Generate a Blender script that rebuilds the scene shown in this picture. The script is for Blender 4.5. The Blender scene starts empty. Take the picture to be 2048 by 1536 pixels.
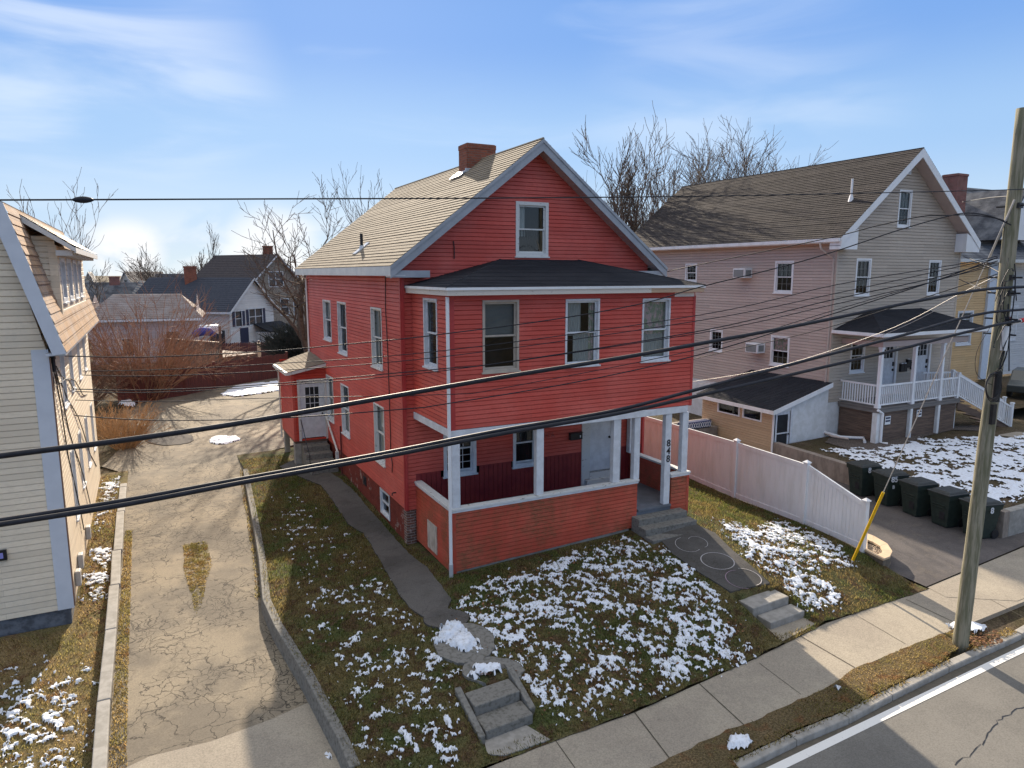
import bpy, math, random
import numpy as np
from mathutils import Vector, Matrix
random.seed(7); np.random.seed(7)
C = bpy.context.scene.collection
S = bpy.context.scene
R = math.radians
# ---------------------------------------------------------------- camera
F0, CX, CY = 1414.0, 1024.0, 768.0
CAM = Vector((-5.645, -17.085, 7.624)); YAW, PITCH = .4729, .1549
FWD = Vector((math.sin(YAW)*math.cos(PITCH), math.cos(YAW)*math.cos(PITCH), -math.sin(PITCH)))
RGT = Vector((math.cos(YAW), -math.sin(YAW), 0)); UPV = RGT.cross(FWD)
cd = bpy.data.cameras.new('camera'); cam = bpy.data.objects.new('camera', cd); C.objects.link(cam)
cam.matrix_world = Matrix(((RGT.x, UPV.x, -FWD.x, CAM.x), (RGT.y, UPV.y, -FWD.y, CAM.y), (RGT.z, UPV.z, -FWD.z, CAM.z), (0, 0, 0, 1)))
cd.sensor_width = 36; cd.lens = F0/2048*36; cd.clip_end = 6000; cd.clip_start = .1
S.camera = cam
# ---------------------------------------------------------------- world, sun
SAZ, SEL = R(14.0), R(23.5)
w = bpy.data.worlds.new('World'); S.world = w; w.use_nodes = True
nt = w.node_tree; nt.nodes.clear()
sky = nt.nodes.new('ShaderNodeTexSky'); sky.sky_type = 'NISHITA'; sky.sun_disc = False
sky.sun_elevation = SEL; sky.sun_rotation = SAZ; sky.air_density = 1.0; sky.dust_density = .25; sky.ozone_density = 2.2
bg = nt.nodes.new('ShaderNodeBackground'); 
out = nt.nodes.new('ShaderNodeOutputWorld')
tc = nt.nodes.new('ShaderNodeTexCoord')
def cloud(scale, stretch, lo, hi, zc, zw, seed, detail=6):
    mp = nt.nodes.new('ShaderNodeMapping'); mp.inputs['Scale'].default_value = stretch; mp.inputs['Location'].default_value = (seed, seed*.7, seed*.3)
    nt.links.new(tc.outputs['Generated'], mp.inputs[0])
    n = nt.nodes.new('ShaderNodeTexNoise'); n.inputs['Scale'].default_value = scale; n.inputs['Detail'].default_value = detail; n.inputs['Distortion'].default_value = .6
    nt.links.new(mp.outputs[0], n.inputs[0])
    m = nt.nodes.new('ShaderNodeMapRange'); m.interpolation_type = 'SMOOTHSTEP'; m.inputs[1].default_value = lo; m.inputs[2].default_value = hi
    nt.links.new(n.outputs[0], m.inputs[0])
    sx = nt.nodes.new('ShaderNodeSeparateXYZ'); nt.links.new(tc.outputs['Generated'], sx.inputs[0])
    z = nt.nodes.new('ShaderNodeMapRange'); z.interpolation_type = 'SMOOTHSTEP'
    z.inputs[1].default_value = zc; z.inputs[2].default_value = zc+zw
    nt.links.new(sx.outputs[2], z.inputs[0])
    mu = nt.nodes.new('ShaderNodeMath'); mu.operation = 'MULTIPLY'; nt.links.new(m.outputs[0], mu.inputs[0]); nt.links.new(z.outputs[0], mu.inputs[1])
    return mu
EXPO = 1.2
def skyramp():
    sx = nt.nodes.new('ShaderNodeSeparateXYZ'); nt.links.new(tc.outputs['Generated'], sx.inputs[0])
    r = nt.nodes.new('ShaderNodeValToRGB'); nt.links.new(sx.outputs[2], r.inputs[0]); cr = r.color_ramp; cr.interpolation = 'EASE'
    st = [(0.0, (.62, .76, .93)), (.07, (.53, .71, .94)), (.17, (.38, .60, .93)), (.30, (.21, .42, .87)), (.45, (.16, .34, .78)), (.62, (.85, .92, 1.05)), (1.0, (1.35, 1.33, 1.30))]  # topmost stops made brighter than a real zenith, to fill the shade
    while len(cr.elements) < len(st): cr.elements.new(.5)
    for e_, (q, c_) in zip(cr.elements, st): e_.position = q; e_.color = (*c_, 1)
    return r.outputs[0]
c1 = cloud(3.1, (1.0, .75, 4.6), .53, .80, .10, .1, 2.3, 9)
c2 = cloud(6.5, (1, 1, 2.6), .44, .60, .105, -.07, 4.4, 8)
def near(node, u, v, lo, hi):      # keep a cloud layer near one direction of the sky
    q = FWD*1414.0+RGT*(u-1024)-UPV*(v-768); q.normalize()
    dp_ = nt.nodes.new('ShaderNodeVectorMath'); dp_.operation = 'DOT_PRODUCT'; nt.links.new(tc.outputs['Generated'], dp_.inputs[0]); dp_.inputs[1].default_value = q
    m = nt.nodes.new('ShaderNodeMapRange'); m.interpolation_type = 'SMOOTHSTEP'; m.inputs[1].default_value = lo; m.inputs[2].default_value = hi; nt.links.new(dp_.outputs['Value'], m.inputs[0])
    mu = nt.nodes.new('ShaderNodeMath'); mu.operation = 'MULTIPLY'; nt.links.new(node.outputs[0], mu.inputs[0]); nt.links.new(m.outputs[0], mu.inputs[1]); return mu
def wmix(fac, mul, col, prev):
    x = nt.nodes.new('ShaderNodeMix'); x.data_type = 'RGBA'
    if fac is None: x.inputs[0].default_value = mul
    else:
        m = nt.nodes.new('ShaderNodeMath'); m.operation = 'MULTIPLY'; nt.links.new(fac.outputs[0], m.inputs[0]); m.inputs[1].default_value = mul; nt.links.new(m.outputs[0], x.inputs[0])
    nt.links.new(prev, x.inputs[6])
    if isinstance(col, tuple): x.inputs[7].default_value = col
    else: nt.links.new(col, x.inputs[7])
    return x.outputs[2]
# the Nishita sky (scaled to the strength range) is blended with an elevation gradient, blue low down and brightened overhead as added shadow fill, then clouds
ns = nt.nodes.new('ShaderNodeMix'); ns.data_type = 'RGBA'; ns.blend_type = 'MULTIPLY'; ns.inputs[0].default_value = 1; nt.links.new(sky.outputs[0], ns.inputs[6]); ns.inputs[7].default_value = (.06, .06, .06, 1)
cl = nt.nodes.new('ShaderNodeMix'); cl.data_type = 'RGBA'; cl.blend_type = 'DARKEN'; cl.inputs[0].default_value = 1; nt.links.new(ns.outputs[2], cl.inputs[6]); cl.inputs[7].default_value = (.9, .95, 1.0, 1)
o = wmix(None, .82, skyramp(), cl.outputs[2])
o = wmix(c1, .2, (.80, .88, 1.0, 1), o)
c3 = near(cloud(2.6, (1, .8, 5.5), .36, .66, .07, .1, 9.1, 9), 160, 215, .968, .996)
c4 = near(cloud(9, (1, 1, 1.4), .30, .46, .10, -.06, 1.7, 8), 255, 505, .9987, .99985); c5 = near(cloud(9, (1, 1, 1.4), .30, .46, .13, -.08, 5.2, 8), 545, 500, .9975, .9997)
c6 = near(cloud(3.2, (1, .8, 4.5), .40, .70, .07, .1, 12.4, 9), 1480, 240, .975, .997)
o = wmix(c3, .5, (.84, .91, 1.0, 1), o); o = wmix(c6, .22, (.84, .91, 1.0, 1), o)
o = wmix(c2, .35, (1.0, .99, .98, 1), o); o = wmix(c4, .75, (1.0, .98, .97, 1), o); o = wmix(c5, .7, (1.0, .98, .97, 1), o)
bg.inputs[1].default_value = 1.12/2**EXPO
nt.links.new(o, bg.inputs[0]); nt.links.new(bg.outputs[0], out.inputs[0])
sd = bpy.data.lights.new('sun', 'SUN'); sd.energy = 4.3; sd.angle = R(.55); sd.color = (1, .86, .68)
so = bpy.data.objects.new('sun', sd); C.objects.link(so)
SUNV = Vector((math.sin(SAZ)*math.cos(SEL), math.cos(SAZ)*math.cos(SEL), math.sin(SEL)))
so.rotation_euler = SUNV.to_track_quat('Z', 'Y').to_euler(); so.location = (20, 40, 40)
S.view_settings.view_transform = 'Standard'; S.view_settings.look = 'None'; S.view_settings.exposure = EXPO; S.view_settings.gamma = 1
# ---------------------------------------------------------------- pixel -> world helpers (2048x1536 photo pixels)
def ray(u, v): return FWD*F0 + RGT*(u-CX) - UPV*(v-CY)
def on(ax, val, u, v):
    d = ray(u, v); t = (val-CAM[ax])/d[ax]; return CAM+d*t
def onx(u, v, x): return on(0, x, u, v)
def ony(u, v, y): return on(1, y, u, v)
def onz(u, v, z): return on(2, z, u, v)
def dep(u, v, t): return CAM+ray(u, v)*(t/F0)
def onpl(u, v, A, B):                       # vertical plane through plan points A, B
    n = Vector((-(B[1]-A[1]), B[0]-A[0], 0)); d = ray(u, v); a = Vector((A[0], A[1], 0))
    t = (a-CAM).dot(n)/d.dot(n); return CAM+d*t
def hit(u, v, H):
    z = .3
    for _ in range(12):
        p = onz(u, v, z); z = z*.4+float(H(p.x, p.y))*.6
    return onz(u, v, z)
# ---------------------------------------------------------------- terrain
def piece(y, pts):
    return float(np.interp(y, [p[0] for p in pts], [p[1] for p in pts]))
def Hd(x, y): return piece(y, [(-7.6, -.05), (-7, -.04), (-5.3, .03), (0, .25), (5, .4), (10, .5), (15, .6), (30, .75), (60, .5), (90, -.1), (300, -2)])
LP = [(-3.3, -8, .1), (-3.3, -6.6, .25), (-3.45, -4, .40), (-3.7, -1, .46), (-3.5, 3, .52), (-3.1, 7, .57), (-2.7, 10, .6), (-1.5, 11, .6),
      (0, 0, .55), (0, 7, .70), (0, 11.5, .68), (.3, -2.5, .67), (3, -2.5, .78), (5.3, -2.5, .88), (7.3, -2.5, 1.0), (7.6, 3, 1.0), (8.5, 8, .9), (11, 8, .7), (11, 2, .5),
      (-1.2, -2.5, .62), (-1.3, -5, .5), (1.6, -4.5, .62), (4.2, -4.2, .74), (6, -5.9, .45), (4.5, -6.3, .33), (2, -6.3, .28), (0, -6.4, .34), (0, -7.6, .03), (-1.6, -8, 0),
      (2, -8, -.03), (4.4, -7.6, -.03), (8, -7.2, -.03), (10.95, -.6, .40), (10.95, -3.35, .40), (10.95, -5.3, .25), (9, -3, .62), (9, -5.4, .38), (7.5, -6.9, .06), (10.4, -6.6, 0), (3, 1, .8), (5, 5, .8), (3, 9, .75)]
SW0 = -.05
LPa = np.array(LP)
def _rbf():
    d = np.linalg.norm(LPa[:, None, :2]-LPa[None, :, :2], axis=2)
    A = np.sqrt(d*d+1.2**2); return np.linalg.solve(A+np.eye(len(LPa))*.01, LPa[:, 2]-.4)
LW = _rbf()
def HLa(x, y):
    x = np.asarray(x, float); y = np.asarray(y, float); s = np.full(np.broadcast(x, y).shape, .4)
    for (a, b, c), wt in zip(LP, LW): s = s+wt*np.sqrt((x-a)**2+(y-b)**2+1.44)
    return s
_HLraw = HLa
def HLa(x, y):
    s = np.maximum(_HLraw(x, y), SW0+.012); x = np.asarray(x, float); y = np.asarray(y, float)
    def low(s, x0, x1, y0, y1, z): return np.where((x > x0) & (x < x1) & (y > y0) & (y < y1), np.minimum(s, z), s)
    s = low(s, 5.70, 7.02, -7.9, -6.02, SW0+.015); s = low(s, -1.28, -.17, -8.3, -6.48, SW0+.015); return s
def HL(x, y): return float(HLa(x, y))
def HB(x, y): return .93+.0*x+(.0 if y > -1 else (y+1)*.035)
# value noise (numpy)
def vnoise(x, y, seed=0):
    xi = np.floor(x).astype(np.int64); yi = np.floor(y).astype(np.int64); fx = x-xi; fy = y-yi
    fx = fx*fx*(3-2*fx); fy = fy*fy*(3-2*fy)
    def h(a, b):
        n = (a*374761393+b*668265263+seed*1442695041) & 0x7fffffff
        n = ((n ^ (n >> 13))*1274126177) & 0x7fffffff
        return ((n ^ (n >> 16)) & 0xffff)/65535.0
    return (h(xi, yi)*(1-fx)+h(xi+1, yi)*fx)*(1-fy)+(h(xi, yi+1)*(1-fx)+h(xi+1, yi+1)*fx)*fy
def fbm(x, y, s, o=4, seed=0):
    r = 0; a = .5; t = 0
    for i in range(o):
        r = r+a*vnoise(x*s, y*s, seed+i*17); t += a; a *= .55; s *= 2.1
    return r/t
# ---------------------------------------------------------------- materials
MATS = {}
def newmat(name):
    m = bpy.data.materials.new(name); m.use_nodes = True; MATS[name] = m
    n = m.node_tree; b = n.nodes['Principled BSDF']; return m, n, b
def L(n, a, b): n.links.new(a, b)
def nd(n, t, **k):
    x = n.nodes.new(t)
    for a, b in k.items(): setattr(x, a, b)
    return x
def noise(n, scale, detail=4, coord='Object', stretch=(1, 1, 1), rough=.6, dist=0):
    t = nd(n, 'ShaderNodeTexCoord'); mp = nd(n, 'ShaderNodeMapping'); mp.inputs['Scale'].default_value = stretch
    L(n, t.outputs[coord], mp.inputs[0]); x = nd(n, 'ShaderNodeTexNoise'); x.inputs['Scale'].default_value = scale; x.inputs['Detail'].default_value = detail
    x.inputs['Roughness'].default_value = rough; x.inputs['Distortion'].default_value = dist; L(n, mp.outputs[0], x.inputs[0]); return x.outputs[0]
def ramp(n, fac, lo, hi):
    m = nd(n, 'ShaderNodeMapRange'); m.interpolation_type = 'SMOOTHSTEP'; m.inputs[1].default_value = lo; m.inputs[2].default_value = hi; L(n, fac, m.inputs[0]); return m.outputs[0]
def mixc(n, fac, a, b, mode='MIX'):
    x = nd(n, 'ShaderNodeMix', data_type='RGBA', blend_type=mode)
    for s, v in ((0, fac), (6, a), (7, b)):
        if isinstance(v, (int, float)): x.inputs[s].default_value = v
        elif isinstance(v, tuple): x.inputs[s].default_value = (*v[:3], 1)
        else: L(n, v, x.inputs[s])
    return x.outputs[2]
def math_(n, op, a, b=0.0):
    x = nd(n, 'ShaderNodeMath', operation=op)
    for s, v in ((0, a), (1, b)):
        if isinstance(v, (int, float)): x.inputs[s].default_value = v
        else: L(n, v, x.inputs[s])
    return x.outputs[0]
def bump(n, b, h, dist=.01, strength=.6):
    x = nd(n, 'ShaderNodeBump'); x.inputs['Strength'].default_value = strength; x.inputs['Distance'].default_value = dist; L(n, h, x.inputs['Height']); L(n, x.outputs[0], b.inputs['Normal'])
def plain(name, col, col2=None, scale=6, rough=.6, bmp=.0, bs=40, lo=.35, hi=.65, stretch=(1, 1, 1), metal=0, spec=.3):
    m, n, b = newmat(name); b.inputs['Roughness'].default_value = rough; b.inputs['Metallic'].default_value = metal; b.inputs['Specular IOR Level'].default_value = spec
    c2 = col2 or tuple(c*.8 for c in col)
    a = ramp(n, noise(n, scale, 5, stretch=stretch), lo, hi); L(n, mixc(n, a, col, c2), b.inputs['Base Color'])
    if bmp: bump(n, b, noise(n, bs, 3, stretch=stretch), bmp)
    return m
def siding(name, col, fade, dirt=None, dirtamt=0.0, rough=.5, dlo=.5, dhi=.72, rh=.104, z0=.9):
    m, n, b = newmat(name); b.inputs['Roughness'].default_value = rough; b.inputs['Specular IOR Level'].default_value = .3
    c = mixc(n, ramp(n, noise(n, .9, 4), .3, .75), col, fade)
    t = nd(n, 'ShaderNodeTexCoord'); s1 = nd(n, 'ShaderNodeSeparateXYZ'); L(n, t.outputs['UV'], s1.inputs[0]); s2 = nd(n, 'ShaderNodeSeparateXYZ'); L(n, t.outputs['Object'], s2.inputs[0])
    cb = nd(n, 'ShaderNodeCombineXYZ'); L(n, s1.outputs[0], cb.inputs[0]); L(n, math_(n, 'ADD', s2.outputs[2], -z0+50*rh), cb.inputs[1])
    k = nd(n, 'ShaderNodeTexBrick'); k.inputs['Scale'].default_value = 1; k.offset = .37; k.inputs['Brick Width'].default_value = 3.7; k.inputs['Row Height'].default_value = rh; k.inputs['Mortar Size'].default_value = .0035; k.inputs['Bias'].default_value = 0
    k.inputs['Color1'].default_value = (.88, .88, .88, 1); k.inputs['Color2'].default_value = (1.07, 1.07, 1.07, 1); k.inputs['Mortar'].default_value = (.70, .68, .66, 1); L(n, cb.outputs[0], k.inputs['Vector'])
    c = mixc(n, 1.0, c, k.outputs[0], 'MULTIPLY')
    c = mixc(n, math_(n, 'MULTIPLY', ramp(n, noise(n, 2.0, 6, stretch=(1, 1, .25), rough=.7), .5, .8), .35), c, tuple(x*.72+.03 for x in col))
    c = mixc(n, ramp(n, noise(n, 9, 4, stretch=(1, 1, 6)), .45, .8), c, tuple(x*.86 for x in col))
    if dirt:
        dn = math_(n, 'MULTIPLY', ramp(n, noise(n, 1.5, 6, stretch=(1, 1, .7), rough=.7), dlo, dhi), ramp(n, noise(n, 30, 5, stretch=(.35, .35, 1), rough=.75), .3, .65))
        c = mixc(n, math_(n, 'MULTIPLY', dn, dirtamt), c, dirt)
    L(n, c, b.inputs['Base Color']); bump(n, b, noise(n, 60, 3, stretch=(.3, .3, 4)), .0015, .5); return m
def shingle(name, c1, c2, c3, bw=.30, rh=.14, mortar=.012, offs=.5, patch=(.5, .5, .5), pamt=.3):
    m, n, b = newmat(name); b.inputs['Roughness'].default_value = .92; b.inputs['Specular IOR Level'].default_value = .15
    t = nd(n, 'ShaderNodeTexCoord'); k = nd(n, 'ShaderNodeTexBrick'); k.inputs['Scale'].default_value = 1; k.offset = offs
    k.inputs['Brick Width'].default_value = bw; k.inputs['Row Height'].default_value = rh; k.inputs['Mortar Size'].default_value = mortar*.5; k.inputs['Mortar Smooth'].default_value = .1; k.inputs['Bias'].default_value = -.1
    k.inputs['Color1'].default_value = (*c1, 1); k.inputs['Color2'].default_value = (*c2, 1); k.inputs['Mortar'].default_value = (*c3, 1); L(n, t.outputs['UV'], k.inputs['Vector'])
    c = mixc(n, ramp(n, noise(n, 1.1, 5), .35, .7), k.outputs[0], mixc(n, pamt, k.outputs[0], patch))
    c = mixc(n, math_(n, 'MULTIPLY', ramp(n, noise(n, 130, 2), .35, .7), .45), c, mixc(n, 1.0, c, (.45, .45, .45), 'MULTIPLY'))
    L(n, c, b.inputs['Base Color']); bump(n, b, noise(n, 160, 2), .004, .6); return m
def brick(name, c1, c2, mort, bw=.21, rh=.072, ms=.01, wear=None, wamt=0.0, dark=None):
    m, n, b = newmat(name); b.inputs['Roughness'].default_value = .85; b.inputs['Specular IOR Level'].default_value = .2
    t = nd(n, 'ShaderNodeTexCoord'); k = nd(n, 'ShaderNodeTexBrick'); k.inputs['Scale'].default_value = 1
    k.inputs['Brick Width'].default_value = bw; k.inputs['Row Height'].default_value = rh; k.inputs['Mortar Size'].default_value = ms*.6
    k.inputs['Color1'].default_value = (*c1, 1); k.inputs['Color2'].default_value = (*c2, 1); k.inputs['Mortar'].default_value = (*mort, 1); L(n, t.outputs['UV'], k.inputs['Vector'])
    c = k.outputs[0]
    if wear: c = mixc(n, math_(n, 'MULTIPLY', ramp(n, noise(n, 2.4, 7, rough=.75), .56, .64), wamt), c, wear)
    c = mixc(n, ramp(n, noise(n, 3, 4), .45, .8), c, mixc(n, 1.0, c, (.6, .6, .6), 'MULTIPLY'))
    L(n, c, b.inputs['Base Color']); bump(n, b, k.outputs[1], -.006, .8); return m
RED = siding('red_siding', (.54, .078, .056), (.61, .13, .10))
REDW = siding('weathered_red_siding', (.45, .066, .038), (.53, .115, .070), (.12, .07, .03), .9, dlo=.36, dhi=.66, rh=.1, z0=1.6)
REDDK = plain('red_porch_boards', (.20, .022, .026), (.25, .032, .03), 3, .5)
REDB = brick('red_painted_brick', (.17, .035, .026), (.21, .045, .03), (.13, .028, .02), wear=(.42, .36, .32), wamt=.75)
REDTRIM = plain('red_trim', (.40, .045, .042), (.46, .06, .055), 2, .4)
WHITE = plain('white_paint', (.66, .68, .71), (.56, .575, .60), 5, .45)
WHITEW = plain('weathered_white_paint', (.62, .62, .60), (.24, .21, .18), 7, .6, lo=.58, hi=.72, stretch=(1, 1, 3))
VINYL = plain('white_vinyl', (.76, .765, .775), (.66, .66, .65), 1.6, .35, lo=.4, hi=.75, stretch=(1, 2.5, .5))
ALUM = plain('dented_aluminium_trim', (.60, .61, .61), (.50, .52, .54), 2.5, .32, .006, 3, metal=.25)
ALUMG = plain('grey_rake_trim', (.36, .38, .41), (.30, .32, .35), 3, .35, .003, 5)
PEEL = plain('peeling_fascia_board', (.62, .56, .49), (.20, .15, .11), 16, .7, lo=.66, hi=.70, stretch=(.5, .5, 1.6))
RAWWOOD = plain('raw_wood', (.52, .36, .24), (.42, .29, .2), 10, .7, stretch=(.2, .2, 3))
SOFFIT = plain('vinyl_soffit', (.50, .40, .36), (.45, .36, .33), 2, .5)
TAN = shingle('tan_shingles', (.32, .265, .195), (.225, .187, .14), (.08, .065, .05), .32, .145, patch=(.23, .19, .14), pamt=.6)
DARK = shingle('charcoal_shingles', (.030, .032, .040), (.020, .022, .028), (.012, .012, .015), .33, .14, patch=(.05, .05, .055))
BROWNR = shingle('brown_architectural_shingles', (.074, .063, .060), (.038, .033, .032), (.014, .012, .012), .24, .14, .02, .37, (.065, .057, .055), .5)
GREYR = shingle('grey_shingles', (.10, .105, .12), (.075, .08, .09), (.04, .04, .05), .33, .15)
LHROOF = shingle('light_brown_shingles', (.48, .315, .19), (.37, .24, .15), (.13, .09, .06), .3, .15)
PINKR = shingle('weathered_pink_shingles', (.30, .235, .205), (.24, .19, .17), (.12, .1, .09), .3, .16)
BRICK = brick('chimney_brick', (.30, .095, .055), (.20, .07, .045), (.20, .15, .12), dark=1)
BRICKO = brick('old_chimney_brick', (.28, .10, .08), (.22, .09, .07), (.30, .26, .24))
BEIGE = siding('beige_siding', (.46, .385, .31), (.51, .43, .35), rh=.128, z0=1.42)
PINKB = siding('pinkish_beige_siding', (.49, .395, .34), (.54, .44, .38), rh=.128, z0=1.42)
CREAM = siding('cream_siding', (.76, .64, .48), (.80, .69, .53), (.45, .42, .36), .35, rh=.13, z0=.32)
TANS = siding('tan_siding', (.50, .36, .225), (.56, .41, .26))
ORNG = siding('ochre_siding', (.62, .40, .19), (.66, .45, .23), rh=.15, z0=0)
WSID = siding('white_siding', (.72, .70, .67), (.66, .65, .63))
PSID = siding('pale_pink_siding', (.50, .40, .38), (.56, .46, .44))
GSID = siding('pale_grey_siding', (.55, .55, .55), (.6, .6, .6))
STUCC = plain('stone_stucco', (.33, .29, .24), (.24, .21, .18), 8, .9, .02, 20)
CONC = plain('concrete', (.34, .32, .29), (.25, .235, .21), 5, .85, .004, 60)
CONCD = plain('dark_mossy_concrete', (.20, .19, .17), (.11, .105, .09), 14, .9, .006, 40, .42, .7)
CONCW = plain('white_painted_concrete', (.72, .72, .72), (.62, .62, .60), 4, .6)
RETW = plain('retaining_wall_concrete', (.30, .25, .21), (.20, .165, .135), 4, .9, .006, 30, stretch=(1, 1, .4))
STONE = plain('rubble_stone', (.16, .17, .19), (.08, .085, .095), 6, .9, .04, 7)
PLANK = plain('brown_plank', (.17, .115, .085), (.10, .07, .055), 5, .8, .004, 30, stretch=(.3, .3, 4))
DECK = plain('weathered_deck', (.20, .18, .165), (.15, .135, .125), 6, .8, stretch=(.3, .3, 3))
FLOORG = plain('grey_porch_floor', (.16, .175, .20), (.12, .135, .155), 4, .4)
FENRED = plain('red_brown_fence', (.135, .045, .035), (.09, .035, .03), 5, .85, stretch=(3, 3, .5))
POLE = plain('weathered_pole_wood', (.30, .27, .20), (.15, .145, .09), 5, .9, .01, 26, .35, .65, stretch=(4, 4, .35))
GALV = plain('galvanised_steel', (.55, .52, .49), (.45, .43, .4), 20, .5, metal=.2)
BLACK = plain('black_rubber', (.010, .011, .016), (.018, .019, .026), 12, .55, spec=.3)
BLKM = plain('black_metal', (.015, .015, .017), (.025, .025, .028), 10, .4)
YEL = plain('yellow_plastic', (.80, .48, .012), (.72, .42, .01), 6, .35)
CART = plain('dark_green_plastic', (.028, .040, .032), (.020, .030, .025), 7, .5)
CARTL = plain('cart_lid_plastic', (.045, .048, .046), (.033, .036, .034), 9, .5)
BARK = plain('grey_bark', (.13, .10, .08), (.085, .065, .052), 6, .9, .01, 30)
BARK2 = plain('brown_twigs', (.20, .12, .085), (.13, .08, .055), 3, .9)
TWIGR = plain('reddish_twigs', (.32, .175, .105), (.22, .12, .075), 2.2, .85)
WEED = plain('orange_dry_weed', (.42, .25, .12), (.28, .17, .09), 3, .9)
LEAF = plain('dead_leaf', (.26, .13, .06), (.14, .07, .04), 8, .9)
HEDGE = plain('dark_evergreen', (.022, .028, .022), (.035, .035, .03), 5, .9)
CHALK = plain('chalk', (.52, .50, .50), (.30, .28, .28), 60, .95, lo=.3, hi=.7)
CHALKP = plain('pink_chalk', (.42, .28, .36), (.22, .17, .2), 60, .95)
CURT = plain('curtain_cloth', (.60, .60, .57), (.40, .40, .39), 14, .9, stretch=(9, 9, .3))
CURTP = plain('pink_patterned_curtain', (.80, .58, .58), (.42, .46, .34), 7, .9, lo=.42, hi=.55)
BLIND = plain('roller_blind', (.23, .245, .24), (.20, .21, .21), 3, .8)
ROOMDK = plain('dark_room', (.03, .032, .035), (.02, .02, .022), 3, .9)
GRAVEL = plain('gravel', (.16, .13, .11), (.05, .04, .035), 30, .95, .02, 40, .4, .6)
CAPST = plain('buff_capstone', (.62, .47, .31), (.55, .41, .27), 4, .8)
CARP = plain('dark_grey_car_paint', (.05, .06, .06), (.05, .055, .055), 2, .25, spec=.6)
REDPL = plain('red_plastic', (.6, .03, .03), (.5, .03, .03), 2, .4)
BLUEC = plain('blue_cloth', (.06, .08, .33), (.05, .06, .25), 6, .8)
SIGNK = plain('sign_print', (.03, .04, .09), (.03, .04, .08), 2, .5)
def glassmat(name='window_glass', dark=.0, gl=.16):
    m, n, b = newmat(name); n.nodes.remove(b); o_ = n.nodes['Material Output']
    t = nd(n, 'ShaderNodeBsdfTransparent'); t.inputs[0].default_value = (.72, .76, .76, 1)
    g = nd(n, 'ShaderNodeBsdfGlossy'); g.inputs['Roughness'].default_value = .03; g.inputs[0].default_value = (.9, .95, 1, 1)
    f = nd(n, 'ShaderNodeFresnel'); f.inputs[0].default_value = 1.5
    a = math_(n, 'ADD', math_(n, 'MULTIPLY', f.outputs[0], .45), gl*.2); x = nd(n, 'ShaderNodeMixShader'); L(n, a, x.inputs[0]); L(n, t.outputs[0], x.inputs[1]); L(n, g.outputs[0], x.inputs[2]); L(n, x.outputs[0], o_.inputs[0]); return m
GLASS = glassmat()
def groundmat(name, cols, patches=True):
    m, n, b = newmat(name); b.inputs['Roughness'].default_value = .95; b.inputs['Specular IOR Level'].default_value = .1
    straw, olive, brown = cols
    c = mixc(n, ramp(n, noise(n, .9, 4), .38, .62), straw, olive); c = mixc(n, ramp(n, noise(n, 3.2, 5), .5, .68), c, brown)
    c = mixc(n, ramp(n, noise(n, 26, 5, rough=.8), .38, .62), mixc(n, 1.0, c, (.38, .38, .34), 'MULTIPLY'), c)
    if 'blades' in name:
        g_ = nd(n, 'ShaderNodeNewGeometry'); c = mixc(n, 1.0, c, mixc(n, g_.outputs['Random Per Island'], (.35, .33, .28), (1.55, 1.5, 1.35)), 'MULTIPLY')
        o_ = n.nodes['Material Output']; df = nd(n, 'ShaderNodeBsdfDiffuse'); tl = nd(n, 'ShaderNodeBsdfTranslucent'); L(n, c, df.inputs[0]); L(n, c, tl.inputs[0]); mx = nd(n, 'ShaderNodeMixShader'); mx.inputs[0].default_value = .5; L(n, df.outputs[0], mx.inputs[1]); L(n, tl.outputs[0], mx.inputs[2]); L(n, mx.outputs[0], o_.inputs[0]); return m
    L(n, c, b.inputs['Base Color']); bump(n, b, noise(n, 50, 4), .03, .9); return m
TURF = groundmat('turf', ((.24, .18, .08), (.14, .14, .05), (.16, .10, .055)))
BLADE = groundmat('grass_blades', ((.36, .29, .13), (.19, .23, .075), (.26, .19, .09)))
DRYG = groundmat('dry_grass', ((.30, .215, .11), (.21, .175, .08), (.20, .125, .07)))
DRYB = groundmat('dry_grass_blades', ((.58, .44, .21), (.38, .34, .13), (.42, .25, .12)))
EARTH = groundmat('bare_earth', ((.16, .12, .08), (.11, .09, .05), (.09, .065, .045)))
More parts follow.
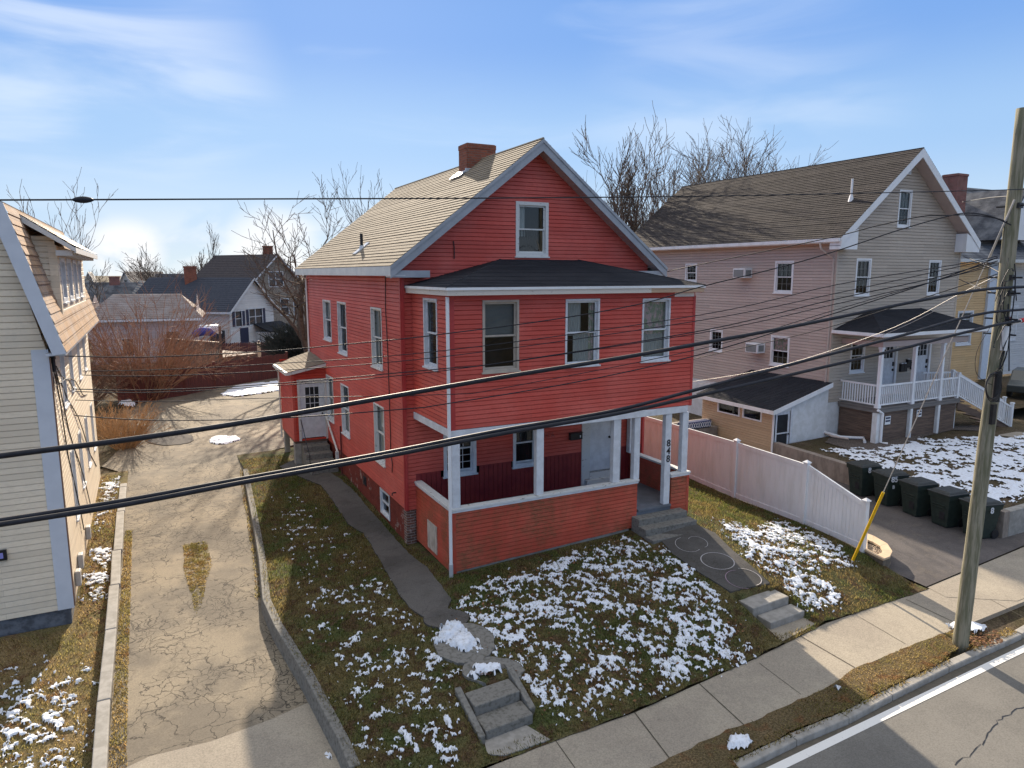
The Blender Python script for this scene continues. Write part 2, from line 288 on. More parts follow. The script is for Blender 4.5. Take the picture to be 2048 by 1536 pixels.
def asphalt(name, base, alt, stain, crack=.0, cs=1.3, speck=.5):
    m, n, b = newmat(name); b.inputs['Roughness'].default_value = .9; b.inputs['Specular IOR Level'].default_value = .2
    c = mixc(n, ramp(n, noise(n, .5, 6, rough=.65), .40, .60), base, alt); c = mixc(n, math_(n, 'MULTIPLY', ramp(n, noise(n, 1.3, 6, rough=.7), .5, .75), .6), c, stain)
    c = mixc(n, math_(n, 'MULTIPLY', ramp(n, noise(n, 34, 6, rough=.85), .40, .62), speck), c, mixc(n, 1.0, c, (.42, .42, .42), 'MULTIPLY'))
    h = noise(n, 120, 2)
    if crack:
        t = nd(n, 'ShaderNodeTexCoord'); nn = nd(n, 'ShaderNodeTexNoise'); nn.inputs['Scale'].default_value = 2.2; nn.inputs['Detail'].default_value = 6; L(n, t.outputs['Object'], nn.inputs[0])
        for sc, th, seed, mlo, mhi in ((cs, .016, 0, .46, .56), (cs*3.6, .012, 5, .47, .55), (.30, .012, 11, .0, .1), (cs*2.2, .013, 17, .49, .56)):
            mx = nd(n, 'ShaderNodeVectorMath', operation='MULTIPLY_ADD'); L(n, nn.outputs['Color'], mx.inputs[0]); mx.inputs[1].default_value = (.75, .75, .75); L(n, t.outputs['Object'], mx.inputs[2])
            ad = nd(n, 'ShaderNodeVectorMath', operation='ADD'); L(n, mx.outputs[0], ad.inputs[0]); ad.inputs[1].default_value = (seed, seed, 0)
            v = nd(n, 'ShaderNodeTexVoronoi', feature='DISTANCE_TO_EDGE'); v.inputs['Scale'].default_value = sc; v.voronoi_dimensions = '2D'; L(n, ad.outputs[0], v.inputs['Vector'])
            e = nd(n, 'ShaderNodeMapRange'); e.inputs[1].default_value = th*sc*.35; e.inputs[2].default_value = th*sc; e.inputs[3].default_value = 1; e.inputs[4].default_value = 0; L(n, v.outputs['Distance'], e.inputs[0])
            mk = ramp(n, noise(n, .55+seed*.03, 3, stretch=(1, 1, 1)), mlo, mhi)
            c = mixc(n, math_(n, 'MULTIPLY', math_(n, 'MULTIPLY', e.outputs[0], mk), crack), c, (.05, .042, .034))
    L(n, c, b.inputs['Base Color']); bump(n, b, h, .004, .6); return m
DRIVE = asphalt('old_asphalt_drive', (.30, .25, .18), (.19, .162, .125), (.12, .102, .08), .9)
NDRIVE = asphalt('dark_asphalt_drive', (.135, .12, .115), (.10, .09, .088), (.19, .16, .13), .25)
ROADM = asphalt('road_asphalt', (.205, .193, .172), (.175, .165, .148), (.155, .145, .13), 0)
PATCH = asphalt('asphalt_patch', (.075, .066, .062), (.06, .054, .052), (.09, .08, .07), 0)
WALKM = asphalt('dark_wet_walk', (.13, .12, .11), (.085, .08, .074), (.075, .072, .062), .5, 1.2)
SIDEW = asphalt('sidewalk_concrete', (.40, .35, .275), (.345, .30, .24), (.28, .245, .20), .12, .7, .55)
PAINTL = plain('worn_road_paint', (.74, .72, .68), (.45, .43, .39), 22, .8, lo=.62, hi=.74)
def snowmat():
    m, n, b = newmat('snow'); b.inputs['Roughness'].default_value = .7; b.inputs['Specular IOR Level'].default_value = .3
    L(n, mixc(n, ramp(n, noise(n, 12, 4), .45, .75), (.74, .78, .85), (.52, .53, .54)), b.inputs['Base Color']); bump(n, b, noise(n, 45, 4), .015, .7); return m
SNOW = snowmat()
# ---------------------------------------------------------------- mesh helpers
def tag(o_, label=None, cat=None, group=None, kind=None):
    if label: o_['label'] = label
    if cat: o_['category'] = cat
    if group: o_['group'] = group
    if kind: o_['kind'] = kind
    return o_
def thing(name, label, cat, loc=(0, 0, 0), group=None):
    e = bpy.data.objects.new(name, None); C.objects.link(e); e.location = loc; e.empty_display_size = .2; return tag(e, label, cat, group)
def wloc(o_):
    p = Vector(o_.location)
    while o_.parent: o_ = o_.parent; p += Vector(o_.location)
    return p
class MB:
    def __init__(s): s.v = []; s.f = []; s.m = []
    def face(s, pts, mi=0):
        k = len(s.v); s.v += [tuple(p) for p in pts]; s.f.append(tuple(range(k, k+len(pts)))); s.m.append(mi)
    def add(s, vs, fs, mi=0):
        k = len(s.v); s.v += [tuple(p) for p in vs]; s.f += [tuple(i+k for i in f) for f in fs]; s.m += [mi]*len(fs)
    def box(s, x0, x1, y0, y1, z0, z1, mi=0):
        x0, x1 = sorted((x0, x1)); y0, y1 = sorted((y0, y1)); z0, z1 = sorted((z0, z1))
        s.hexa([(x0, y0, z0), (x1, y0, z0), (x1, y1, z0), (x0, y1, z0)], [(x0, y0, z1), (x1, y0, z1), (x1, y1, z1), (x0, y1, z1)], mi)
    def hexa(s, a, b, mi=0):
        n = len(a); s.add(list(a)+list(b), [tuple(range(n-1, -1, -1)), tuple(range(n, 2*n))]+[(i, (i+1) % n, (i+1) % n+n, i+n) for i in range(n)], mi)
    def fbox(s, fr, u0, u1, d0, d1, z0, z1, mi=0):   # box in a wall frame: u along wall, d outward, z up
        P = lambda u, d, z: fr.p(u, d, z)
        s.hexa([P(u0, d1, z0), P(u1, d1, z0), P(u1, d0, z0), P(u0, d0, z0)], [P(u0, d1, z1), P(u1, d1, z1), P(u1, d0, z1), P(u0, d0, z1)], mi)
    def prism(s, poly, off, mi=0):      # polygon (3D) extruded by vector
        o2 = [tuple(Vector(p)+Vector(off)) for p in poly]; s.hexa(list(poly), o2, mi)
    def tube(s, pts, r, n=6, mi=0, cap=True):
        pts = [Vector(p) for p in pts]; rs = r if isinstance(r, (list, tuple)) else [r]*len(pts); k = len(s.v); up = None
        for i, p in enumerate(pts):
            t = (pts[min(i+1, len(pts)-1)]-pts[max(i-1, 0)]).normalized()
            if up is None: up = Vector((0, 0, 1)) if abs(t.z) < .9 else Vector((1, 0, 0))
            a = t.cross(up)
            if a.length < 1e-4: a = t.cross(Vector((1, .3, 0)))
            a.normalize(); b_ = a.cross(t); up = b_
            for j in range(n):
                q = 2*math.pi*j/n; s.v.append(tuple(p+(a*math.cos(q)+b_*math.sin(q))*rs[i]))
        for i in range(len(pts)-1):
            for j in range(n):
                j2 = (j+1) % n; s.f.append((k+i*n+j, k+i*n+j2, k+(i+1)*n+j2, k+(i+1)*n+j)); s.m.append(mi)
        if cap:
            s.f.append(tuple(k+j for j in range(n-1, -1, -1))); s.f.append(tuple(k+(len(pts)-1)*n+j for j in range(n))); s.m += [mi, mi]
    def build(s, name, mats, parent=None, smooth=False, bevel=0):
        me = bpy.data.meshes.new(name); off = wloc(parent) if parent else Vector((0, 0, 0))
        v = np.array(s.v, dtype=float).reshape(-1, 3)-np.array(off)
        me.from_pydata([tuple(p) for p in v], [], s.f)
        for m in (mats if isinstance(mats, (list, tuple)) else [mats]): me.materials.append(m)
        me.polygons.foreach_set('material_index', s.m); me.polygons.foreach_set('use_smooth', [smooth]*len(s.f)); me.update()
        if len(s.f) < 60000:
            uvl = me.uv_layers.new(name='UVMap'); uv = np.zeros((len(me.loops), 2))
            for p in me.polygons:
                nn = p.normal; c = None
                if abs(nn.z) < .95 and nn.length > .1:
                    t = Vector((-nn.y, nn.x, 0)).normalized(); b_ = nn.cross(t)
                    for li in p.loop_indices:
                        q = Vector(v[me.loops[li].vertex_index])+off; uv[li] = (q.dot(t), q.dot(b_))
                else:
                    for li in p.loop_indices:
                        q = v[me.loops[li].vertex_index]+np.array(off); uv[li] = (q[0], q[1])
            uvl.data.foreach_set('uv', uv.ravel())
        ob = bpy.data.objects.new(name, me); C.objects.link(ob)
        if parent: ob.parent = parent
        if bevel:
            bv = ob.modifiers.new('bevel', 'BEVEL'); bv.width = bevel; bv.segments = 2; bv.limit_method = 'ANGLE'
        return ob
class Frame:
    def __init__(s, O, T, N): s.O = Vector(O); s.T = Vector(T).normalized(); s.N = Vector(N).normalized()
    def p(s, u, d, z): q = s.O+s.T*u+s.N*d; return (q.x, q.y, z)
def clap(mb, fr, z0, z1, expo, rng, ops=(), thick=.016, brk=(), mi=0):
    """lapped boards with a notch under each lap; rng(z)->(u0,u1); ops: (u0,u1,z0,z1) openings"""
    zb = z0; nt_ = .80; dn = -.012
    def off(t): return thick*(1-.35*t/nt_) if t <= nt_ else thick*.65+(dn-thick*.65)*(t-nt_)/(1-nt_)
    while zb < z1-1e-4:
        zt = min(zb+expo, z1); zn = zb+expo*nt_
        cuts = sorted({zb, zt}|({zn} if zn < zt else set())|{c for o_ in ops for c in o_[2:] if zb < c < zt}|{c for c in brk if zb < c < zt})
        for a, b in zip(cuts, cuts[1:]):
            if b-a < 1e-5: continue
            da = off((a-zb)/expo); db = off((b-zb)/expo); ra, rb = rng(a+1e-5), rng(b-1e-5)
            act = sorted([o_ for o_ in ops if o_[2] < (a+b)/2 < o_[3]])
            la, lb = ra[0], rb[0]; segs = []
            for o_ in act: segs.append((la, o_[0], lb, o_[0])); la = lb = o_[1]
            segs.append((la, ra[1], lb, rb[1]))
            for s0, s1, t0, t1 in segs:
                if s1-s0 < 1e-3 and t1-t0 < 1e-3: continue
                mb.face([fr.p(s0, da, a), fr.p(s1, da, a), fr.p(t1, db, b), fr.p(t0, db, b)], mi)
                if a == zb: mb.face([fr.p(s0, dn, a), fr.p(s1, dn, a), fr.p(s1, da, a), fr.p(s0, da, a)], mi)
        zb = zt
def shingles(mb, e0, e1, r1, r0, expo=.14, thick=.012, mi=0, jit=0.0):
    """e0-e1 eave, r0-r1 ridge edge (quad or triangle)"""
    e0, e1, r1, r0 = map(Vector, (e0, e1, r1, r0)); n = (e1-e0).cross(((r0+r1)/2)-e0).normalized()
    if n.z < 0: n = -n
    sl = abs((((r0+r1)/2)-e0).dot(n.cross((e1-e0).normalized()))); k = max(1, round(sl/expo))
    rr = random.Random(3)
    for i in range(k):
        a, b = i/k, (i+1)/k; th = thick*(1+rr.uniform(-jit, jit))
        A0, A1, B0, B1 = e0.lerp(r0, a), e1.lerp(r1, a), e0.lerp(r0, b), e1.lerp(r1, b)
        mb.face([A0+n*th, A1+n*th, B1, B0], mi); mb.face([A0, A1, A1+n*th, A0+n*th], mi)
def orient(fr, q): return q if fr.T.cross(Vector((0, 0, 1))).dot(fr.N) > 0 else q[::-1]
def window(house, fr, u0, u1, z0, z1, casing=.07, mull=(1, 1), mats=None, trim=None, curtain=None, rec=.09, label=None, sill=True, double=True, proud=.03, mm=None):
    tr = trim or WHITE; mb = MB(); c = casing
    U0, U1, Z0, Z1 = u0+c, u1-c, z0+c, z1-c
    mb.fbox(fr, u0, u1, -.02, proud, Z1, z1); mb.fbox(fr, u0, U0, -.02, proud-.002, Z0, Z1); mb.fbox(fr, U1, u1, -.02, proud-.002, Z0, Z1); mb.fbox(fr, u0, u1, -.02, proud, z0, Z0)
    for a, b, c0, d in ((U0-.004, U0+.006, Z0, Z1), (U1-.006, U1+.004, Z0, Z1)): mb.fbox(fr, a, b, -rec-.05, -.015, c0, d)
    mb.fbox(fr, U0, U1, -rec-.05, -.015, Z1-.006, Z1+.004); mb.fbox(fr, U0, U1, -rec-.05, -.013, Z0-.004, Z0+.01)
    w_ = mb.build('window', tr, house)
    if label: w_['label'] = label
    if sill:
        sm = MB(); sm.fbox(fr, u0-.03, u1+.03, -.01, proud+.035, z0-.035, z0+.003); sm.build('sill', tr, w_)
    sb = MB(); zm = (Z0+Z1)/2
    def sash(a, b, c0, d, dd):
        t = .038
        sb.fbox(fr, a, b, -dd-.03, -dd, c0, c0+t); sb.fbox(fr, a, b, -dd-.03, -dd, d-t, d); sb.fbox(fr, a, a+t, -dd-.03, -dd-.001, c0+t, d-t); sb.fbox(fr, b-t, b, -dd-.03, -dd-.001, c0+t, d-t)
        nx, nz = mull
        for i in range(1, nx): q = a+t+(b-a-2*t)*i/nx; sb.fbox(fr, q-.007, q+.007, -dd-.022, -dd-.006, c0+t, d-t, 1)
        for i in range(1, nz): q = c0+t+(d-c0-2*t)*i/nz; sb.fbox(fr, a+t, b-t, -dd-.021, -dd-.007, q-.007, q+.007, 1)
    if double:
        sash(U0+.007, U1-.007, Z0+.011, zm+.02, rec-.02); sash(U0+.007, U1-.007, zm-.018, Z1-.007, rec-.052)
    else: sash(U0+.007, U1-.007, Z0+.011, Z1-.007, rec-.04)
    sb.build('sash', [tr, mm or tr], w_)
    pm = MB(); d_ = rec-.004; pm.face(orient(fr, [fr.p(U0, -d_, Z0), fr.p(U1, -d_, Z0), fr.p(U1, -d_, Z1), fr.p(U0, -d_, Z1)])); pm.build('pane', GLASS, w_)
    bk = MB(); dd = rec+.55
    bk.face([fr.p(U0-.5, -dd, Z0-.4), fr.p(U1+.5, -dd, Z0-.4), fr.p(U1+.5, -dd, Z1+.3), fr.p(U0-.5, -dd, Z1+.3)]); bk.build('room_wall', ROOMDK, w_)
    if curtain:
        for cm, a, b, lo, hi in curtain:
            q = MB(); n_ = max(3, int((U1-U0)*(b-a)/.035)); zl = Z0+(Z1-Z0)*lo; zh = Z0+(Z1-Z0)*hi
            flat = cm is BLIND
            for i in range(n_):
                x0, x1 = U0+(U1-U0)*(a+(b-a)*i/n_), U0+(U1-U0)*(a+(b-a)*(i+1)/n_); w0 = 0 if flat else .018*(i % 2); w1 = 0 if flat else .018*((i+1) % 2)
                q.face([fr.p(x0, -rec-.05-w0, zl), fr.p(x1, -rec-.05-w1, zl), fr.p(x1, -rec-.05-w1, zh), fr.p(x0, -rec-.05-w0, zh)])
            q.build('curtain', cm, w_)
    return w_
def clip_poly(poly, cell):
    out_ = poly
    for i in range(4):
        a, b = cell[i], cell[(i+1) % 4]; inp = out_; out_ = []
        if not inp: break
        sd_ = lambda p: (b[0]-a[0])*(p[1]-a[1])-(b[1]-a[1])*(p[0]-a[0])
        for j in range(len(inp)):
            p, q = inp[j-1], inp[j]; sp, sq = sd_(p), sd_(q)
            if sq >= 0:
                if sp < 0: t = sp/(sp-sq); out_.append((p[0]+(q[0]-p[0])*t, p[1]+(q[1]-p[1])*t))
                out_.append(q)
            elif sp >= 0: t = sp/(sp-sq); out_.append((p[0]+(q[0]-p[0])*t, p[1]+(q[1]-p[1])*t))
    return out_
def drape(name, poly, H, off, mat, res=.5, skirt=.0, parent=None, **kw):
    poly = [(float(p[0]), float(p[1])) for p in poly]
    ar = sum(poly[i-1][0]*poly[i][1]-poly[i][0]*poly[i-1][1] for i in range(len(poly)))
    if ar < 0: poly = poly[::-1]
    mb = MB(); xs = [p[0] for p in poly]; ys = [p[1] for p in poly]; nx = max(1, math.ceil((max(xs)-min(xs))/res)); ny = max(1, math.ceil((max(ys)-min(ys))/res))
    for i in range(nx):
        for j in range(ny):
            a, b = min(xs)+i*res, min(ys)+j*res; c = clip_poly(poly, [(a, b), (a+res, b), (a+res, b+res), (a, b+res)])
            if len(c) >= 3: mb.face([(x, y, H(x, y)+off) for x, y in c])
    if skirt:
        for i in range(len(poly)):
            p, q = poly[i-1], poly[i]; k = max(1, int(math.dist(p, q)/res))
            for j in range(k):
                a = (p[0]+(q[0]-p[0])*j/k, p[1]+(q[1]-p[1])*j/k); b = (p[0]+(q[0]-p[0])*(j+1)/k, p[1]+(q[1]-p[1])*(j+1)/k)
                mb.face([(*a, H(*a)+off-skirt), (*b, H(*b)+off-skirt), (*b, H(*b)+off), (*a, H(*a)+off)])
    ob = mb.build(name, mat, parent); tag(ob, **kw); return ob
def rough_poly(pts, amp=.03, step=.12, seed=1):
    rr = random.Random(seed); o_ = []
    for i in range(len(pts)):
        p, q = pts[i], pts[(i+1) % len(pts)]; k = max(1, int(math.dist(p[:2], q[:2])/step))
        for j in range(k): o_.append((p[0]+(q[0]-p[0])*j/k+rr.uniform(-amp, amp), p[1]+(q[1]-p[1])*j/k+rr.uniform(-amp, amp)))
    return o_
def sep(mb, name, mats, parent=None, **k):      # one object per connected piece
    par = list(range(len(mb.v)))
    def fd(a):
        while par[a] != a: par[a] = par[par[a]]; a = par[a]
        return a
    for f in mb.f:
        for q in f[1:]: par[fd(q)] = fd(f[0])
    gr_ = {}
    for f, mi in zip(mb.f, mb.m): gr_.setdefault(fd(f[0]), []).append((f, mi))
    o_ = []
    for fs in gr_.values():
        q = MB(); ix = {}
        for f, mi in fs:
            for v in f:
                if v not in ix: ix[v] = len(q.v); q.v.append(mb.v[v])
            q.f.append(tuple(ix[v] for v in f)); q.m.append(mi)
        o_.append(q.build(name, mats, parent, **k))
    return o_
def text(ch, size, M, mat, parent, name='digit', ext=.004):
    cu = bpy.data.curves.new(name, 'FONT'); cu.body = ch; cu.size = size; cu.extrude = ext; cu.align_x = 'CENTER'; cu.align_y = 'CENTER'; cu.offset = size*.018
    t = bpy.data.objects.new('tmp', cu); C.objects.link(t); bpy.context.view_layer.update()
    me = bpy.data.meshes.new_from_object(t.evaluated_get(bpy.context.evaluated_depsgraph_get())); bpy.data.objects.remove(t)
    me.materials.clear(); me.materials.append(mat); me.transform(M); off = wloc(parent); me.transform(Matrix.Translation(-off))
    ob = bpy.data.objects.new(name, me); C.objects.link(ob); ob.parent = parent; return ob
def wallmat(fr, u, d, z):
    X = fr.T; Y = Vector((0, 0, 1)); Z = fr.N; p = Vector(fr.p(u, d, z))
    return Matrix(((X.x, Y.x, Z.x, p.x), (X.y, Y.y, Z.y, p.y), (X.z, Y.z, Z.z, p.z), (0, 0, 0, 1)))
# ---------------------------------------------------------------- setting: ground, street, drives
def Hs(x, y): return Hd(x, y)-.24*min(1, max(0, (5-y)/5))
def P2(pts, H): return [tuple(hit(u, v, H))[:2] for u, v in pts]
def flat(z): return lambda x, y: z
gx = [-1500, -600, -250, -120, -70, -45]+list(np.arange(-30, 60, 2.0))+[70, 90, 130, 250, 600, 1500]
gy = [-300, -120, -60, -30]+list(np.arange(-20, 100, 2.0))+[110, 140, 200, 300, 600, 1500, 3500]
g = MB(); nxg = len(gx)
for y in gy:
    for x in gx: g.v.append((x, y, (Hd(x, y) if y > -8.9 else -.2)-.06-(.42 if x < -1 and -9 < y < 9 else 0)))
for j in range(len(gy)-1):
    for i in range(nxg-1): g.f.append((j*nxg+i, j*nxg+i+1, (j+1)*nxg+i+1, (j+1)*nxg+i)); g.m.append(0)
tag(g.build('ground', EARTH), kind='structure')
SW = -.05
sw_in = [(973, 1536), (1111, 1481), (1269, 1425), (1398, 1367), (1500, 1322), (1600, 1273), (1653, 1246), (1764, 1209), (1820, 1191)]
sw_out = [(1301, 1536), (1454, 1462), (1500, 1446), (1659, 1373), (1706, 1340), (1829, 1288), (1905, 1261)]
inn = [tuple(onz(u, v, SW))[:2] for u, v in sw_in]; ott = [tuple(onz(u, v, SW))[:2] for u, v in sw_out]
inn = [(-14, -8.9), (-6.6, -8.15), (-3.1, -8.25)]+inn+[(13, -7.1), (18, -6.9), (30, -6.7)]; ott = [(-14, -10.1), (-3, -9.55)]+ott+[(14, -8.55), (30, -8.2)]
tag(drape('sidewalk', inn+ott[::-1], flat(SW), .0, SIDEW, 2.0, .12), kind='structure')
# sidewalk joints
jm = MB()
for (a, b), wd in (((1269, 1425), (1340, 1518)), .012), (((1398, 1367), (1490, 1452)), .012), (((1111, 1481), (1150, 1536)), .008), (((1518, 1326), (1602, 1389)), .006), (((1590, 1266), (1709, 1335)), .014), (((1720, 1235), (1811, 1288)), .006), (((1812, 1199), (1905, 1243)), .012), (((1917, 1165), (2048, 1235)), .006), (((470, 1483), (480, 1536)), .01), (((340, 1505), (640, 1400)), .012):
    A, B = onz(*a, SW+.001), onz(*b, SW+.001)
    n = (B-A).cross(Vector((0, 0, 1))).normalized()*wd; z = Vector((0, 0, .0045))
    jm.face([A-n+z, B-n+z, B+n+z, A+n+z])
tag(jm.build('sidewalk_joints', plain('joint_dirt', (.10, .085, .065), (.07, .06, .045), 12, .95)), kind='structure')
RZ = -.17
kerb_f = [tuple(onz(u, v, SW))[:2] for u, v in [(1480, 1536), (1595, 1480), (1700, 1436), (1787, 1390), (1900, 1334), (2046, 1268)]]
kerb_f = [(-14, -11.05), (2.0, -10.25)]+kerb_f+[(18, -8.75), (30, -8.5)]
def offs(poly, d): return [(x, y+d) for x, y in poly]
rd = [(x, y-.002) for x, y in kerb_f]
tag(drape('road', rd+[(30, -30), (-14, -30)], flat(RZ), 0, ROADM, 3.0), kind='structure')
tag(drape('gutter_dirt', [(x, y-.002) for x, y in kerb_f]+[(x, y-.16-.09*abs(math.sin(i*1.7))) for i, (x, y) in enumerate(kerb_f)][::-1], flat(RZ), .003, plain('gutter_grit', (.13, .11, .085), (.10, .09, .07), 9, .95), 2.0), kind='structure')
km = MB()
rk = random.Random(4)
for a, b in zip(kerb_f, kerb_f[1:]):
    k = max(1, int(math.dist(a, b)/1.8))
    for j in range(k):
        t0, t1 = j/k+.004, (j+1)/k-.004; p, q = [(a[0]+(b[0]-a[0])*t, a[1]+(b[1]-a[1])*t) for t in (t0, t1)]; dz = rk.uniform(-.012, .01)
        km.hexa([(p[0], p[1], RZ-.1), (q[0], q[1], RZ-.1), (q[0], q[1]+.19, RZ-.1), (p[0], p[1]+.19, RZ-.1)], [(p[0], p[1]+.01, SW+dz), (q[0], q[1]+.01, SW+dz), (q[0], q[1]+.19, SW+dz), (p[0], p[1]+.19, SW+dz)])
tag(km.build('kerb', CONC, bevel=.02), kind='structure')
wl = [tuple(onz(u, v, RZ))[:2] for u, v in [(1560, 1523), (1700, 1452), (2048, 1290)]]; wl2 = [tuple(onz(u, v, RZ))[:2] for u, v in [(1620, 1519), (1700, 1479), (2048, 1316)]]
dxy = ((wl[2][0]-wl[0][0])/8, (wl[2][1]-wl[0][1])/8)
wl = [(wl[0][0]-dxy[0]*4, wl[0][1]-dxy[1]*4)]+wl+[(wl[2][0]+dxy[0]*9, wl[2][1]+dxy[1]*9)]; wl2 = [(wl[0][0]-.02, wl[0][1]-.16), (wl[-1][0], wl[-1][1]-.16)]
tag(drape('road_edge_line', [wl[0], wl[-1], wl2[1], wl2[0]], flat(RZ), .006, PAINTL, 3.0), kind='structure')
def strip_between(pts, w0):      # ribbon mesh of a crack
    m = MB(); rr = random.Random(8)
    for a, b in zip(pts, pts[1:]):
        A, B = onz(*a, RZ+.005), onz(*b, RZ+.005); n = (B-A).cross(Vector((0, 0, 1))).normalized()
        k = 9; pr = A; wp = w0
        for i in range(1, k+1):
            q = A.lerp(B, i/k)+n*rr.uniform(-.03, .03); ww = w0*rr.uniform(.3, 1.6); m.face([pr-n*wp, q-n*ww, q+n*ww, pr+n*wp]); pr, wp = q, ww
    return m
tag(strip_between([(1910, 1530), (1965, 1490), (1995, 1440), (2048, 1412), (2120, 1380)], .007).build('road_crack', BLKM), kind='structure')
# driveway left of the house
dl = [(-6.72, -8.2), (-6.72, 11), (-7.6, 12.5), (-9, 15), (-9, 24), (-6.2, 26.2), (-2, 29), (3, 33), (9, 35), (9, 13), (0, 13), (-1.6, 12.2), (-2.9, 10.6)]
dr_e = P2([(487, 940), (493, 990), (505, 1060), (515, 1120), (523, 1200), (545, 1260), (600, 1360), (660, 1470), (700, 1536)], Hd)
tag(drape('driveway', dl+dr_e+[(-3.0, -8.2)], Hd, .0, DRIVE, 1.2), kind='structure')
ap = P2([(300, 1513), (420, 1484), (540, 1440), (640, 1395)], Hd)
tag(drape('driveway_apron', [(-6.7, -8.14)]+[(-6.7, ap[0][1]-.2)]+ap+[(-3.2, ap[-1][1]-.1), (-3.05, -8.16)], Hd, .006, SIDEW, .8), kind='structure')
# dark round patch and strip of leaves on the drive
def ell(u, v, ru, rv, n=28, H=Hd, amp=.04, seed=1):
    rr = random.Random(seed); return [tuple(hit(u+ru*math.cos(a)*(1+rr.uniform(-amp, amp)), v+rv*math.sin(a)*(1+rr.uniform(-amp, amp)), H))[:2] for a in [2*math.pi*i/n for i in range(n)]]
tag(drape('asphalt_patch', ell(338, 878, 50, 13), Hd, .02, PATCH, .6), kind='structure')
# neighbour's drive between fence and retaining wall
nd_ = [tuple(onz(u, v, SW))[:2] for u, v in [(1836, 1180), (2048, 1093)]]
tag(drape('neighbour_driveway', [(11.0, nd_[0][1]), nd_[1], (20, -6.55), (20, -5.9), (16.3, -5.9), (16.3, 9), (11.0, 9)], Hd, .012, NDRIVE, 1.2), kind='structure')
tag(drape('neighbour_driveway_apron', [(11.02, nd_[0][1]-.02), (nd_[1][0], nd_[1][1]-.02), (30, -6.5), (30, -8.1), (14, -8.5), (12.2, -8.5), (10.9, -7.6)], flat(SW), .006, SIDEW, 1.2), kind='structure')
# lawns -------------------------------------------------
XR = 10.93
lx = np.linspace(0, 1, 150); ly = np.linspace(0, 1, 170)
lawn_l = [(y, onx(*p, 0).x) for y, p in ()]
lle = P2([(489, 940), (498, 990), (512, 1060), (522, 1120), (530, 1200), (553, 1250), (614, 1350), (682, 1480), (706, 1536)], lambda x, y: HL(-3.5, y))
def xleft(y): return float(np.interp(-y, [-p[1] for p in lle], [p[0] for p in lle]))
inx = [p[0] for p in inn]; iny = [p[1] for p in inn]
def yfront(x): return float(np.interp(x, inx, iny))
lm = MB()
for b in ly:
    for a in lx:
        x = -3.4+(XR+3.4)*a; yf = yfront(x)+.01*math.sin(x*9)+.04*(vnoise(np.array(x*5.), np.array(0.), 3)-.5); y = yf+(12-yf)*b; xl = xleft(y); x = xl+(XR-xl)*a
        lm.v.append((x, y, HL(x, y)+.02*float(fbm(np.array(x), np.array(y), 3, 3, 5)-.5)))
n1 = len(lx)
for j in range(len(ly)-1):
    for i in range(n1-1): lm.f.append((j*n1+i, j*n1+i+1, (j+1)*n1+i+1, (j+1)*n1+i)); lm.m.append(0)
def lawnmat():
    m, n, b = newmat('lawn'); b.inputs['Roughness'].default_value = .95; b.inputs['Specular IOR Level'].default_value = .1
    c = mixc(n, ramp(n, noise(n, .9, 4), .38, .62), (.17, .14, .065), (.10, .115, .045)); c = mixc(n, ramp(n, noise(n, 3.2, 5), .45, .62), c, (.12, .078, .045))
    c = mixc(n, ramp(n, noise(n, 24, 5, rough=.8), .38, .62), mixc(n, 1.0, c, (.35, .36, .32), 'MULTIPLY'), c); L(n, c, b.inputs['Base Color']); bump(n, b, noise(n, 50, 4), .03, .9); return m
LAWN = lawnmat()
tag(lm.build('front_lawn', LAWN, smooth=True), kind='structure')
# neighbour's raised lot
lot = [(16.25, -6.0), (30, -6.0), (30, 2.5), (19.1, 2.5), (16.25, 2.3)]
tag(drape('neighbour_lot', lot, HB, 0, EARTH, 1.0), kind='structure')
tag(drape('neighbour_yard', [(19.1, 2.5), (60, 2.5), (60, 17), (19.1, 17)], flat(.9), 0, EARTH, 6), kind='structure')
tag(drape('neighbour_path', [(25.6, -.6), (27.0, -.6), (30, -3.4), (30, -6), (28.0, -6)], HB, .02, SIDEW, 2), kind='structure')
gb = [tuple(onz(u, v, .95))[:2] for u, v in [(1650, 885), (1720, 905), (1752, 915), (1800, 893), (1850, 873), (1905, 860), (1960, 862), (1990, 850)]]
tag(drape('gravel_bed', gb+[(26, 1.2), (19.2, 2.4)], HB, .03, GRAVEL, .7), kind='stuff', label='dark gravel bed along the foot of the porch skirting', cat='gravel')
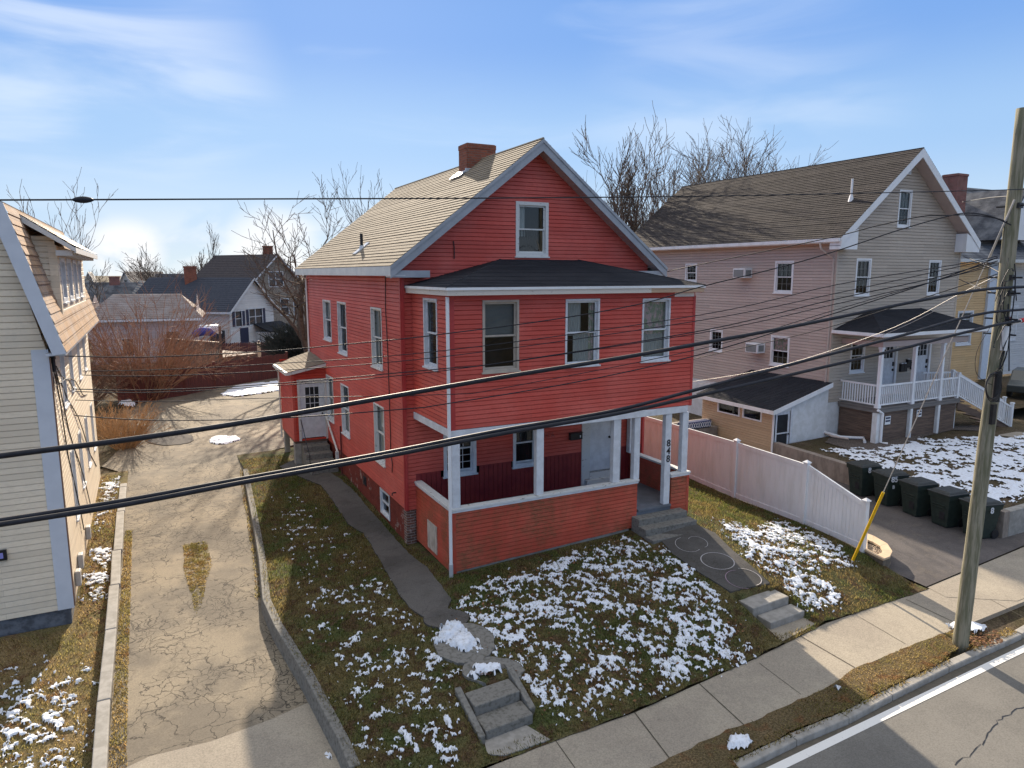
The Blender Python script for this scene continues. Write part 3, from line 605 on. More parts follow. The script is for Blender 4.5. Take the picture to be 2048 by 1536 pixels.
# grass -------------------------------------------------
def edge0(poly, x, y, r):
    s = 0
    for dx, dy in ((0, 0), (r, 0), (-r, 0), (0, r), (0, -r)): s = s+inpoly(x+dx, y+dy, poly)
    return s/5
def inpoly(x, y, poly):
    ins = np.zeros(np.shape(x), bool)
    for i in range(len(poly)):
        (x1, y1), (x2, y2) = poly[i-1], poly[i]; ins ^= ((y1 > y) != (y2 > y)) & (x < (x2-x1)*(y-y1)/(y2-y1+1e-12)+x1)
    return ins
def blades(name, n, poly, H, mat, h=(.04, .09), wd=.009, dens=None, label='', cat='grass', lean=.5, seed=1):
    rr = np.random.RandomState(seed); xs = [p[0] for p in poly]; ys = [p[1] for p in poly]
    x = rr.uniform(min(xs), max(xs), n); y = rr.uniform(min(ys), max(ys), n)
    ins = np.zeros(n, bool)
    for i in range(len(poly)):
        (x1, y1), (x2, y2) = poly[i-1], poly[i]
        c = ((y1 > y) != (y2 > y)) & (x < (x2-x1)*(y-y1)/(y2-y1+1e-12)+x1); ins ^= c
    if dens is not None: ins &= rr.rand(n) < dens(x, y)
    x, y = x[ins], y[ins]; m = len(x)
    z = H(x, y); hh = rr.uniform(*h, m)*(.6+.8*fbm(x, y, 2.2, 3, 9)); an = rr.uniform(0, 2*np.pi, m); la = rr.uniform(0, 2*np.pi, m)*.35+2*np.pi*fbm(x, y, 1.3, 2, 4); ln = rr.uniform(.2, 1, m)*lean*hh*1.6
    v = np.zeros((m, 3, 3)); v[:, 0] = np.stack([x-np.cos(an)*wd, y-np.sin(an)*wd, z-.012], 1); v[:, 1] = np.stack([x+np.cos(an)*wd, y+np.sin(an)*wd, z-.012], 1)
    v[:, 2] = np.stack([x+np.cos(la)*ln, y+np.sin(la)*ln, z+hh], 1)
    me = bpy.data.meshes.new(name); me.vertices.add(m*3); me.vertices.foreach_set('co', v.ravel()); me.loops.add(m*3); me.loops.foreach_set('vertex_index', np.arange(m*3, dtype=np.int32))
    me.polygons.add(m); me.polygons.foreach_set('loop_start', np.arange(0, m*3, 3, dtype=np.int32)); me.update(calc_edges=True); me.materials.append(mat)
    ob = bpy.data.objects.new(name, me); C.objects.link(ob); return tag(ob, label, cat, kind='stuff')
HLv = lambda x, y: HLa(x, y)+.02*(fbm(x, y, 3, 3, 5)-.5)
lawnpoly = [(xleft(y), y) for y in np.linspace(11, -8, 30)]+[p for p in inn if -3 < p[0] < 10.9]+[(10.85, -6.9), (10.85, 10), (7.8, 10), (7.6, 0), (7.4, -2.6), (.2, -2.6), (0, 0), (0, 9), (-1.3, 9), (-1.3, 11)]
walk_side = P2([(560, 935), (600, 955), (643, 972), (675, 1017), (697, 1050), (726, 1068), (742, 1091), (764, 1130), (778, 1154), (798, 1188), (818, 1218), (850, 1238), (893, 1228), (903, 1200), (875, 1164), (856, 1138), (818, 1109), (803, 1092), (767, 1052), (742, 1024), (714, 990), (684, 962), (640, 935), (600, 915)], HL)
walk_r = [(5.35, -3.55), (6.95, -3.55), (6.98, -4.3), (6.95, -5.1), (6.9, -5.95), (5.72, -5.86), (5.6, -5.0), (5.45, -4.2)]
walk_r = P2([(1318, 1078), (1345, 1110), (1400, 1148), (1461, 1186), (1540, 1169), (1500, 1132), (1462, 1100), (1430, 1068), (1385, 1048), (1330, 1058)], HL)
slab1 = ell(928, 1290, 62, 40, H=HL, amp=.05); slab0 = ell(893, 1240, 46, 20, H=HL, amp=.08, seed=4); slab2 = ell(985, 1345, 62, 26, H=HL, amp=.06, seed=2)
def inpoly(x, y, poly):
    ins = np.zeros(np.shape(x), bool)
    for i in range(len(poly)):
        (x1, y1), (x2, y2) = poly[i-1], poly[i]; ins ^= ((y1 > y) != (y2 > y)) & (x < (x2-x1)*(y-y1)/(y2-y1+1e-12)+x1)
    return ins
hard = [walk_side, walk_r, slab1, slab0, slab2, [(-1.25, -6.45), (-.25, -6.35), (-.2, -7.6), (-1.3, -7.7)], [(5.2, -2.5), (7.1, -2.5), (7.1, -3.7), (5.2, -3.7)], [(5.6, -5.9), (6.95, -6), (6.95, -7.1), (5.6, -7.1)], [(-1.3, 6.6), (0, 6.6), (0, 9), (-1.3, 9)]]
def off_hard(x, y):
    k = np.ones(np.shape(x), bool)
    for p in hard: k &= ~inpoly(x, y, p)
    return k
dry = lambda x, y: inpoly(x, y, [(7.4, 9), (7.4, -2), (9.3, -4.4), (9.6, -6.9), (8, -7.1), (6.9, -5.5), (7.0, -2.8), (7.6, 0), (7.6, 9)]) | inpoly(x, y, [(-3.4, 11), (-3.4, 4.5), (-2.4, 6), (-1.5, 10.9)])
blades('lawn_grass', 200000, lawnpoly, HLv, BLADE, (.035, .095), .0095, dens=lambda x, y: off_hard(x, y)*(1-.75*dry(x, y)), label='thin green and straw coloured winter grass of the front lawn')
blades('dry_lawn_grass', 90000, lawnpoly, HLv, DRYB, (.025, .07), .009, dens=lambda x, y: off_hard(x, y)*(.9*dry(x, y)+.30*(fbm(x, y, 1.5, 3, 2) > .5)), label='dry yellow grass in sunlit strips of the lawn', seed=3)
# snow ---------------------------------------------------
def snow(name, bbox, H, dens, label, res=.02, sc=12, seed=0, hgt=.022, base=.026, aniso=1.0):
    x = np.arange(bbox[0], bbox[1], res); y = np.arange(bbox[2], bbox[3], res); X_, Y_ = np.meshgrid(x, y)
    f = .68*fbm(X_*aniso, Y_, sc, 5, seed)+.32*fbm(X_+.3*Y_, Y_*1.2, sc*.28, 2, seed+3)+.22*(fbm(X_, Y_, 21, 3, seed+5)-.5)
    f = (f-f.mean())/f.std()*.17+.5
    d = dens(X_, Y_); t = f-(1-d); Z_ = H(X_, Y_)+base+np.clip(t*(.30 if hgt < .045 else .55), -.06, hgt)+.008*(fbm(X_, Y_, 26, 2, 31)-.5)
    ok = (t > -.11) & (d > .01); c = ok[:-1, :-1] & ok[1:, :-1] & ok[:-1, 1:] & ok[1:, 1:]
    idx = -np.ones(X_.shape, int); use = np.zeros(X_.shape, bool); use[:-1, :-1] |= c; use[1:, :-1] |= c; use[:-1, 1:] |= c; use[1:, 1:] |= c
    idx[use] = np.arange(use.sum()); me = bpy.data.meshes.new(name); jj, ii = np.nonzero(c)
    fc = np.stack([idx[jj, ii], idx[jj, ii+1], idx[jj+1, ii+1], idx[jj+1, ii]], 1)
    me.vertices.add(int(use.sum())); me.vertices.foreach_set('co', np.stack([X_[use], Y_[use], Z_[use]], 1).ravel()); me.loops.add(len(fc)*4); me.loops.foreach_set('vertex_index', fc.ravel().astype(np.int32))
    me.polygons.add(len(fc)); me.polygons.foreach_set('loop_start', np.arange(0, len(fc)*4, 4, dtype=np.int32)); me.polygons.foreach_set('use_smooth', np.ones(len(fc), bool)); me.update(calc_edges=True); me.materials.append(SNOW)
    ob = bpy.data.objects.new(name, me); C.objects.link(ob); return tag(ob, label, 'snow', kind='stuff')
def soft(x, a, b): return np.clip((x-a)/(b-a), 0, 1)
def edge(poly, x, y, r=.25):         # smooth inside mask
    k = inpoly(x, y, poly).astype(float); n = 0; s = 0
    for dx, dy in ((0, 0), (r, 0), (-r, 0), (0, r), (0, -r), (r*.7, r*.7), (-r*.7, r*.7), (r*.7, -r*.7), (-r*.7, -r*.7)): s = s+inpoly(x+dx, y+dy, poly); n += 1
    return s/n
A1 = P2([(905, 1200), (960, 1165), (1060, 1130), (1200, 1090), (1250, 1068), (1330, 1090), (1400, 1150), (1460, 1210), (1500, 1270), (1530, 1310), (1440, 1345), (1340, 1385), (1280, 1400), (1180, 1440), (1080, 1450), (1050, 1380), (960, 1300), (900, 1240)], HL)
A2 = P2([(590, 1210), (700, 1170), (800, 1160), (850, 1240), (905, 1300), (930, 1370), (935, 1450), (960, 1536), (760, 1536), (660, 1370)], HL)
A3 = P2([(1425, 1035), (1500, 1050), (1560, 1040), (1680, 1090), (1720, 1135), (1640, 1140), (1690, 1190), (1700, 1215), (1640, 1235), (1590, 1200), (1540, 1150), (1480, 1110)], HL)
A4 = P2([(560, 960), (700, 1060), (800, 1180), (700, 1180), (600, 1200), (560, 1120)], HL)
def dlawn(x, y): return (.40*edge(A1, x, y, .2)*(.82+.5*(fbm(x, y, .7, 2, 44)-.2))+.27*edge(A2, x, y, .3)*(.85+.5*soft(-y, 4.5, 7))+.45*edge(A3, x, y, .2)+.15*edge(A4, x, y, .3))*off_hard(x, y)
snow('lawn_snow', (-3.6, 10.9, -8.3, 6), HLv, dlawn, 'thin patchy snow lying over the grass of the front lawn', seed=2)
def mound(name, pts, H, hg, label, seed=1, res=.03, amp=.3):
    poly = P2(pts, H) if isinstance(pts[0][0], (int, float)) and pts[0][0] > 60 else pts
    xs = [p[0] for p in poly]; ys = [p[1] for p in poly]
    return snow(name, (min(xs)-.2, max(xs)+.2, min(ys)-.2, max(ys)+.2), np.vectorize(H), lambda x, y: .5*edge(poly, x, y, .1)+.32*edge(poly, x, y, .2)**2, label, res=res, seed=seed, hgt=hg, sc=2.6)
mound('snow_pile', [(868, 1258), (895, 1243), (930, 1248), (962, 1275), (968, 1305), (930, 1310), (880, 1288)], lambda x, y: HL(x, y)+.02, .12, 'thick snow lying on the round stone slab in the lawn', 3)
mound('snow_puddle', [(415, 880), (440, 871), (478, 873), (480, 881), (450, 890), (418, 889)], Hd, .03, 'small oval patch of snow in the middle of the sunlit drive', 5, .04)
mound('drive_snow', [(440, 790), (470, 772), (560, 762), (560, 782), (510, 790), (470, 795)], Hd, .05, 'melting snow at the far end of the drive by the red fence', 9, .08)
mound('kerb_snow', [(628, 1420), (652, 1450), (672, 1500), (684, 1536), (655, 1536), (640, 1480), (620, 1440)], lambda x, y: Hd(x, y)+.01, .07, 'line of snow against the drive wall near the sidewalk', 6, .03)
mound('verge_snow', [(1450, 1480), (1475, 1462), (1500, 1468), (1495, 1500), (1470, 1512), (1455, 1500)], flat(SW+.03), .06, 'lump of snow on the shaded verge beside the sidewalk', 7)
mound('verge_snow', [(1655, 1372), (1690, 1365), (1690, 1378), (1665, 1382)], flat(SW+.03), .05, 'small lump of snow at the left tip of the sunlit verge', 8)
mound('verge_snow', [(1890, 1248), (1920, 1240), (1985, 1252), (1975, 1268), (1930, 1262), (1895, 1258)], flat(SW+.03), .05, 'snow at the foot of the utility pole', 4)
mound('path_snow', [(918, 1350), (950, 1330), (1000, 1325), (1015, 1340), (960, 1360), (935, 1372), (920, 1365)], lambda x, y: HL(x, y)+.04, .06, 'snow on the broken slab above the lower stone steps', 2)
def strip_snow(x, y): return .5*edge([(-7.5, 3), (-6.95, 9), (-6.95, 11), (-7.5, 10)], x, y, .2)+.5*edge([(-7.5, 1.0), (-6.95, 1.0), (-6.95, 4), (-7.5, 4)], x, y, .15)+.33*edge([(-11, -5.6), (-6.95, -6.2), (-6.95, -1.8), (-7.6, -1.2), (-11, -2.5)], x, y, .4)
snow('side_strip_snow', (-11, -6.9, -8, 11.5), lambda x, y: np.vectorize(Hs)(x, y)+.03, strip_snow, 'scraps of snow on the dry strip beside the cream house', seed=11)
def lotsnow(x, y): return .56*edge([(17.2, 1.0), (16.5, -1), (16.4, -5.6), (29, -5.7), (29, -1), (26.5, -.9), (21.5, .6), (19, .2)], x, y, .3)
snow('lot_snow', (16.3, 29.5, -5.95, 2), lambda x, y: np.vectorize(HB)(x, y), lotsnow, 'snow covering most of the raised lawn of the beige house', res=.05, sc=5, seed=21)
tag(drape('dry_strip', [(-11, -8.2), (-6.72, -8.2), (-6.72, 11.4), (-7.62, 11.4), (-7.62, .2), (-11, .2)], Hs, .03, DRYG, .8, .2), kind='structure')
blades('strip_grass', 42000, [(-11, -7.5), (-6.95, -7.5), (-6.95, 11), (-7.55, 11), (-7.55, 0), (-11, 0)], lambda x, y: np.vectorize(Hs)(x, y)+.03, DRYB, (.03, .08), .009, label='dry grass and leaves in the strip beside the cream house', seed=5)
# verge
vp = [(ott[i][0], ott[i][1]) for i in range(len(ott)) if -5 < ott[i][0] < 10]; vk = [(x, y+.19) for x, y in kerb_f if -5 < x < 10.6]
verge = [(-6, -9.7)]+vp+[(9.95, -8.75)]+[(10.3, -8.9)]+vk[::-1]+[(-6, -10.4)]
VERG = groundmat('verge_ground', ((.22, .16, .09), (.17, .13, .07), (.20, .11, .055)))
tag(drape('verge', rough_poly(verge, .03, .2), flat(SW), .012, VERG, 1.5), kind='structure')
vd = [p for p in verge]
blades('verge_grass', 34000, verge, lambda x, y: SW+.01+0*x, DRYB, (.02, .055), .009, label='dry grass and dead leaves of the verge between sidewalk and road', seed=8, dens=lambda x, y: .15+.85*soft(x, 3.6, 4.6), lean=.9)
dp = P2([(366, 1088), (412, 1083), (424, 1130), (412, 1165), (403, 1215), (392, 1230), (380, 1180), (368, 1140)], Hd)
blades('drive_weeds', 16000, dp, lambda x, y: np.vectorize(Hd)(x, y)+.005, DRYB, (.015, .04), .009, label='patch of dry weeds growing through the cracked drive', seed=13, lean=1.0, dens=lambda x, y: edge0(dp, x, y, .2)**2*(.35+.65*(fbm(x, y, 9, 3, 8) > .45)))
e1 = [(p[0]-.12, p[1]) for p in dr_e[:5]]+[(p[0]+.14, p[1]) for p in dr_e[:5]][::-1]
blades('drive_edge_weeds', 8000, e1, lambda x, y: np.vectorize(Hd)(x, y)+.005, DRYB, (.03, .08), .01, label='dry weeds along the right edge of the drive', seed=14)
e2 = [(-6.68, 5), (-6.5, 5), (-6.45, -6.8), (-6.7, -6.8)]
blades('drive_edge_weeds', 7000, e2, lambda x, y: np.vectorize(Hd)(x, y)+.005, DRYB, (.015, .05), .01, label='dry weeds along the left edge of the drive below the long concrete curb', seed=15)
kv = [(x, y+.10) for x, y in kerb_f if -5 < x < 12]
blades('kerb_weeds', 9000, kv+[(x, y+.22) for x, y in kv][::-1], lambda x, y: SW+.0+0*x, DRYB, (.02, .07), .01, label='dry weeds creeping over the back of the kerb', seed=31, dens=lambda x, y: (fbm(x, y, 1.6, 3, 12) > .42)*1.0, lean=1.0)
# leaves
def leaves(name, n, poly, H, label, seed=1):
    rr = random.Random(seed); m = MB(); xs = [p[0] for p in poly]; ys = [p[1] for p in poly]
    while n > 0:
        x, y = rr.uniform(min(xs), max(xs)), rr.uniform(min(ys), max(ys))
        if not inpoly(np.array(x), np.array(y), poly): continue
        n -= 1; a = rr.uniform(0, 6.3); s = rr.uniform(.02, .045); z = H(x, y)+rr.uniform(.01, .05); t = [rr.uniform(-.02, .02) for _ in range(4)]
        m.face([(x+math.cos(a+k*1.57)*s*(1 if k % 2 else .6), y+math.sin(a+k*1.57)*s*(1 if k % 2 else .6), z+t[k]) for k in range(4)])
    tag(m.build(name, LEAF), label, 'leaves', kind='stuff')
leaves('dead_leaves', 900, A1, HL, 'brown dead leaves scattered over the snowy front lawn')
leaves('dead_leaves', 500, A3, HL, 'brown dead leaves on the sunlit lawn below the white fence', 2)
leaves('dead_leaves', 260, P2([(1935, 1258), (1990, 1262), (2010, 1285), (1960, 1300), (1940, 1290)], flat(SW)), flat(SW), 'heap of dead leaves right of the utility pole', 3)
leaves('dead_leaves', 700, [(-7.5, 0), (-6.95, 0), (-6.95, 10), (-7.5, 10)], lambda x, y: Hs(x, y)+.02, 'dead leaves along the wall of the cream house', 4)
leaves('dead_leaves', 60, P2([(955, 1335), (975, 1335), (985, 1355), (960, 1355)], HL), lambda x, y: HL(x, y)+.03, 'small heap of dark leaves on the broken slab', 5)
# walks, slabs, curbs
tag(drape('side_walk', rough_poly(walk_side, .02, .2), HL, .035, WALKM, .5, .06), 'dark damp concrete walk along the left wall of the red house', 'walkway')
wk = drape('front_walk', walk_r, HL, .035, WALKM, .4, .06); tag(wk, 'dark concrete walk with chalk circles below the porch steps', 'walkway')
def chalk(u, v, ru, rv, a0, a1, mat, wd=.012, rot=0):
    m = MB(); k = 30; pr = None
    for i in range(k+1):
        a = R(a0+(a1-a0)*i/k); du, dv = ru*math.cos(a), rv*math.sin(a); q = hit(u+du*math.cos(rot)-dv*math.sin(rot), v+du*math.sin(rot)+dv*math.cos(rot), HL); q.z = HL(q.x, q.y)+.042
        if pr:
            n = (q-pr).cross(Vector((0, 0, 1))).normalized()*wd; m.face([pr-n, q-n, q+n, pr+n])
        pr = q
    m.build('chalk_circle', mat, wk)
chalk(1435, 1125, 34, 16, 0, 360, CHALK, .012, .18); chalk(1376, 1092, 26, 14, 20, 230, CHALK, .007, .2); chalk(1396, 1087, 20, 10, 180, 400, CHALK, .006, .3)
chalk(1484, 1162, 34, 17, 60, 240, CHALKP, .008, .25); chalk(1492, 1157, 32, 15, 230, 400, CHALK, .010, .3)
st = tag(drape('stone_slab', slab1, HL, .05, CONCD, .4, .08), 'round grey stone slab under the pile of snow', 'stone slab')
tag(drape('stone_slab', slab0, HL, .04, WALKM, .4, .08), 'dark stone slab just below the corner of the red porch', 'stone slab')
tag(drape('stone_slab', slab2, HL, .05, CONCD, .4, .08), 'broken snowy slab just above the lower stone steps', 'stone slab')
sl = P2([(965, 1470), (1010, 1440), (1050, 1450), (1100, 1480), (1010, 1512), (975, 1510)], flat(SW+.02))
tag(drape('stone_slab', sl, flat(SW), .035, CONC, .5, .05), 'slab between the lower stone steps and the sidewalk', 'stone slab')
sl = P2([(1490, 1262), (1600, 1216), (1650, 1238), (1560, 1285), (1500, 1285)], flat(SW+.02))
tag(drape('stone_slab', sl, flat(SW), .025, SIDEW, .5, .05), 'cracked slab between the right hand steps and the sidewalk', 'stone slab')
# two sidewalk-side flights
def steps(name, label, fl, mats, cheeks=None):
    t = thing(name, label, 'steps', (fl[0][0], fl[0][2], fl[0][4]))
    for x0, x1, y0, y1, z0, z1 in fl:
        m = MB(); m.hexa([(x0, y0, z0), (x1, y0+.06, z0), (x1, y1+.06, z0), (x0, y1, z0)], [(x0, y0, z1), (x1, y0+.06, z1), (x1, y1+.06, z1), (x0, y1, z1)]); m.build('step', mats, t, bevel=.02)
    for c in cheeks or (): m = MB(); m.hexa(c[0], c[1]); m.build('cheek_stone', mats, t, bevel=.02)
    return t
steps('lower_steps', 'pale concrete two step flight from sidewalk to chalked walk', [(5.78, 6.95, -6.46, -6.0, -.1, .32), (5.90, 7.02, -6.86, -6.46, -.15, .135)], CONC)
steps('lower_steps', 'old mossy stone steps sunk in the lawn left of the sidewalk slab', [(-1.17, -.27, -6.95, -6.5, -.1, .33), (-1.17, -.25, -7.4, -6.95, -.1, .15)], CONCD,
      [([(-1.32, -7.45, -.1), (-1.2, -7.45, -.1), (-1.2, -6.4, -.1), (-1.32, -6.4, -.1)], [(-1.32, -7.45, .12), (-1.2, -7.45, .12), (-1.2, -6.4, .42), (-1.32, -6.4, .42)]),
       ([(-.24, -7.2, -.1), (-.12, -7.2, -.1), (-.12, -6.3, -.1), (-.24, -6.3, -.1)], [(-.24, -7.2, .16), (-.12, -7.2, .16), (-.12, -6.3, .46), (-.24, -6.3, .46)])])
# drive curbs
lc = thing('concrete_curb', 'long pale concrete curb along the left edge of the drive', 'curb', (-6.8, 0, 0)); y = -8.0
rr = random.Random(2)
while y < 9.5:
    ln = rr.choice([1.8, 2.2, 2.6, 3.2]); m = MB(); dx = rr.uniform(-.02, .02); y2 = min(y+ln, 9.6)
    m.hexa([(-6.93+dx, y, -.2), (-6.72+dx, y, -.2), (-6.72-dx, y2-.02, .1), (-6.93-dx, y2-.02, .1)], [(-6.93+dx, y, Hd(0, y)+.1), (-6.72+dx, y, Hd(0, y)+.1), (-6.72-dx, y2-.02, Hd(0, y2)+.1), (-6.93-dx, y2-.02, Hd(0, y2)+.1)]); m.build('curb_section', CONC, lc, bevel=.02); y += ln
rc = thing('retaining_curb', 'dark concrete curb holding up the lawn along the right edge of the drive', 'curb', (-3.5, 0, 0))
for i, (a, b) in enumerate(zip(lle, lle[1:])):
    (x1, y1), (x2, y2) = a, b; h1, h2 = HL(x1, y1)+.03, HL(x2, y2)+.03; d = Vector((y2-y1, -(x2-x1), 0)).normalized(); d = d if d.x > 0 else -d
    m = MB(); dr = .12; x1i, y1i, x2i, y2i = x1+d.x*dr, y1+d.y*dr, x2+d.x*dr, y2+d.y*dr; x1-= .05; x2 -= .05
    m.hexa([(x1-.07, y1, -.2), (x1i, y1i, -.2), (x2i, y2i, -.2), (x2-.07, y2, -.2)], [(x1, y1, h1), (x1i, y1i, h1), (x2i, y2i, h2), (x2, y2, h2)]); m.build('curb_section', CONCD, rc, bevel=.015)
# ---------------------------------------------------------------- the red house
W_, LEN, EX, EZ, PKZ = 7.6, 11.68, .36, 7.84, 11.09
H1 = thing('red_house', 'red clapboard two and a half storey house with enclosed upper porch and tan roof', 'house', (3.8, 5.8, .6))
fL = Frame((0, 0, 0), (0, 1, 0), (-1, 0, 0)); fF = Frame((0, 0, 0), (1, 0, 0), (0, -1, 0)); fR = Frame((W_, 0, 0), (0, 1, 0), (1, 0, 0)); fB = Frame((0, LEN, 0), (1, 0, 0), (0, 1, 0))
def lop(ul, vl, ur, vr, zt, zb, x=0.0):
    a = onx(ul, vl, x).y; b = onx(ur, vr, x).y; return (min(a, b), max(a, b), zb, zt)
WL = [lop(648, 640, 663, 640, 6.70, 5.28), lop(677, 650, 694, 650, 6.71, 5.0), lop(744, 670, 765, 670, 6.69, 5.0), lop(655, 800, 668, 800, 3.98, 2.35), lop(684, 810, 699, 810, 3.96, 2.25), lop(750, 860, 770, 860, 3.94, 2.25)]
slope = (PKZ-EZ)/(3.8+EX)
def gr(z):       # gable outline x-range
    if z <= 7.95: return (0, W_)
    d = (z-7.95)/slope*.985; return (min(d, 3.79), max(W_-d, 3.81))
wm = MB()
clap(wm, fL, 1.5, 7.62, .104, lambda z: (0, LEN), WL); clap(wm, fR, 1.5, 7.9, .104, lambda z: (0, LEN)); clap(wm, fB, 1.5, 10.95, .104, gr)
GW = (3.2, 4.2, 8.08, 9.52); DR = (5.67, 6.5, 1.8, 3.85); PW = [(1.05, 2.0, 2.26, 3.7), (3.12, 3.92, 2.26, 3.6)]
clap(wm, fF, 4.0, 10.95, .104, gr, [GW]); clap(wm, fF, 1.5, 4.0, .104, lambda z: (0, .27)); clap(wm, fF, 2.45, 4.0, .104, lambda z: (.27, W_), PW+[DR]); 
for fr_, u in ((fL, 0), (fF, 0), (fR, 0), (fF, W_), (fL, LEN)): wm.fbox(fr_, u-.05, u+.05, -.05, .02, 1.5, 7.6, 1)
wm.build('wall', [RED, REDTRIM], H1)
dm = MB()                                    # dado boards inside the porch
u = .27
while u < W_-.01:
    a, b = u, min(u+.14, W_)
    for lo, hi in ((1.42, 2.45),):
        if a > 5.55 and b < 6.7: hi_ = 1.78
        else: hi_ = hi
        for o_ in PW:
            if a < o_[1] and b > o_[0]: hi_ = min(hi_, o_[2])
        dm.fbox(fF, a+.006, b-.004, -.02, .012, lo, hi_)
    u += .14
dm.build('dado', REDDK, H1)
# foundation
fo = MB(); BW = lop(760, 1000, 778, 1000, 1.46, .70)
def fnd(fr, u0, u1, zb, zt, op=None, mi=0):
    if op:
        fo.fbox(fr, u0, op[0], -.25, -.03, zb, zt, mi); fo.fbox(fr, op[1], u1, -.25, -.03, zb, zt, mi); fo.fbox(fr, op[0], op[1], -.25, -.03, op[3], zt, mi); fo.fbox(fr, op[0], op[1], -.25, -.03, zb, op[2], mi)
    else: fo.fbox(fr, u0, u1, -.25, -.03, zb, zt, mi)
fnd(fL, .26, LEN, .2, 1.495, BW); fnd(fF, .03, W_-.26, .2, 1.44); fnd(fR, .03, LEN-.03, .2, 1.495); fnd(fB, .26, W_-.26, .2, 1.495)
fo.build('foundation', REDB, H1)
sc = MB(); sc.fbox(fF, .0, .26, -.24, -.022, .2, 1.49); sc.fbox(fL, .0, .24, -.2, -.022, .2, 1.49); sc.build('foundation_corner', brick('bare_brick', (.22, .10, .07), (.10, .08, .07), (.40, .37, .34), wear=(.5, .48, .45), wamt=.6), H1)
# roof
rf = MB(); yf, yb = -.42, 12.0; xl, xr = -EX-.04, W_+EX+.04; ez = EZ-.03
shingles(rf, (xl, yf, ez), (xl, yb, ez), (3.8, yb, PKZ), (3.8, yf, PKZ), .145, .014, 0, .3)
shingles(rf, (xr, yb, ez), (xr, yf, ez), (3.8, yf, PKZ), (3.8, yb, PKZ), .145, .014, 0, .3)
rf.tube([(3.8, yf, PKZ+.005), (3.8, yb, PKZ+.005)], .035, 6)
roof1 = rf.build('roof', TAN, H1)
tr = MB(); n1_ = Vector((-slope, 0, 1)).normalized(); n2_ = Vector((slope, 0, 1)).normalized()
for a, b, n_ in (((xl, ez), (3.8, PKZ), n1_), ((xr, ez), (3.8, PKZ), n2_)):         # rake boards (front and back) and soffit
    for y0, y1 in ((yf-.0, yf+.03), (yb-.03, yb)):
        A, B = Vector((a[0], y0, a[1]-.004)), Vector((b[0], y0, b[1]-.004)); d = Vector((0, 0, -.30)); tr.prism([A, B, B+d, A+d], (0, y1-y0, 0))
    y0 = yf-.025; A, B = Vector((a[0], y0, a[1]-.004)), Vector((b[0], y0, b[1]-.004)); d = Vector((0, 0, -.09)); tr.prism([A, B, B+d, A+d], (0, .024, 0))
sep(tr, 'rake_board', ALUMG, roof1)
sf = MB()
for a, b in (((xl, ez), (3.8, PKZ)), ((W_+EX+.04, ez), (3.8, PKZ))):
    A, B = Vector((a[0], yf+.03, a[1]-.24)), Vector((b[0], yf+.03, b[1]-.24)); sf.prism([A, B, B+Vector((0, 0, -.02)), A+Vector((0, 0, -.02))], (0, -yf-.03, 0))
    k = 30
    for i in range(k):
        q = A.lerp(B, (i+.5)/k); sf.box(q.x-.006, q.x+.006, yf+.03, -.01, q.z-.03, q.z-.015)
sf.build('soffit', SOFFIT, roof1)
fa = MB()
for x0, x1 in ((-EX-.03, -EX+.0), (W_+EX, W_+EX+.03)): fa.box(x0, x1, yf+.035, yb-.035, 7.57, EZ-.035)
for x0, x1 in ((-EX, -.016), (W_+.016, W_+EX)): fa.box(x0, x1, yf+.035, yb-.035, 7.572, 7.59)
fa.box(-EX-.035, -EX+.03, yf+.002, yf+.034, 7.565, 7.80); fa.box(W_+EX-.03, W_+EX+.035, yf+.002, yf+.034, 7.565, 7.80)
fa.build('eave_fascia', ALUM, roof1)
er = MB(); er.box(-EX-.026, .62, yf+.04, -.0, 7.53, 7.70); er.box(W_-.62, W_+EX+.026, yf+.04, 0, 7.53, 7.70); sep(er, 'eave_return', ALUMG, roof1)
def chimney(parent, x0, x1, y0, y1, z0, z1, mat, corbel=.03, name='chimney'):
    m = MB(); k = round((z1-z0)/.072)
    m.box(x0, x1, y0, y1, z0, z1-.16); m.box(x0-corbel*.4, x1+corbel*.4, y0-corbel*.4, y1+corbel*.4, z1-.16, z1-.02)
    m.box(x0+.02, x1-.02, y0+.02, y1-.02, z1-.02, z1); c = m.build(name, mat, parent, bevel=.006)
    f = MB(); f.box(x0+.12, x1-.12, y0+.12, y1-.12, z1, z1+.004); f.build('flue', BLKM, c); return c
ch = chimney(roof1, 3.30, 4.28, 3.42, 4.05, 10.4, 11.56, BRICK)
fl_ = MB(); fl_.box(3.24, 3.8, 3.36, 3.42, 10.62, 10.80); fl_.prism([(3.0, 4.1, 10.50), (3.28, 4.1, 10.72), (3.28, 3.38, 10.72), (3.05, 3.38, 10.54)], (-.02, 0, .03)); fl_.build('flashing', ALUM, roof1)
vp_ = MB(); vp_.tube([(.33, 4.76, 8.2), (.33, 4.76, 8.84)], .045, 10); vp_.build('vent_pipe', BLKM, roof1); vf = MB(); vf.prism([(.1, 4.6, 8.2), (.55, 4.6, 8.55), (.55, 4.95, 8.55), (.1, 4.95, 8.2)], (-.02, 0, .03)); vf.tube([(.33, 4.76, 8.3), (.33, 4.76, 8.48)], [.09, .06], 10); vf.build('pipe_flashing', ALUM, roof1)
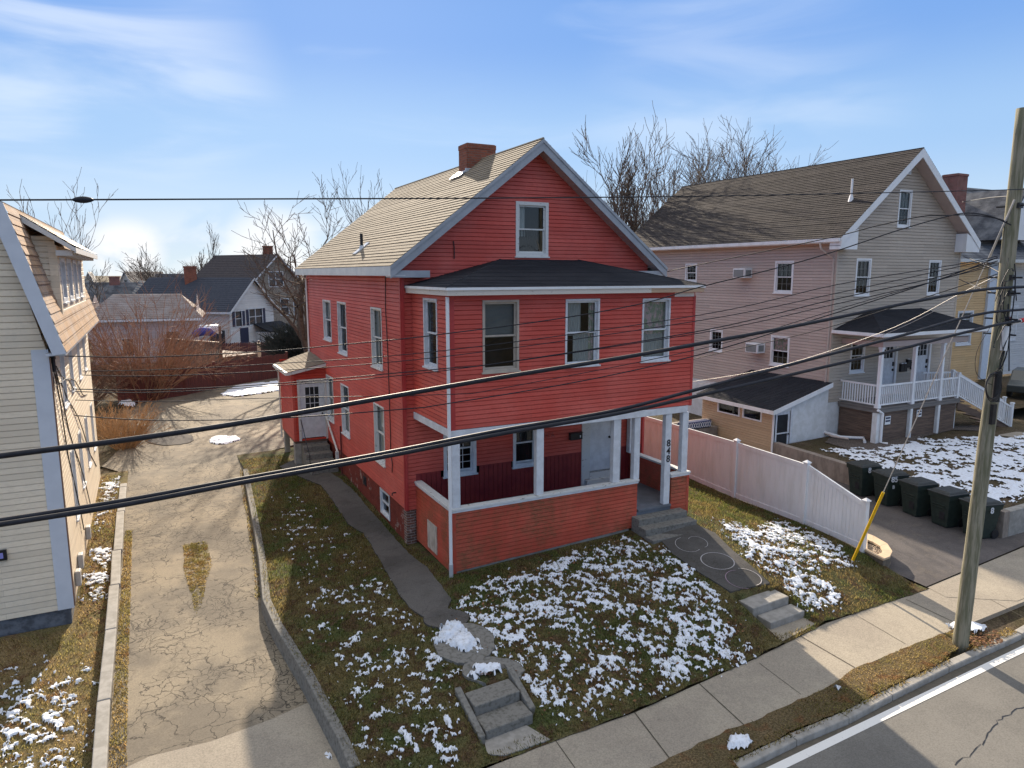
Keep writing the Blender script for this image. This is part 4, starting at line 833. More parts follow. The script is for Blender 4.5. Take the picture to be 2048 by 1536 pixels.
# side windows
cur = {0: [(CURT, 0, 1, .5, 1)], 1: [(CURT, 0, .45, 0, 1)], 2: [(CURT, .0, .35, 0, 1), (CURT, .7, 1, 0, 1)], 3: [(CURT, 0, 1, 0, 1)], 4: [(CURT, 0, 1, .0, .55)], 5: [(CURT, .3, 1, 0, 1)]}
for i, o_ in enumerate(WL): window(H1, fL, *o_, casing=.045, curtain=cur[i], trim=WHITEW if i in (2, 5) else WHITE)
window(H1, fL, BW[0], BW[1], BW[2], BW[3], casing=.05, trim=WHITE, proud=.0, sill=False)
bv = MB(); bv.fbox(fL, 3.98, 4.3, -.04, -.015, 1.05, 1.33); 
for i in range(5): bv.fbox(fL, 4.0, 4.28, -.015, .0, 1.08+i*.05, 1.10+i*.05)
bv.build('vent', BLKM, H1)
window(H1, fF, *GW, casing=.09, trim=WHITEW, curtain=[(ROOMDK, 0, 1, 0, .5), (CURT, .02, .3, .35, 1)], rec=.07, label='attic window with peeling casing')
window(H1, fF, *PW[0], casing=.09, mull=(3, 3), curtain=None); window(H1, fF, *PW[1], casing=.09, curtain=[(ROOMDK, 0, 1, 0, .9)])
# upper enclosed porch
PX0, PX1, PY = .27, 7.24, -2.52
pF = Frame((0, PY, 0), (1, 0, 0), (0, -1, 0)); pL = Frame((PX0, 0, 0), (0, 1, 0), (-1, 0, 0)); pR = Frame((PX1, 0, 0), (0, 1, 0), (1, 0, 0))
OW = [(1.05, 1.98, 5.39, 7.03), (3.24, 4.22, 5.39, 7.02), (5.52, 6.42, 5.39, 7.0)]; a = onx(849, 660, PX0).y; b = onx(876, 660, PX0).y; LW_ = (min(a, b), max(a, b), 5.4, 7.05)
up = MB(); clap(up, pF, 4.12, 7.2, .104, lambda z: (PX0, PX1), OW); clap(up, pL, 4.12, 7.3, .104, lambda z: (PY, 0), [LW_]); clap(up, pR, 4.12, 7.3, .104, lambda z: (PY, 0))
up.fbox(pF, PX0-.02, PX0+.09, -.05, .022, 4.1, 7.2, 1); up.fbox(pF, PX1-.06, PX1+.02, -.05, .022, 4.1, 7.05, 1); up.fbox(pF, PX0+.1, 6.55, 0, .02, 7.02+.03, 7.16, 1); up.fbox(pF, PX0, PX1, -.02, -.12, 4.12, 7.1, 1)
# cut the liner openings: build liner as pieces instead
up = MB(); clap(up, pF, 4.12, 7.2, .104, lambda z: (PX0, PX1), OW); clap(up, pL, 4.12, 7.3, .104, lambda z: (PY, 0), [LW_]); clap(up, pR, 4.12, 7.3, .104, lambda z: (PY, 0))
up.fbox(pF, PX0-.02, PX0+.09, -.05, .022, 4.1, 7.2, 1); up.fbox(pF, PX1-.06, PX1+.02, -.05, .022, 4.1, 7.05, 1); up.fbox(pF, PX0+.1, 6.55, 0, .02, 7.05, 7.16, 1)
sun = up.build('sunroom_wall', [RED, REDTRIM], H1)
wb = MB(); wb.fbox(pF, 6.55, 7.2, .0, .024, 7.03, 7.16); wb.build('patch_board', VINYL, H1)
window(H1, pF, *OW[0], casing=.05, trim=plain('tan_window_frame', (.46, .40, .33), (.38, .33, .28), 4, .5), curtain=[(BLIND, 0, 1, .47, 1)], label='tan framed window with grey screen in its upper sash')
window(H1, pF, *OW[1], casing=.05, trim=WHITE, curtain=[(CURT, .0, .55, .45, 1), (CURTP, .8, 1, 0, 1), (CURT, .3, .8, 0, .5)], label='white framed window with drawn curtains')
window(H1, pF, *OW[2], casing=.05, trim=WHITE, curtain=[(CURTP, 0, 1, .42, 1), (CURT, 0, 1, .0, .42)], label='white framed window with pink patterned curtain')
window(H1, pL, *LW_, casing=.05, trim=WHITE, curtain=[(CURT, .0, .6, 0, 1)])
pr_ = MB(); e = [(.08, -2.8, 7.33), (7.34, -2.8, 7.33), (7.34, .0, 7.33), (.08, .0, 7.33)]; t0, t1 = (2.74, -.02, 8.0), (5.16, -.02, 8.0)
shingles(pr_, e[0], e[1], t1, t0, .135, .01, 0, .3); shingles(pr_, e[3], e[0], t0, t0, .135, .01); shingles(pr_, e[1], e[2], t1, t1, .135, .01)
pr_.tube([e[0], t0], .02, 5); pr_.tube([e[1], t1], .02, 5); pro = pr_.build('porch_roof', DARK, H1)
pf_ = MB(); pf_.box(.1, 5.6, -2.78, -2.75, 7.15, 7.30); pf_.box(.10, .13, -2.749, -.02, 7.15, 7.30); pf_.build('porch_fascia', PEEL, pro)
pf2 = MB(); pf2.box(5.602, 7.32, -2.78, -2.75, 7.15, 7.30); pf2.box(7.29, 7.32, -2.749, -.02, 7.15, 7.3); pf2.build('porch_fascia', RAWWOOD, pro)
pf3 = MB(); pf3.box(.08, 7.34, -2.81, -2.782, 7.265, 7.325); pf3.box(.07, .098, -2.78, -.02, 7.265, 7.325); pf3.build('drip_edge', VINYL, pro)
pf4 = MB(); pf4.box(.13, 7.29, -2.75, -.02, 7.14, 7.155); pf4.build('porch_soffit', REDTRIM, pro)
# beam, ceiling, floor
bm = MB(); bm.box(PX0-.03, PX1-.12, PY-.03, PY+.16, 3.93, 4.105); bm.box(PX0-.03, PX0+.14, PY+.162, .0, 3.93, 4.105); bm.box(PX1-.26, PX1-.12, PY+.162, 0, 3.93, 4.105); bm.build('beam', WHITE, H1, bevel=.008)
cm = MB(); cm.box(PX0+.14, PX1-.26, PY+.16, -.02, 4.0, 4.04); cm.build('ceiling', plain('porch_ceiling', (.5, .5, .5), (.45, .45, .45)), H1)
fm = MB(); x = PX0+.05
while x < PX1-.05: fm.box(x, min(x+.088, PX1-.05), PY-.03 if 5.5 < x < 6.62 else PY+.12, -.02, 1.36, 1.42); x += .092
fm.build('porch_floor', FLOORG, H1)
# parapets
pa = MB(); zfoot = lambda x: float(np.interp(x, [.27, 5.3, 7.3], [.72, .95, 1.1]))
def par(fr, u0, u1, zl, zr, zt, N=14):
    k0 = len(pa.v); z = zt; rows = int((zt-min(zl, zr))/.1)+1
    clap(pa, fr, zt-.1*rows, zt, .1, lambda z: (u0, u1))
def par_cut(fr, u0, u1, zf, zt):
    z = zt; e = .1
    rows = int((zt-zf(u0))/e)+2
    for r in range(rows):
        b = zt-e*(r+1); t = b+e
        # clip the row where it dips under the foot line
        n = 24; us = [u0+(u1-u0)*i/n for i in range(n+1)]
        for i in range(n):
            q0, q1 = max(b, zf(us[i])), max(b, zf(us[i+1]))
            if q0 >= t and q1 >= t: continue
            q0, q1 = min(q0, t), min(q1, t); th = .016; zn = b+e*.8
            of = lambda z: th*(1-.35*(z-b)/(e*.8)) if z <= zn else th*.65+(-.012-th*.65)*(z-zn)/(e*.2)
            if q0 < zn and q1 < zn:
                pa.face([fr.p(us[i], of(q0), q0), fr.p(us[i+1], of(q1), q1), fr.p(us[i+1], of(zn), zn), fr.p(us[i], of(zn), zn)]); q0 = q1 = zn
            pa.face([fr.p(us[i], of(q0), q0), fr.p(us[i+1], of(q1), q1), fr.p(us[i+1], -.012, t), fr.p(us[i], -.012, t)])
            if b >= zf(us[i]): pa.face([fr.p(us[i], -.012, b), fr.p(us[i+1], -.012, b), fr.p(us[i+1], th, b), fr.p(us[i], th, b)])
par_cut(pF, PX0, 5.52, zfoot, 2.2); par_cut(pF, 6.66, 7.26, zfoot, 2.2)
fpl = Frame((PX0, 0, 0), (0, 1, 0), (-1, 0, 0)); par_cut(fpl, PY, -.01, lambda u: .66, 2.2); par_cut(Frame((PX1+.02, 0, 0), (0, 1, 0), (1, 0, 0)), PY, -.01, lambda u: 1.05, 2.2)
pa.box(PX0+.001, 5.52, PY+.10, PY+.12, 1.42, 2.2); pa.box(6.66, 7.25, PY+.10, PY+.12, 1.42, 2.2); pa.box(PX0+.10, PX0+.12, PY+.121, -.02, 1.42, 2.2); pa.box(PX1-.11, PX1-.09, PY+.121, -.02, 1.42, 2.2)
pa.box(5.5, 5.52, PY+.002, PY+.1, 1.2, 2.2); pa.box(6.66, 6.68, PY+.002, PY+.1, 1.2, 2.2)
pa.fbox(pF, PX0-.015, PX0+.07, -.06, .02, .68, 2.2, 1); pa.fbox(pF, 7.19, 7.275, -.06, .02, 1.05, 2.2, 1); pa.box(5.45, 6.7, PY, PY+.02, .9, 1.36, 2)
pa.build('parapet', [REDW, plain('weathered_red_trim', (.42, .06, .035), (.36, .08, .05), 4, .5), FLOORG], H1)
cp = MB(); cp.box(PX0-.05, 5.56, PY-.05, PY+.15, 2.21, 2.265); cp.box(PX0-.05, PX0+.15, PY+.152, -.02, 2.21, 2.265); cp.box(6.62, PX1+.06, PY-.05, PY+.15, 2.21, 2.265); cp.box(PX1-.14, PX1+.06, PY+.152, -.02, 2.21, 2.265); cp.build('parapet_cap', WHITEW, H1, bevel=.006)
cf = MB(); cf.box(PX0-.03, 5.54, PY-.03, PY+.13, 2.16, 2.209); cf.box(6.64, PX1+.04, PY-.03, PY+.13, 2.16, 2.209); cf.box(PX0-.03, PX0+.13, PY+.132, -.02, 2.16, 2.209); cf.build('cap_moulding', WHITE, H1); 
ft = MB(); ft.hexa([(PX0+.02, PY+.02, .4), (5.3, PY+.02, .5), (5.3, PY+.16, .5), (PX0+.02, PY+.16, .4)], [(PX0+.02, PY+.02, .74), (5.3, PY+.02, .97), (5.3, PY+.16, .97), (PX0+.02, PY+.16, .74)]); ft.box(7.0, 7.22, PY+.02, -.03, .6, 1.08); ft.build('porch_footing', CONC, H1)
ad = MB(); a = onx(856, 1085, PX0-.02).y; b = onx(874, 1085, PX0-.02).y; ad.fbox(fpl, min(a, b), max(a, b), .0, .03, .78, 1.50); ad.build('access_hatch', plain('weathered_hatch_board', (.52, .46, .40), (.36, .31, .26), 9, .8, stretch=(1, 1, .4)), H1)
# posts and number
PXS = [(.26, .47, 2.266), (2.48, 2.68, 2.266), (4.74, 4.95, 2.266), (5.40, 5.58, 2.266), (6.42, 6.62, 1.425), (7.0, 7.2, 2.266)]
for i, (a, b, z) in enumerate(PXS):
    m = MB(); m.box(a, b, PY-.0, PY+.15, z, 3.928); po = m.build('porch_post', WHITE, H1, bevel=.008)
    if i == 4:
        for k, c_ in enumerate('848'): text(c_, .26, wallmat(pF, 6.53, .006, 3.12-.215*k), BLKM, po, 'digit')
m = MB(); m.box(6.98, 7.16, -.2, -.04, 2.266, 3.928); m.build('porch_post', WHITE, H1)
# front door
df = MB(); df.fbox(fF, 5.38, 5.50, -.02, .04, 1.42, 3.9); df.fbox(fF, 5.50, 5.67, -.12, .032, 1.6, 3.9); df.fbox(fF, 6.5, 6.78, -.12, .03, 1.42, 3.9); df.fbox(fF, 5.67, 6.5, -.1, .03, 3.85, 3.95); df.fbox(fF, 5.501, 6.5, -.12, .16, 1.43, 1.58); df.fbox(fF, 5.671, 6.5, -.12, .05, 1.58, 1.78); df.build('door_frame', WHITEW, H1)
dd = MB(); dd.fbox(fF, 5.69, 6.48, -.10, -.05, 1.80, 3.85)
do = dd.build('door', WHITE, H1, bevel=.004); hk = MB(); hk.tube([fF.p(6.40, -.05, 2.78), fF.p(6.40, .01, 2.78)], [.035, .03], 10); hk.build('door_knob', BLKM, do)
mbx = MB(); mbx.fbox(fF, 4.93, 5.33, .02, .14, 2.86, 3.06); mbx.fbox(fF, 4.92, 5.34, .02, .16, 3.061, 3.075); mbx.build('mailbox', BLKM, H1, bevel=.008)
nb = MB(); nb.fbox(fF, 5.24, 5.27, .141, .145, 2.92, 2.99); nb.build('mailbox_mark', VINYL, H1)
sg = MB(); rr = random.Random(1)
def stroke(*pts): sg.tube([fF.p(u, .018, z) for u, z in pts], .007, 4)
u0 = 4.12
stroke((u0, 2.98), (u0, 3.14), (u0+.05, 3.04), (u0+.1, 3.14), (u0+.1, 2.98)); stroke((u0+.16, 2.98), (u0+.16, 3.14)); stroke((u0+.22, 2.98), (u0+.27, 3.14), (u0+.32, 2.98)); stroke((u0+.235, 3.04), (u0+.305, 3.04))
sg.build('chalk_writing', plain('faint_chalk', (.40, .18, .16), (.30, .1, .09), 40, .9, lo=.3, hi=.6), H1)
# concrete porch steps
sp = MB(); X0, X1 = 5.36, 6.98
for i, (y0, z1) in enumerate(((-2.86, 1.27), (-3.18, 1.10), (-3.50, .93))):
    sp.box(X0-.02*i, X1+.06*i, y0, -2.53, .3, z1-.001*i) if i == 0 else sp.box(X0-.02*i, X1+.06*i, y0, y0+.36, .3, z1)
sp.build('porch_steps', CONCD, H1, bevel=.015)
# downspouts
def pipe(parent, pts, r, mat, name='downspout', n=8): m = MB(); m.tube(pts, r, n); return m.build(name, mat, parent)
pipe(H1, [(PX0-.1, PY-.1, 7.12), (PX0-.1, PY-.1, .98)], .042, VINYL); pipe(H1, [(PX0-.1, PY-.1, .98), (PX0-.1, PY-.1, .6), (PX0-.2, PY-.3, .58)], .052, ALUM)
pipe(H1, [(-.3, 11.6, 7.6), (-.06, 11.62, 7.4), (-.06, 11.62, 4.4)], .035, VINYL)
wr = MB(); wr.tube([(-.03, 1.22, 7.58), (-.035, 1.28, 6.8), (-.03, 1.2, 5.6), (-.03, 1.18, 4.9), (-.03, 1.15, 3.2), (-.03, 1.2, 2.8), (-.03, 1.05, 2.5), (-.03, 1.1, 2.25)], .012, 5); wr.tube([(3.0, -.03, 7.7)[:3] if 0 else (1.42, -.03, 8.0), (1.42, -.035, 8.3), (1.4, -.03, 8.45)], .015, 5); wr.build('cable', BLKM, H1)
tp = MB(); tp.tube([(-.02, .83, 1.75), (-.12, .83, 1.75), (-.13, .83, 1.68)], .02, 8); tp.build('tap', BLKM, H1)
# side entry
EX0, EY0, EY1 = -1.22, 9.0, 11.6
eL = Frame((EX0, 0, 0), (0, 1, 0), (-1, 0, 0)); eF = Frame((0, EY0, 0), (1, 0, 0), (0, -1, 0)); eB = Frame((0, EY1, 0), (1, 0, 0), (0, 1, 0)); DO = (-.97, -.08, 1.62, 3.72)
ew = MB(); clap(ew, eL, 1.55, 4.12, .104, lambda z: (EY0, EY1)); clap(ew, eF, 1.55, 4.38, .104, lambda z: (EX0 if z < 4.15 else EX0+(z-4.15)*5.3, 0), [DO]); clap(ew, eB, 1.55, 4.3, .104, lambda z: (EX0, 0))
ew.fbox(eF, EX0-.02, EX0+.07, -.04, .022, 1.55, 4.12, 1); en = ew.build('entry_wall', [siding('entry_siding', (.52, .052, .030), (.58, .08, .05)), RED], H1)
ur = MB(); ur.box(EX0+.02, -.0, EY0+.03, EY1-.03, 1.45, 1.56); ur.build('entry_floor', PLANK, H1)
er_ = MB(); shingles(er_, (EX0-.16, EY0-.14, 4.13), (EX0-.16, EY1+.1, 4.13), (0, EY1+.1, 4.56), (0, EY0-.14, 4.40), .14, .012); ero = er_.build('entry_roof', TAN, H1)
eg = MB(); eg.box(EX0-.25, EX0-.16, EY0-.16, EY1+.1, 4.02, 4.13); eg.prism([(EX0-.16, EY0-.15, 4.01), (0, EY0-.15, 4.29), (0, EY0-.15, 4.385), (EX0-.16, EY0-.15, 4.115)], (0, .03, 0)); eg.build('gutter', WHITEW, ero)
pipe(H1, [(EX0-.2, EY1-.05, 4.02), (EX0-.06, EY1-.03, 3.8), (EX0-.06, EY1-.03, 1.2)], .035, WHITEW)
dfr = MB(); dfr.fbox(eF, -1.06, -.97, -.02, .03, 1.55, 3.82); dfr.fbox(eF, -.08, -.0, -.02, .03, 1.55, 3.82); dfr.fbox(eF, -.97, -.08, -.02, .03, 3.72, 3.82); dfr.build('door_frame', WHITEW, H1)
d2 = MB(); a, b = -.93, -.13; c0, c1 = 1.64, 3.70; g0, g1 = 2.62, 3.52; m0, m1 = a+.16, b-.16
d2.fbox(eF, a, b, -.06, -.02, c0, g0); d2.fbox(eF, a, b, -.06, -.02, g1, c1); d2.fbox(eF, a, m0, -.06, -.02, g0, g1); d2.fbox(eF, m1, b, -.06, -.02, g0, g1)
for i in (1, 2): q = m0+(m1-m0)*i/3; d2.fbox(eF, q-.01, q+.01, -.05, -.022, g0, g1); q = g0+(g1-g0)*i/3; d2.fbox(eF, m0, m1, -.05, -.023, q-.01, q+.01)
for p0, p1 in ((a+.12, a+.34), (b-.34, b-.12)): d2.fbox(eF, p0, p1, -.021, -.012, c0+.16, g0-.2)
d2.fbox(eF, -.97, -.93, -.08, -.03, 1.6, 3.72); d2.fbox(eF, -.13, -.08, -.08, -.03, 1.6, 3.72)
d2o = d2.build('door', WHITE, H1); g2 = MB(); g2.face([eF.p(m0, -.045, g0), eF.p(m1, -.045, g0), eF.p(m1, -.045, g1), eF.p(m0, -.045, g1)]); g2.build('door_glass', ROOMDK, d2o); k2 = MB(); k2.tube([eF.p(b-.06, -.02, 2.52), eF.p(b-.06, .04, 2.52)], .03, 8); k2.tube([eF.p(b-.06, -.02, 2.68), eF.p(b-.06, .02, 2.68)], .025, 8); k2.build('door_knob', BLKM, d2o)
pi_ = MB(); pi_.box(EX0+.0, EX0+.32, EY0+.02, EY0+.34, .3, 1.45); pi_.box(EX0+.02, EX0+.2, EY1-.3, EY1-.05, .3, 1.45); sep(pi_, 'entry_pier', CONC, H1)
bx = MB(); bx.box(EX0+.5, -.05, EY0+.9, EY0+.95, .3, 1.45); bx.build('crawlspace_wall', ROOMDK, H1)
es = MB()
for i in range(5): es.box(-1.0, -.06, EY0-.02-.42*(i+1), EY0-.02-.42*i-.001, .3, 1.58-.19*(i+1)+.01)
es.box(-1.0, -.06, EY0-.02, EY0+.88, .3, 1.45); es.build('entry_stairs', CONCD, H1, bevel=.01)
hr = MB(); hr.tube([(-.1, EY0-.1, 2.50), (-.08, 7.3, 1.45), (-.1, 7.25, 1.2)], .035, 8); hr.box(-.15, -.05, 7.2, 7.3, .9, 1.45); hr.build('handrail', WHITEW, H1)
hr = MB(); hr.tube([(-.98, EY0-.02, 2.35), (-.98, 7.6, 1.30)], .014, 6); hr.tube([(-.98, 7.6, 1.31), (-.98, 7.6, .6)], .014, 6); hr.build('handrail', BLKM, H1)
rd_ = MB(); rd_.tube([(-.07, 6.75, 2.45), (-.07, 6.75, .75)], .028, 8); rd_.build('standpipe', plain('dark_red_pipe', (.12, .03, .03), (.1, .025, .025)), H1)
# ---------------------------------------------------------------- beige house (right)
BX0, BX1, BY0, BY1 = 19.05, 27.2, 2.6, 16.6
H2 = thing('beige_house', 'beige and pinkish clapboard house with brown roof and white railed porch', 'house', (23, 9, .93))
bL = Frame((BX0, 0, 0), (0, 1, 0), (-1, 0, 0)); bF = Frame((0, BY0, 0), (1, 0, 0), (0, -1, 0)); bR = Frame((BX1, 0, 0), (0, 1, 0), (1, 0, 0)); bB = Frame((0, BY1, 0), (1, 0, 0), (0, 1, 0))
WA = [(4.7, 5.72, 6.78, 8.17), (10.72, 11.6, 7.2, 8.13), (8.72, 9.6, 3.85, 4.92), (4.67, 5.72, 3.58, 4.92)]
WB = [(20.22, 21.15, 6.72, 8.24), (24.97, 25.84, 6.7, 8.21), (22.58, 23.42, 9.56, 11.09), (20.27, 21.17, 3.5, 4.93)]; DB = [(22.30, 23.22, 2.42, 4.62), (24.62, 25.55, 2.42, 4.62)]
PB = 12.72; EB = 9.02; mid = (BX0+BX1)/2; sB = (PB-EB)/(mid-BX0+.55)
def gb_(z):
    if z <= EB+.35: return (BX0, BX1)
    d = (z-EB-.35)/sB; return (min(BX0+d, mid-.01), max(BX1-d, mid+.01))
m = MB(); clap(m, bL, 2.35, 9.1, .128, lambda z: (BY0, BY1), WA); m.fbox(bL, BY0-.01, BY0+.09, -.05, .022, 2.35, 9.0); m.build('side_wall', PINKB, H2)
m = MB(); clap(m, bF, 2.35, 12.4, .128, gb_, WB+DB); clap(m, bR, 2.35, 9.3, .128, lambda z: (BY0, BY1)); clap(m, bB, 2.35, 12.4, .128, gb_); m.fbox(bF, BX0-.02, BX0+.08, -.05, .024, 2.35, 9.0); m.fbox(bF, BX1-.08, BX1+.02, -.05, .024, 2.35, 9.0); m.build('front_wall', BEIGE, H2)
m = MB(); m.box(BX0+.02, BX1-.02, BY0+.02, BY1-.02, .1, 2.345); m.build('foundation', CONCW, H2)
m = MB(); y0, y1 = BY0-.55, BY1+.3; xa, xb = BX0-.5, BX1+.5; za = EB
shingles(m, (xa, y0, za), (xa, y1, za), (mid, y1, PB), (mid, y0, PB), .14, .014, 0, .4); shingles(m, (xb, y1, za), (xb, y0, za), (mid, y0, PB), (mid, y1, PB), .14, .014); m.tube([(mid, y0, PB), (mid, y1, PB)], .03, 6)
ro2 = m.build('roof', BROWNR, H2)
m = MB(); d = Vector((0, 0, -.36))
for xe in (xa, xb):
    for yy0, yy1 in ((y0, y0+.03), (y1-.03, y1)): A, B = Vector((xe, yy0, za-.005)), Vector((mid, yy0, PB-.005)); m.prism([A, B, B+d, A+d*.9], (0, yy1-yy0, 0))
for s_, xw, xe in ((1, BX0, xa), (-1, BX1, xb)): m.hexa([(xe, y0+.031, za-.45), (xw+s_*.5, y0+.031, za-.45), (xw+s_*.5, BY0-.02, za-.45), (xe, BY0-.02, za-.45)], [(xe, y0+.031, za-.03), (xw+s_*.5, y0+.031, za+.35), (xw+s_*.5, BY0-.02, za+.35), (xe, BY0-.02, za-.03)])
sep(m, 'rake_board', VINYL, ro2)
m = MB()
for xe in (xa, xb): A, B = Vector((xe, y0+.035, za-.3)), Vector((mid, y0+.035, PB-.33)); m.prism([A, B, B+Vector((0, 0, -.02)), A+Vector((0, 0, -.02))], (0, BY0-y0-.05, 0))
m.build('soffit', SOFFIT, ro2)
m = MB(); m.box(xa-.1, xa, y0+.05, y1-.05, za-.16, za-.02); m.box(xa-.001, xa+.02, y0+.05, y1-.05, za-.2, za-.03); m.box(xb, xb+.1, y0+.05, y1-.05, za-.16, za-.02); sep(m, 'gutter', VINYL, ro2)
m = MB(); m.box(xa+.02, BX0-.01, BY0, y1, za-.2, za-.18); m.build('eave_soffit', SOFFIT, ro2)
pipe(H2, [(xa-.05, 3.0, 8.86), (xa-.03, 2.95, 8.6), (BX0-.06, 2.7, 8.2), (BX0-.06, 2.7, 1.1), (BX0-.06, 2.2, 1.02), (BX0+.2, 1.6, 1.0)], .045, PINKB); pipe(H2, [(BX0-.05, 2.62, 1.12), (BX0+.1, 1.9, 1.03), (BX0+.75, 1.35, 1.03), (BX0+.3, .95, 1.0)], .06, VINYL); pipe(H2, [(BX1+.05, BY0+.1, 8.7), (BX1+.05, BY0+.1, 2.4)], .045, BEIGE)
m = MB(); q = onx(1704, 400, 21.0)
def proof(u, v):
    n = Vector((-(PB-za), 0, mid-xa)).normalized(); p0 = Vector((xa, 0, za)); r_ = ray(u, v); return CAM+r_*((p0-CAM).dot(n)/r_.dot(n))
q = proof(1702, 400); m.tube([q-Vector((0, 0, .1)), q+Vector((0, 0, .85))], .045, 8); m.tube([q-Vector((0, 0, .1)), q+Vector((0, 0, .2))], [.13, .06], 8); m.build('vent_pipe', VINYL, ro2)
for i, o_ in enumerate(WA): window(H2, bL, *o_, casing=.08, mull=(3, 2), mm=BLIND, rec=.05, curtain=[(CURTP if i == 3 else CURT, 0, 1, .5, 1)] if i in (3,) else None, trim=VINYL)
for i, o_ in enumerate(WB): window(H2, bF, *o_, casing=.07, mull=(3, 2), mm=BLIND, rec=.05, curtain=[(BLIND, 0, 1, .5, 1)] if i == 2 else None, trim=VINYL)
for y_, z_ in ((7.4, 7.62), (6.4, 4.27)):
    m = MB(); m.box(BX0-.5, BX0, y_-.36, y_+.36, z_-.2, z_+.24); a = m.build('air_conditioner', VINYL, H2, bevel=.02); g_ = MB(); g_.box(BX0-.515, BX0-.5, y_-.30, y_+.30, z_-.15, z_+.18); g_.box(BX0-.42, BX0-.1, y_-.372, y_-.36, z_-.12, z_+.16); g_.build('grille', BLIND, a)
m = MB(); m.fbox(bF, 22.82, 23.18, .01, .05, 11.72, 12.05); v_ = m.build('gable_vent', VINYL, H2); m = MB()
for i in range(5): m.fbox(bF, 22.87, 23.13, .05, .056, 11.76+i*.055, 11.785+i*.055)
m.build('louvre', BLIND, v_)
m = MB(); m.fbox(bF, 20.1, 20.32, .01, .09, 9.18, 9.4); m.build('junction_box', BEIGE, H2)
for a, b, z0, z1 in DB:
    m = MB(); m.fbox(bF, a-.12, a, -.02, .035, z0, z1+.1); m.fbox(bF, b, b+.12, -.02, .035, z0, z1+.1); m.fbox(bF, a, b, -.02, .035, z1, z1+.1); m.build('door_frame', VINYL, H2)
    m = MB(); m.fbox(bF, a, b, -.08, -.03, z0, z1-.62); m.fbox(bF, a, b, -.08, -.03, z1-.14, z1); m.fbox(bF, a, a+.13, -.08, -.03, z1-.62, z1-.14); m.fbox(bF, b-.13, b, -.08, -.03, z1-.62, z1-.14)
    for i in (1, 2): q = a+.13+(b-a-.26)*i/3; m.fbox(bF, q-.012, q+.012, -.06, -.032, z1-.62, z1-.14)
    m.fbox(bF, a+.13, b-.13, -.06, -.033, z1-.39, z1-.37); dr = m.build('door', WHITE, H2); m = MB(); m.face([bF.p(a+.13, -.055, z1-.62), bF.p(b-.13, -.055, z1-.62), bF.p(b-.13, -.055, z1-.14), bF.p(a+.13, -.055, z1-.14)]); m.build('door_glass', ROOMDK, dr)
    m = MB(); m.fbox(bF, b-.13, b-.06, -.03, .02, z0+1.0, z0+1.1); m.fbox(bF, b-.13, b-.05, -.03, .02, z0+1.22, z0+1.4); m.build('door_lock', BLKM, dr)
for k, (u, z) in enumerate(((23.62, 3.55), (23.84, 3.55), (24.05, 3.72), (24.36, 3.62))):
    m = MB(); m.fbox(bF, u-.1, u+.1, .015, .12, z-.19, z+.13); m.prism([bF.p(u-.11, .015, z+.13), bF.p(u+.11, .015, z+.13), bF.p(u+.11, .15, z+.10), bF.p(u-.11, .15, z+.10)], (0, 0, .03)); mb_ = m.build('mailbox', BLKM, H2)
    m = MB(); m.fbox(bF, u-.06, u+.06, .05, .10, z+.161, z+.2); m.build('mail', VINYL, mb_)
# porch of the beige house
DZ = 2.36; dx0, dx1, dy0 = 19.72, 24.9, .78
m = MB(); x = dx0-.03
m.box(dx0-.03, dx1+.25, dy0-.05, BY0-.02, DZ-.04, DZ); m.box(dx0, dx1+.2, dy0-.02, dy0+.02, DZ-.2, DZ-.041); m.box(dx0-.001, dx0+.03, dy0+.021, BY0-.03, DZ-.2, DZ-.041); m.build('porch_deck', DECK, H2)
m = MB(); z = .8
while z < DZ-.22: m.box(dx0+.12, dx1+.1, dy0+.1, dy0+.14, z, z+.135); m.box(dx0+.1, dx0+.14, dy0+.141, BY0-.03, z, z+.135); z += .14
m.build('skirting', PLANK, H2)
COLS = [(dx0+.04, dy0+.04), (21.85, dy0+.04), (23.68, dy0+.04)]
for i, (x, y) in enumerate(COLS+[(25.2, dy0+.3)]):
    r_ = .11 if i == 0 else .07; m = MB(); m.box(x-r_, x+r_, y-r_, y+r_, .7, DZ-.2); m.build('deck_post', CONCW, H2)
for x, y in COLS:
    m = MB(); m.box(x-.065, x+.065, y-.065, y+.065, DZ, 4.78); m.box(x-.09, x+.09, y-.09, y+.09, DZ, DZ+.12); m.box(x-.09, x+.09, y-.09, y+.09, 4.7, 4.78); m.build('porch_column', VINYL, H2)
def railing(parent, A, B, zb, h=.92, nb=None, name='railing', mat=VINYL):
    A, B = Vector(A), Vector(B); m = MB(); L_ = (B-A).length; d = (B-A).normalized(); n = Vector((-d.y, d.x, 0)).normalized()*.03; nb = nb or int(L_/.115)
    for lo, hi in ((.09, .14), (h-.07, h)):
        m.hexa([A-n+Vector((0, 0, lo)), B-n+Vector((0, 0, lo)), B+n+Vector((0, 0, lo)), A+n+Vector((0, 0, lo))], [A-n+Vector((0, 0, hi)), B-n+Vector((0, 0, hi)), B+n+Vector((0, 0, hi)), A+n+Vector((0, 0, hi))])
    rl = m.build(name, mat, parent); m = MB()
    for i in range(1, nb):
        q = A.lerp(B, i/nb); m.box(q.x-.018, q.x+.018, q.y-.018, q.y+.018, q.z+.14, q.z+h-.07)
    b_ = m.build('balusters', mat, rl); return rl
def newel(parent, x, y, z, h=1.05, w_=.055):
    m = MB(); m.box(x-w_, x+w_, y-w_, y+w_, z, z+h); m.box(x-w_-.02, x+w_+.02, y-w_-.02, y+w_+.02, z+h, z+h+.03); m.prism([(x-w_-.01, y-w_-.01, z+h+.03), (x+w_+.01, y-w_-.01, z+h+.03), (x+w_+.01, y+w_+.01, z+h+.03), (x-w_-.01, y+w_+.01, z+h+.03)], (0, 0, .03)); return m.build('newel_post', VINYL, parent)
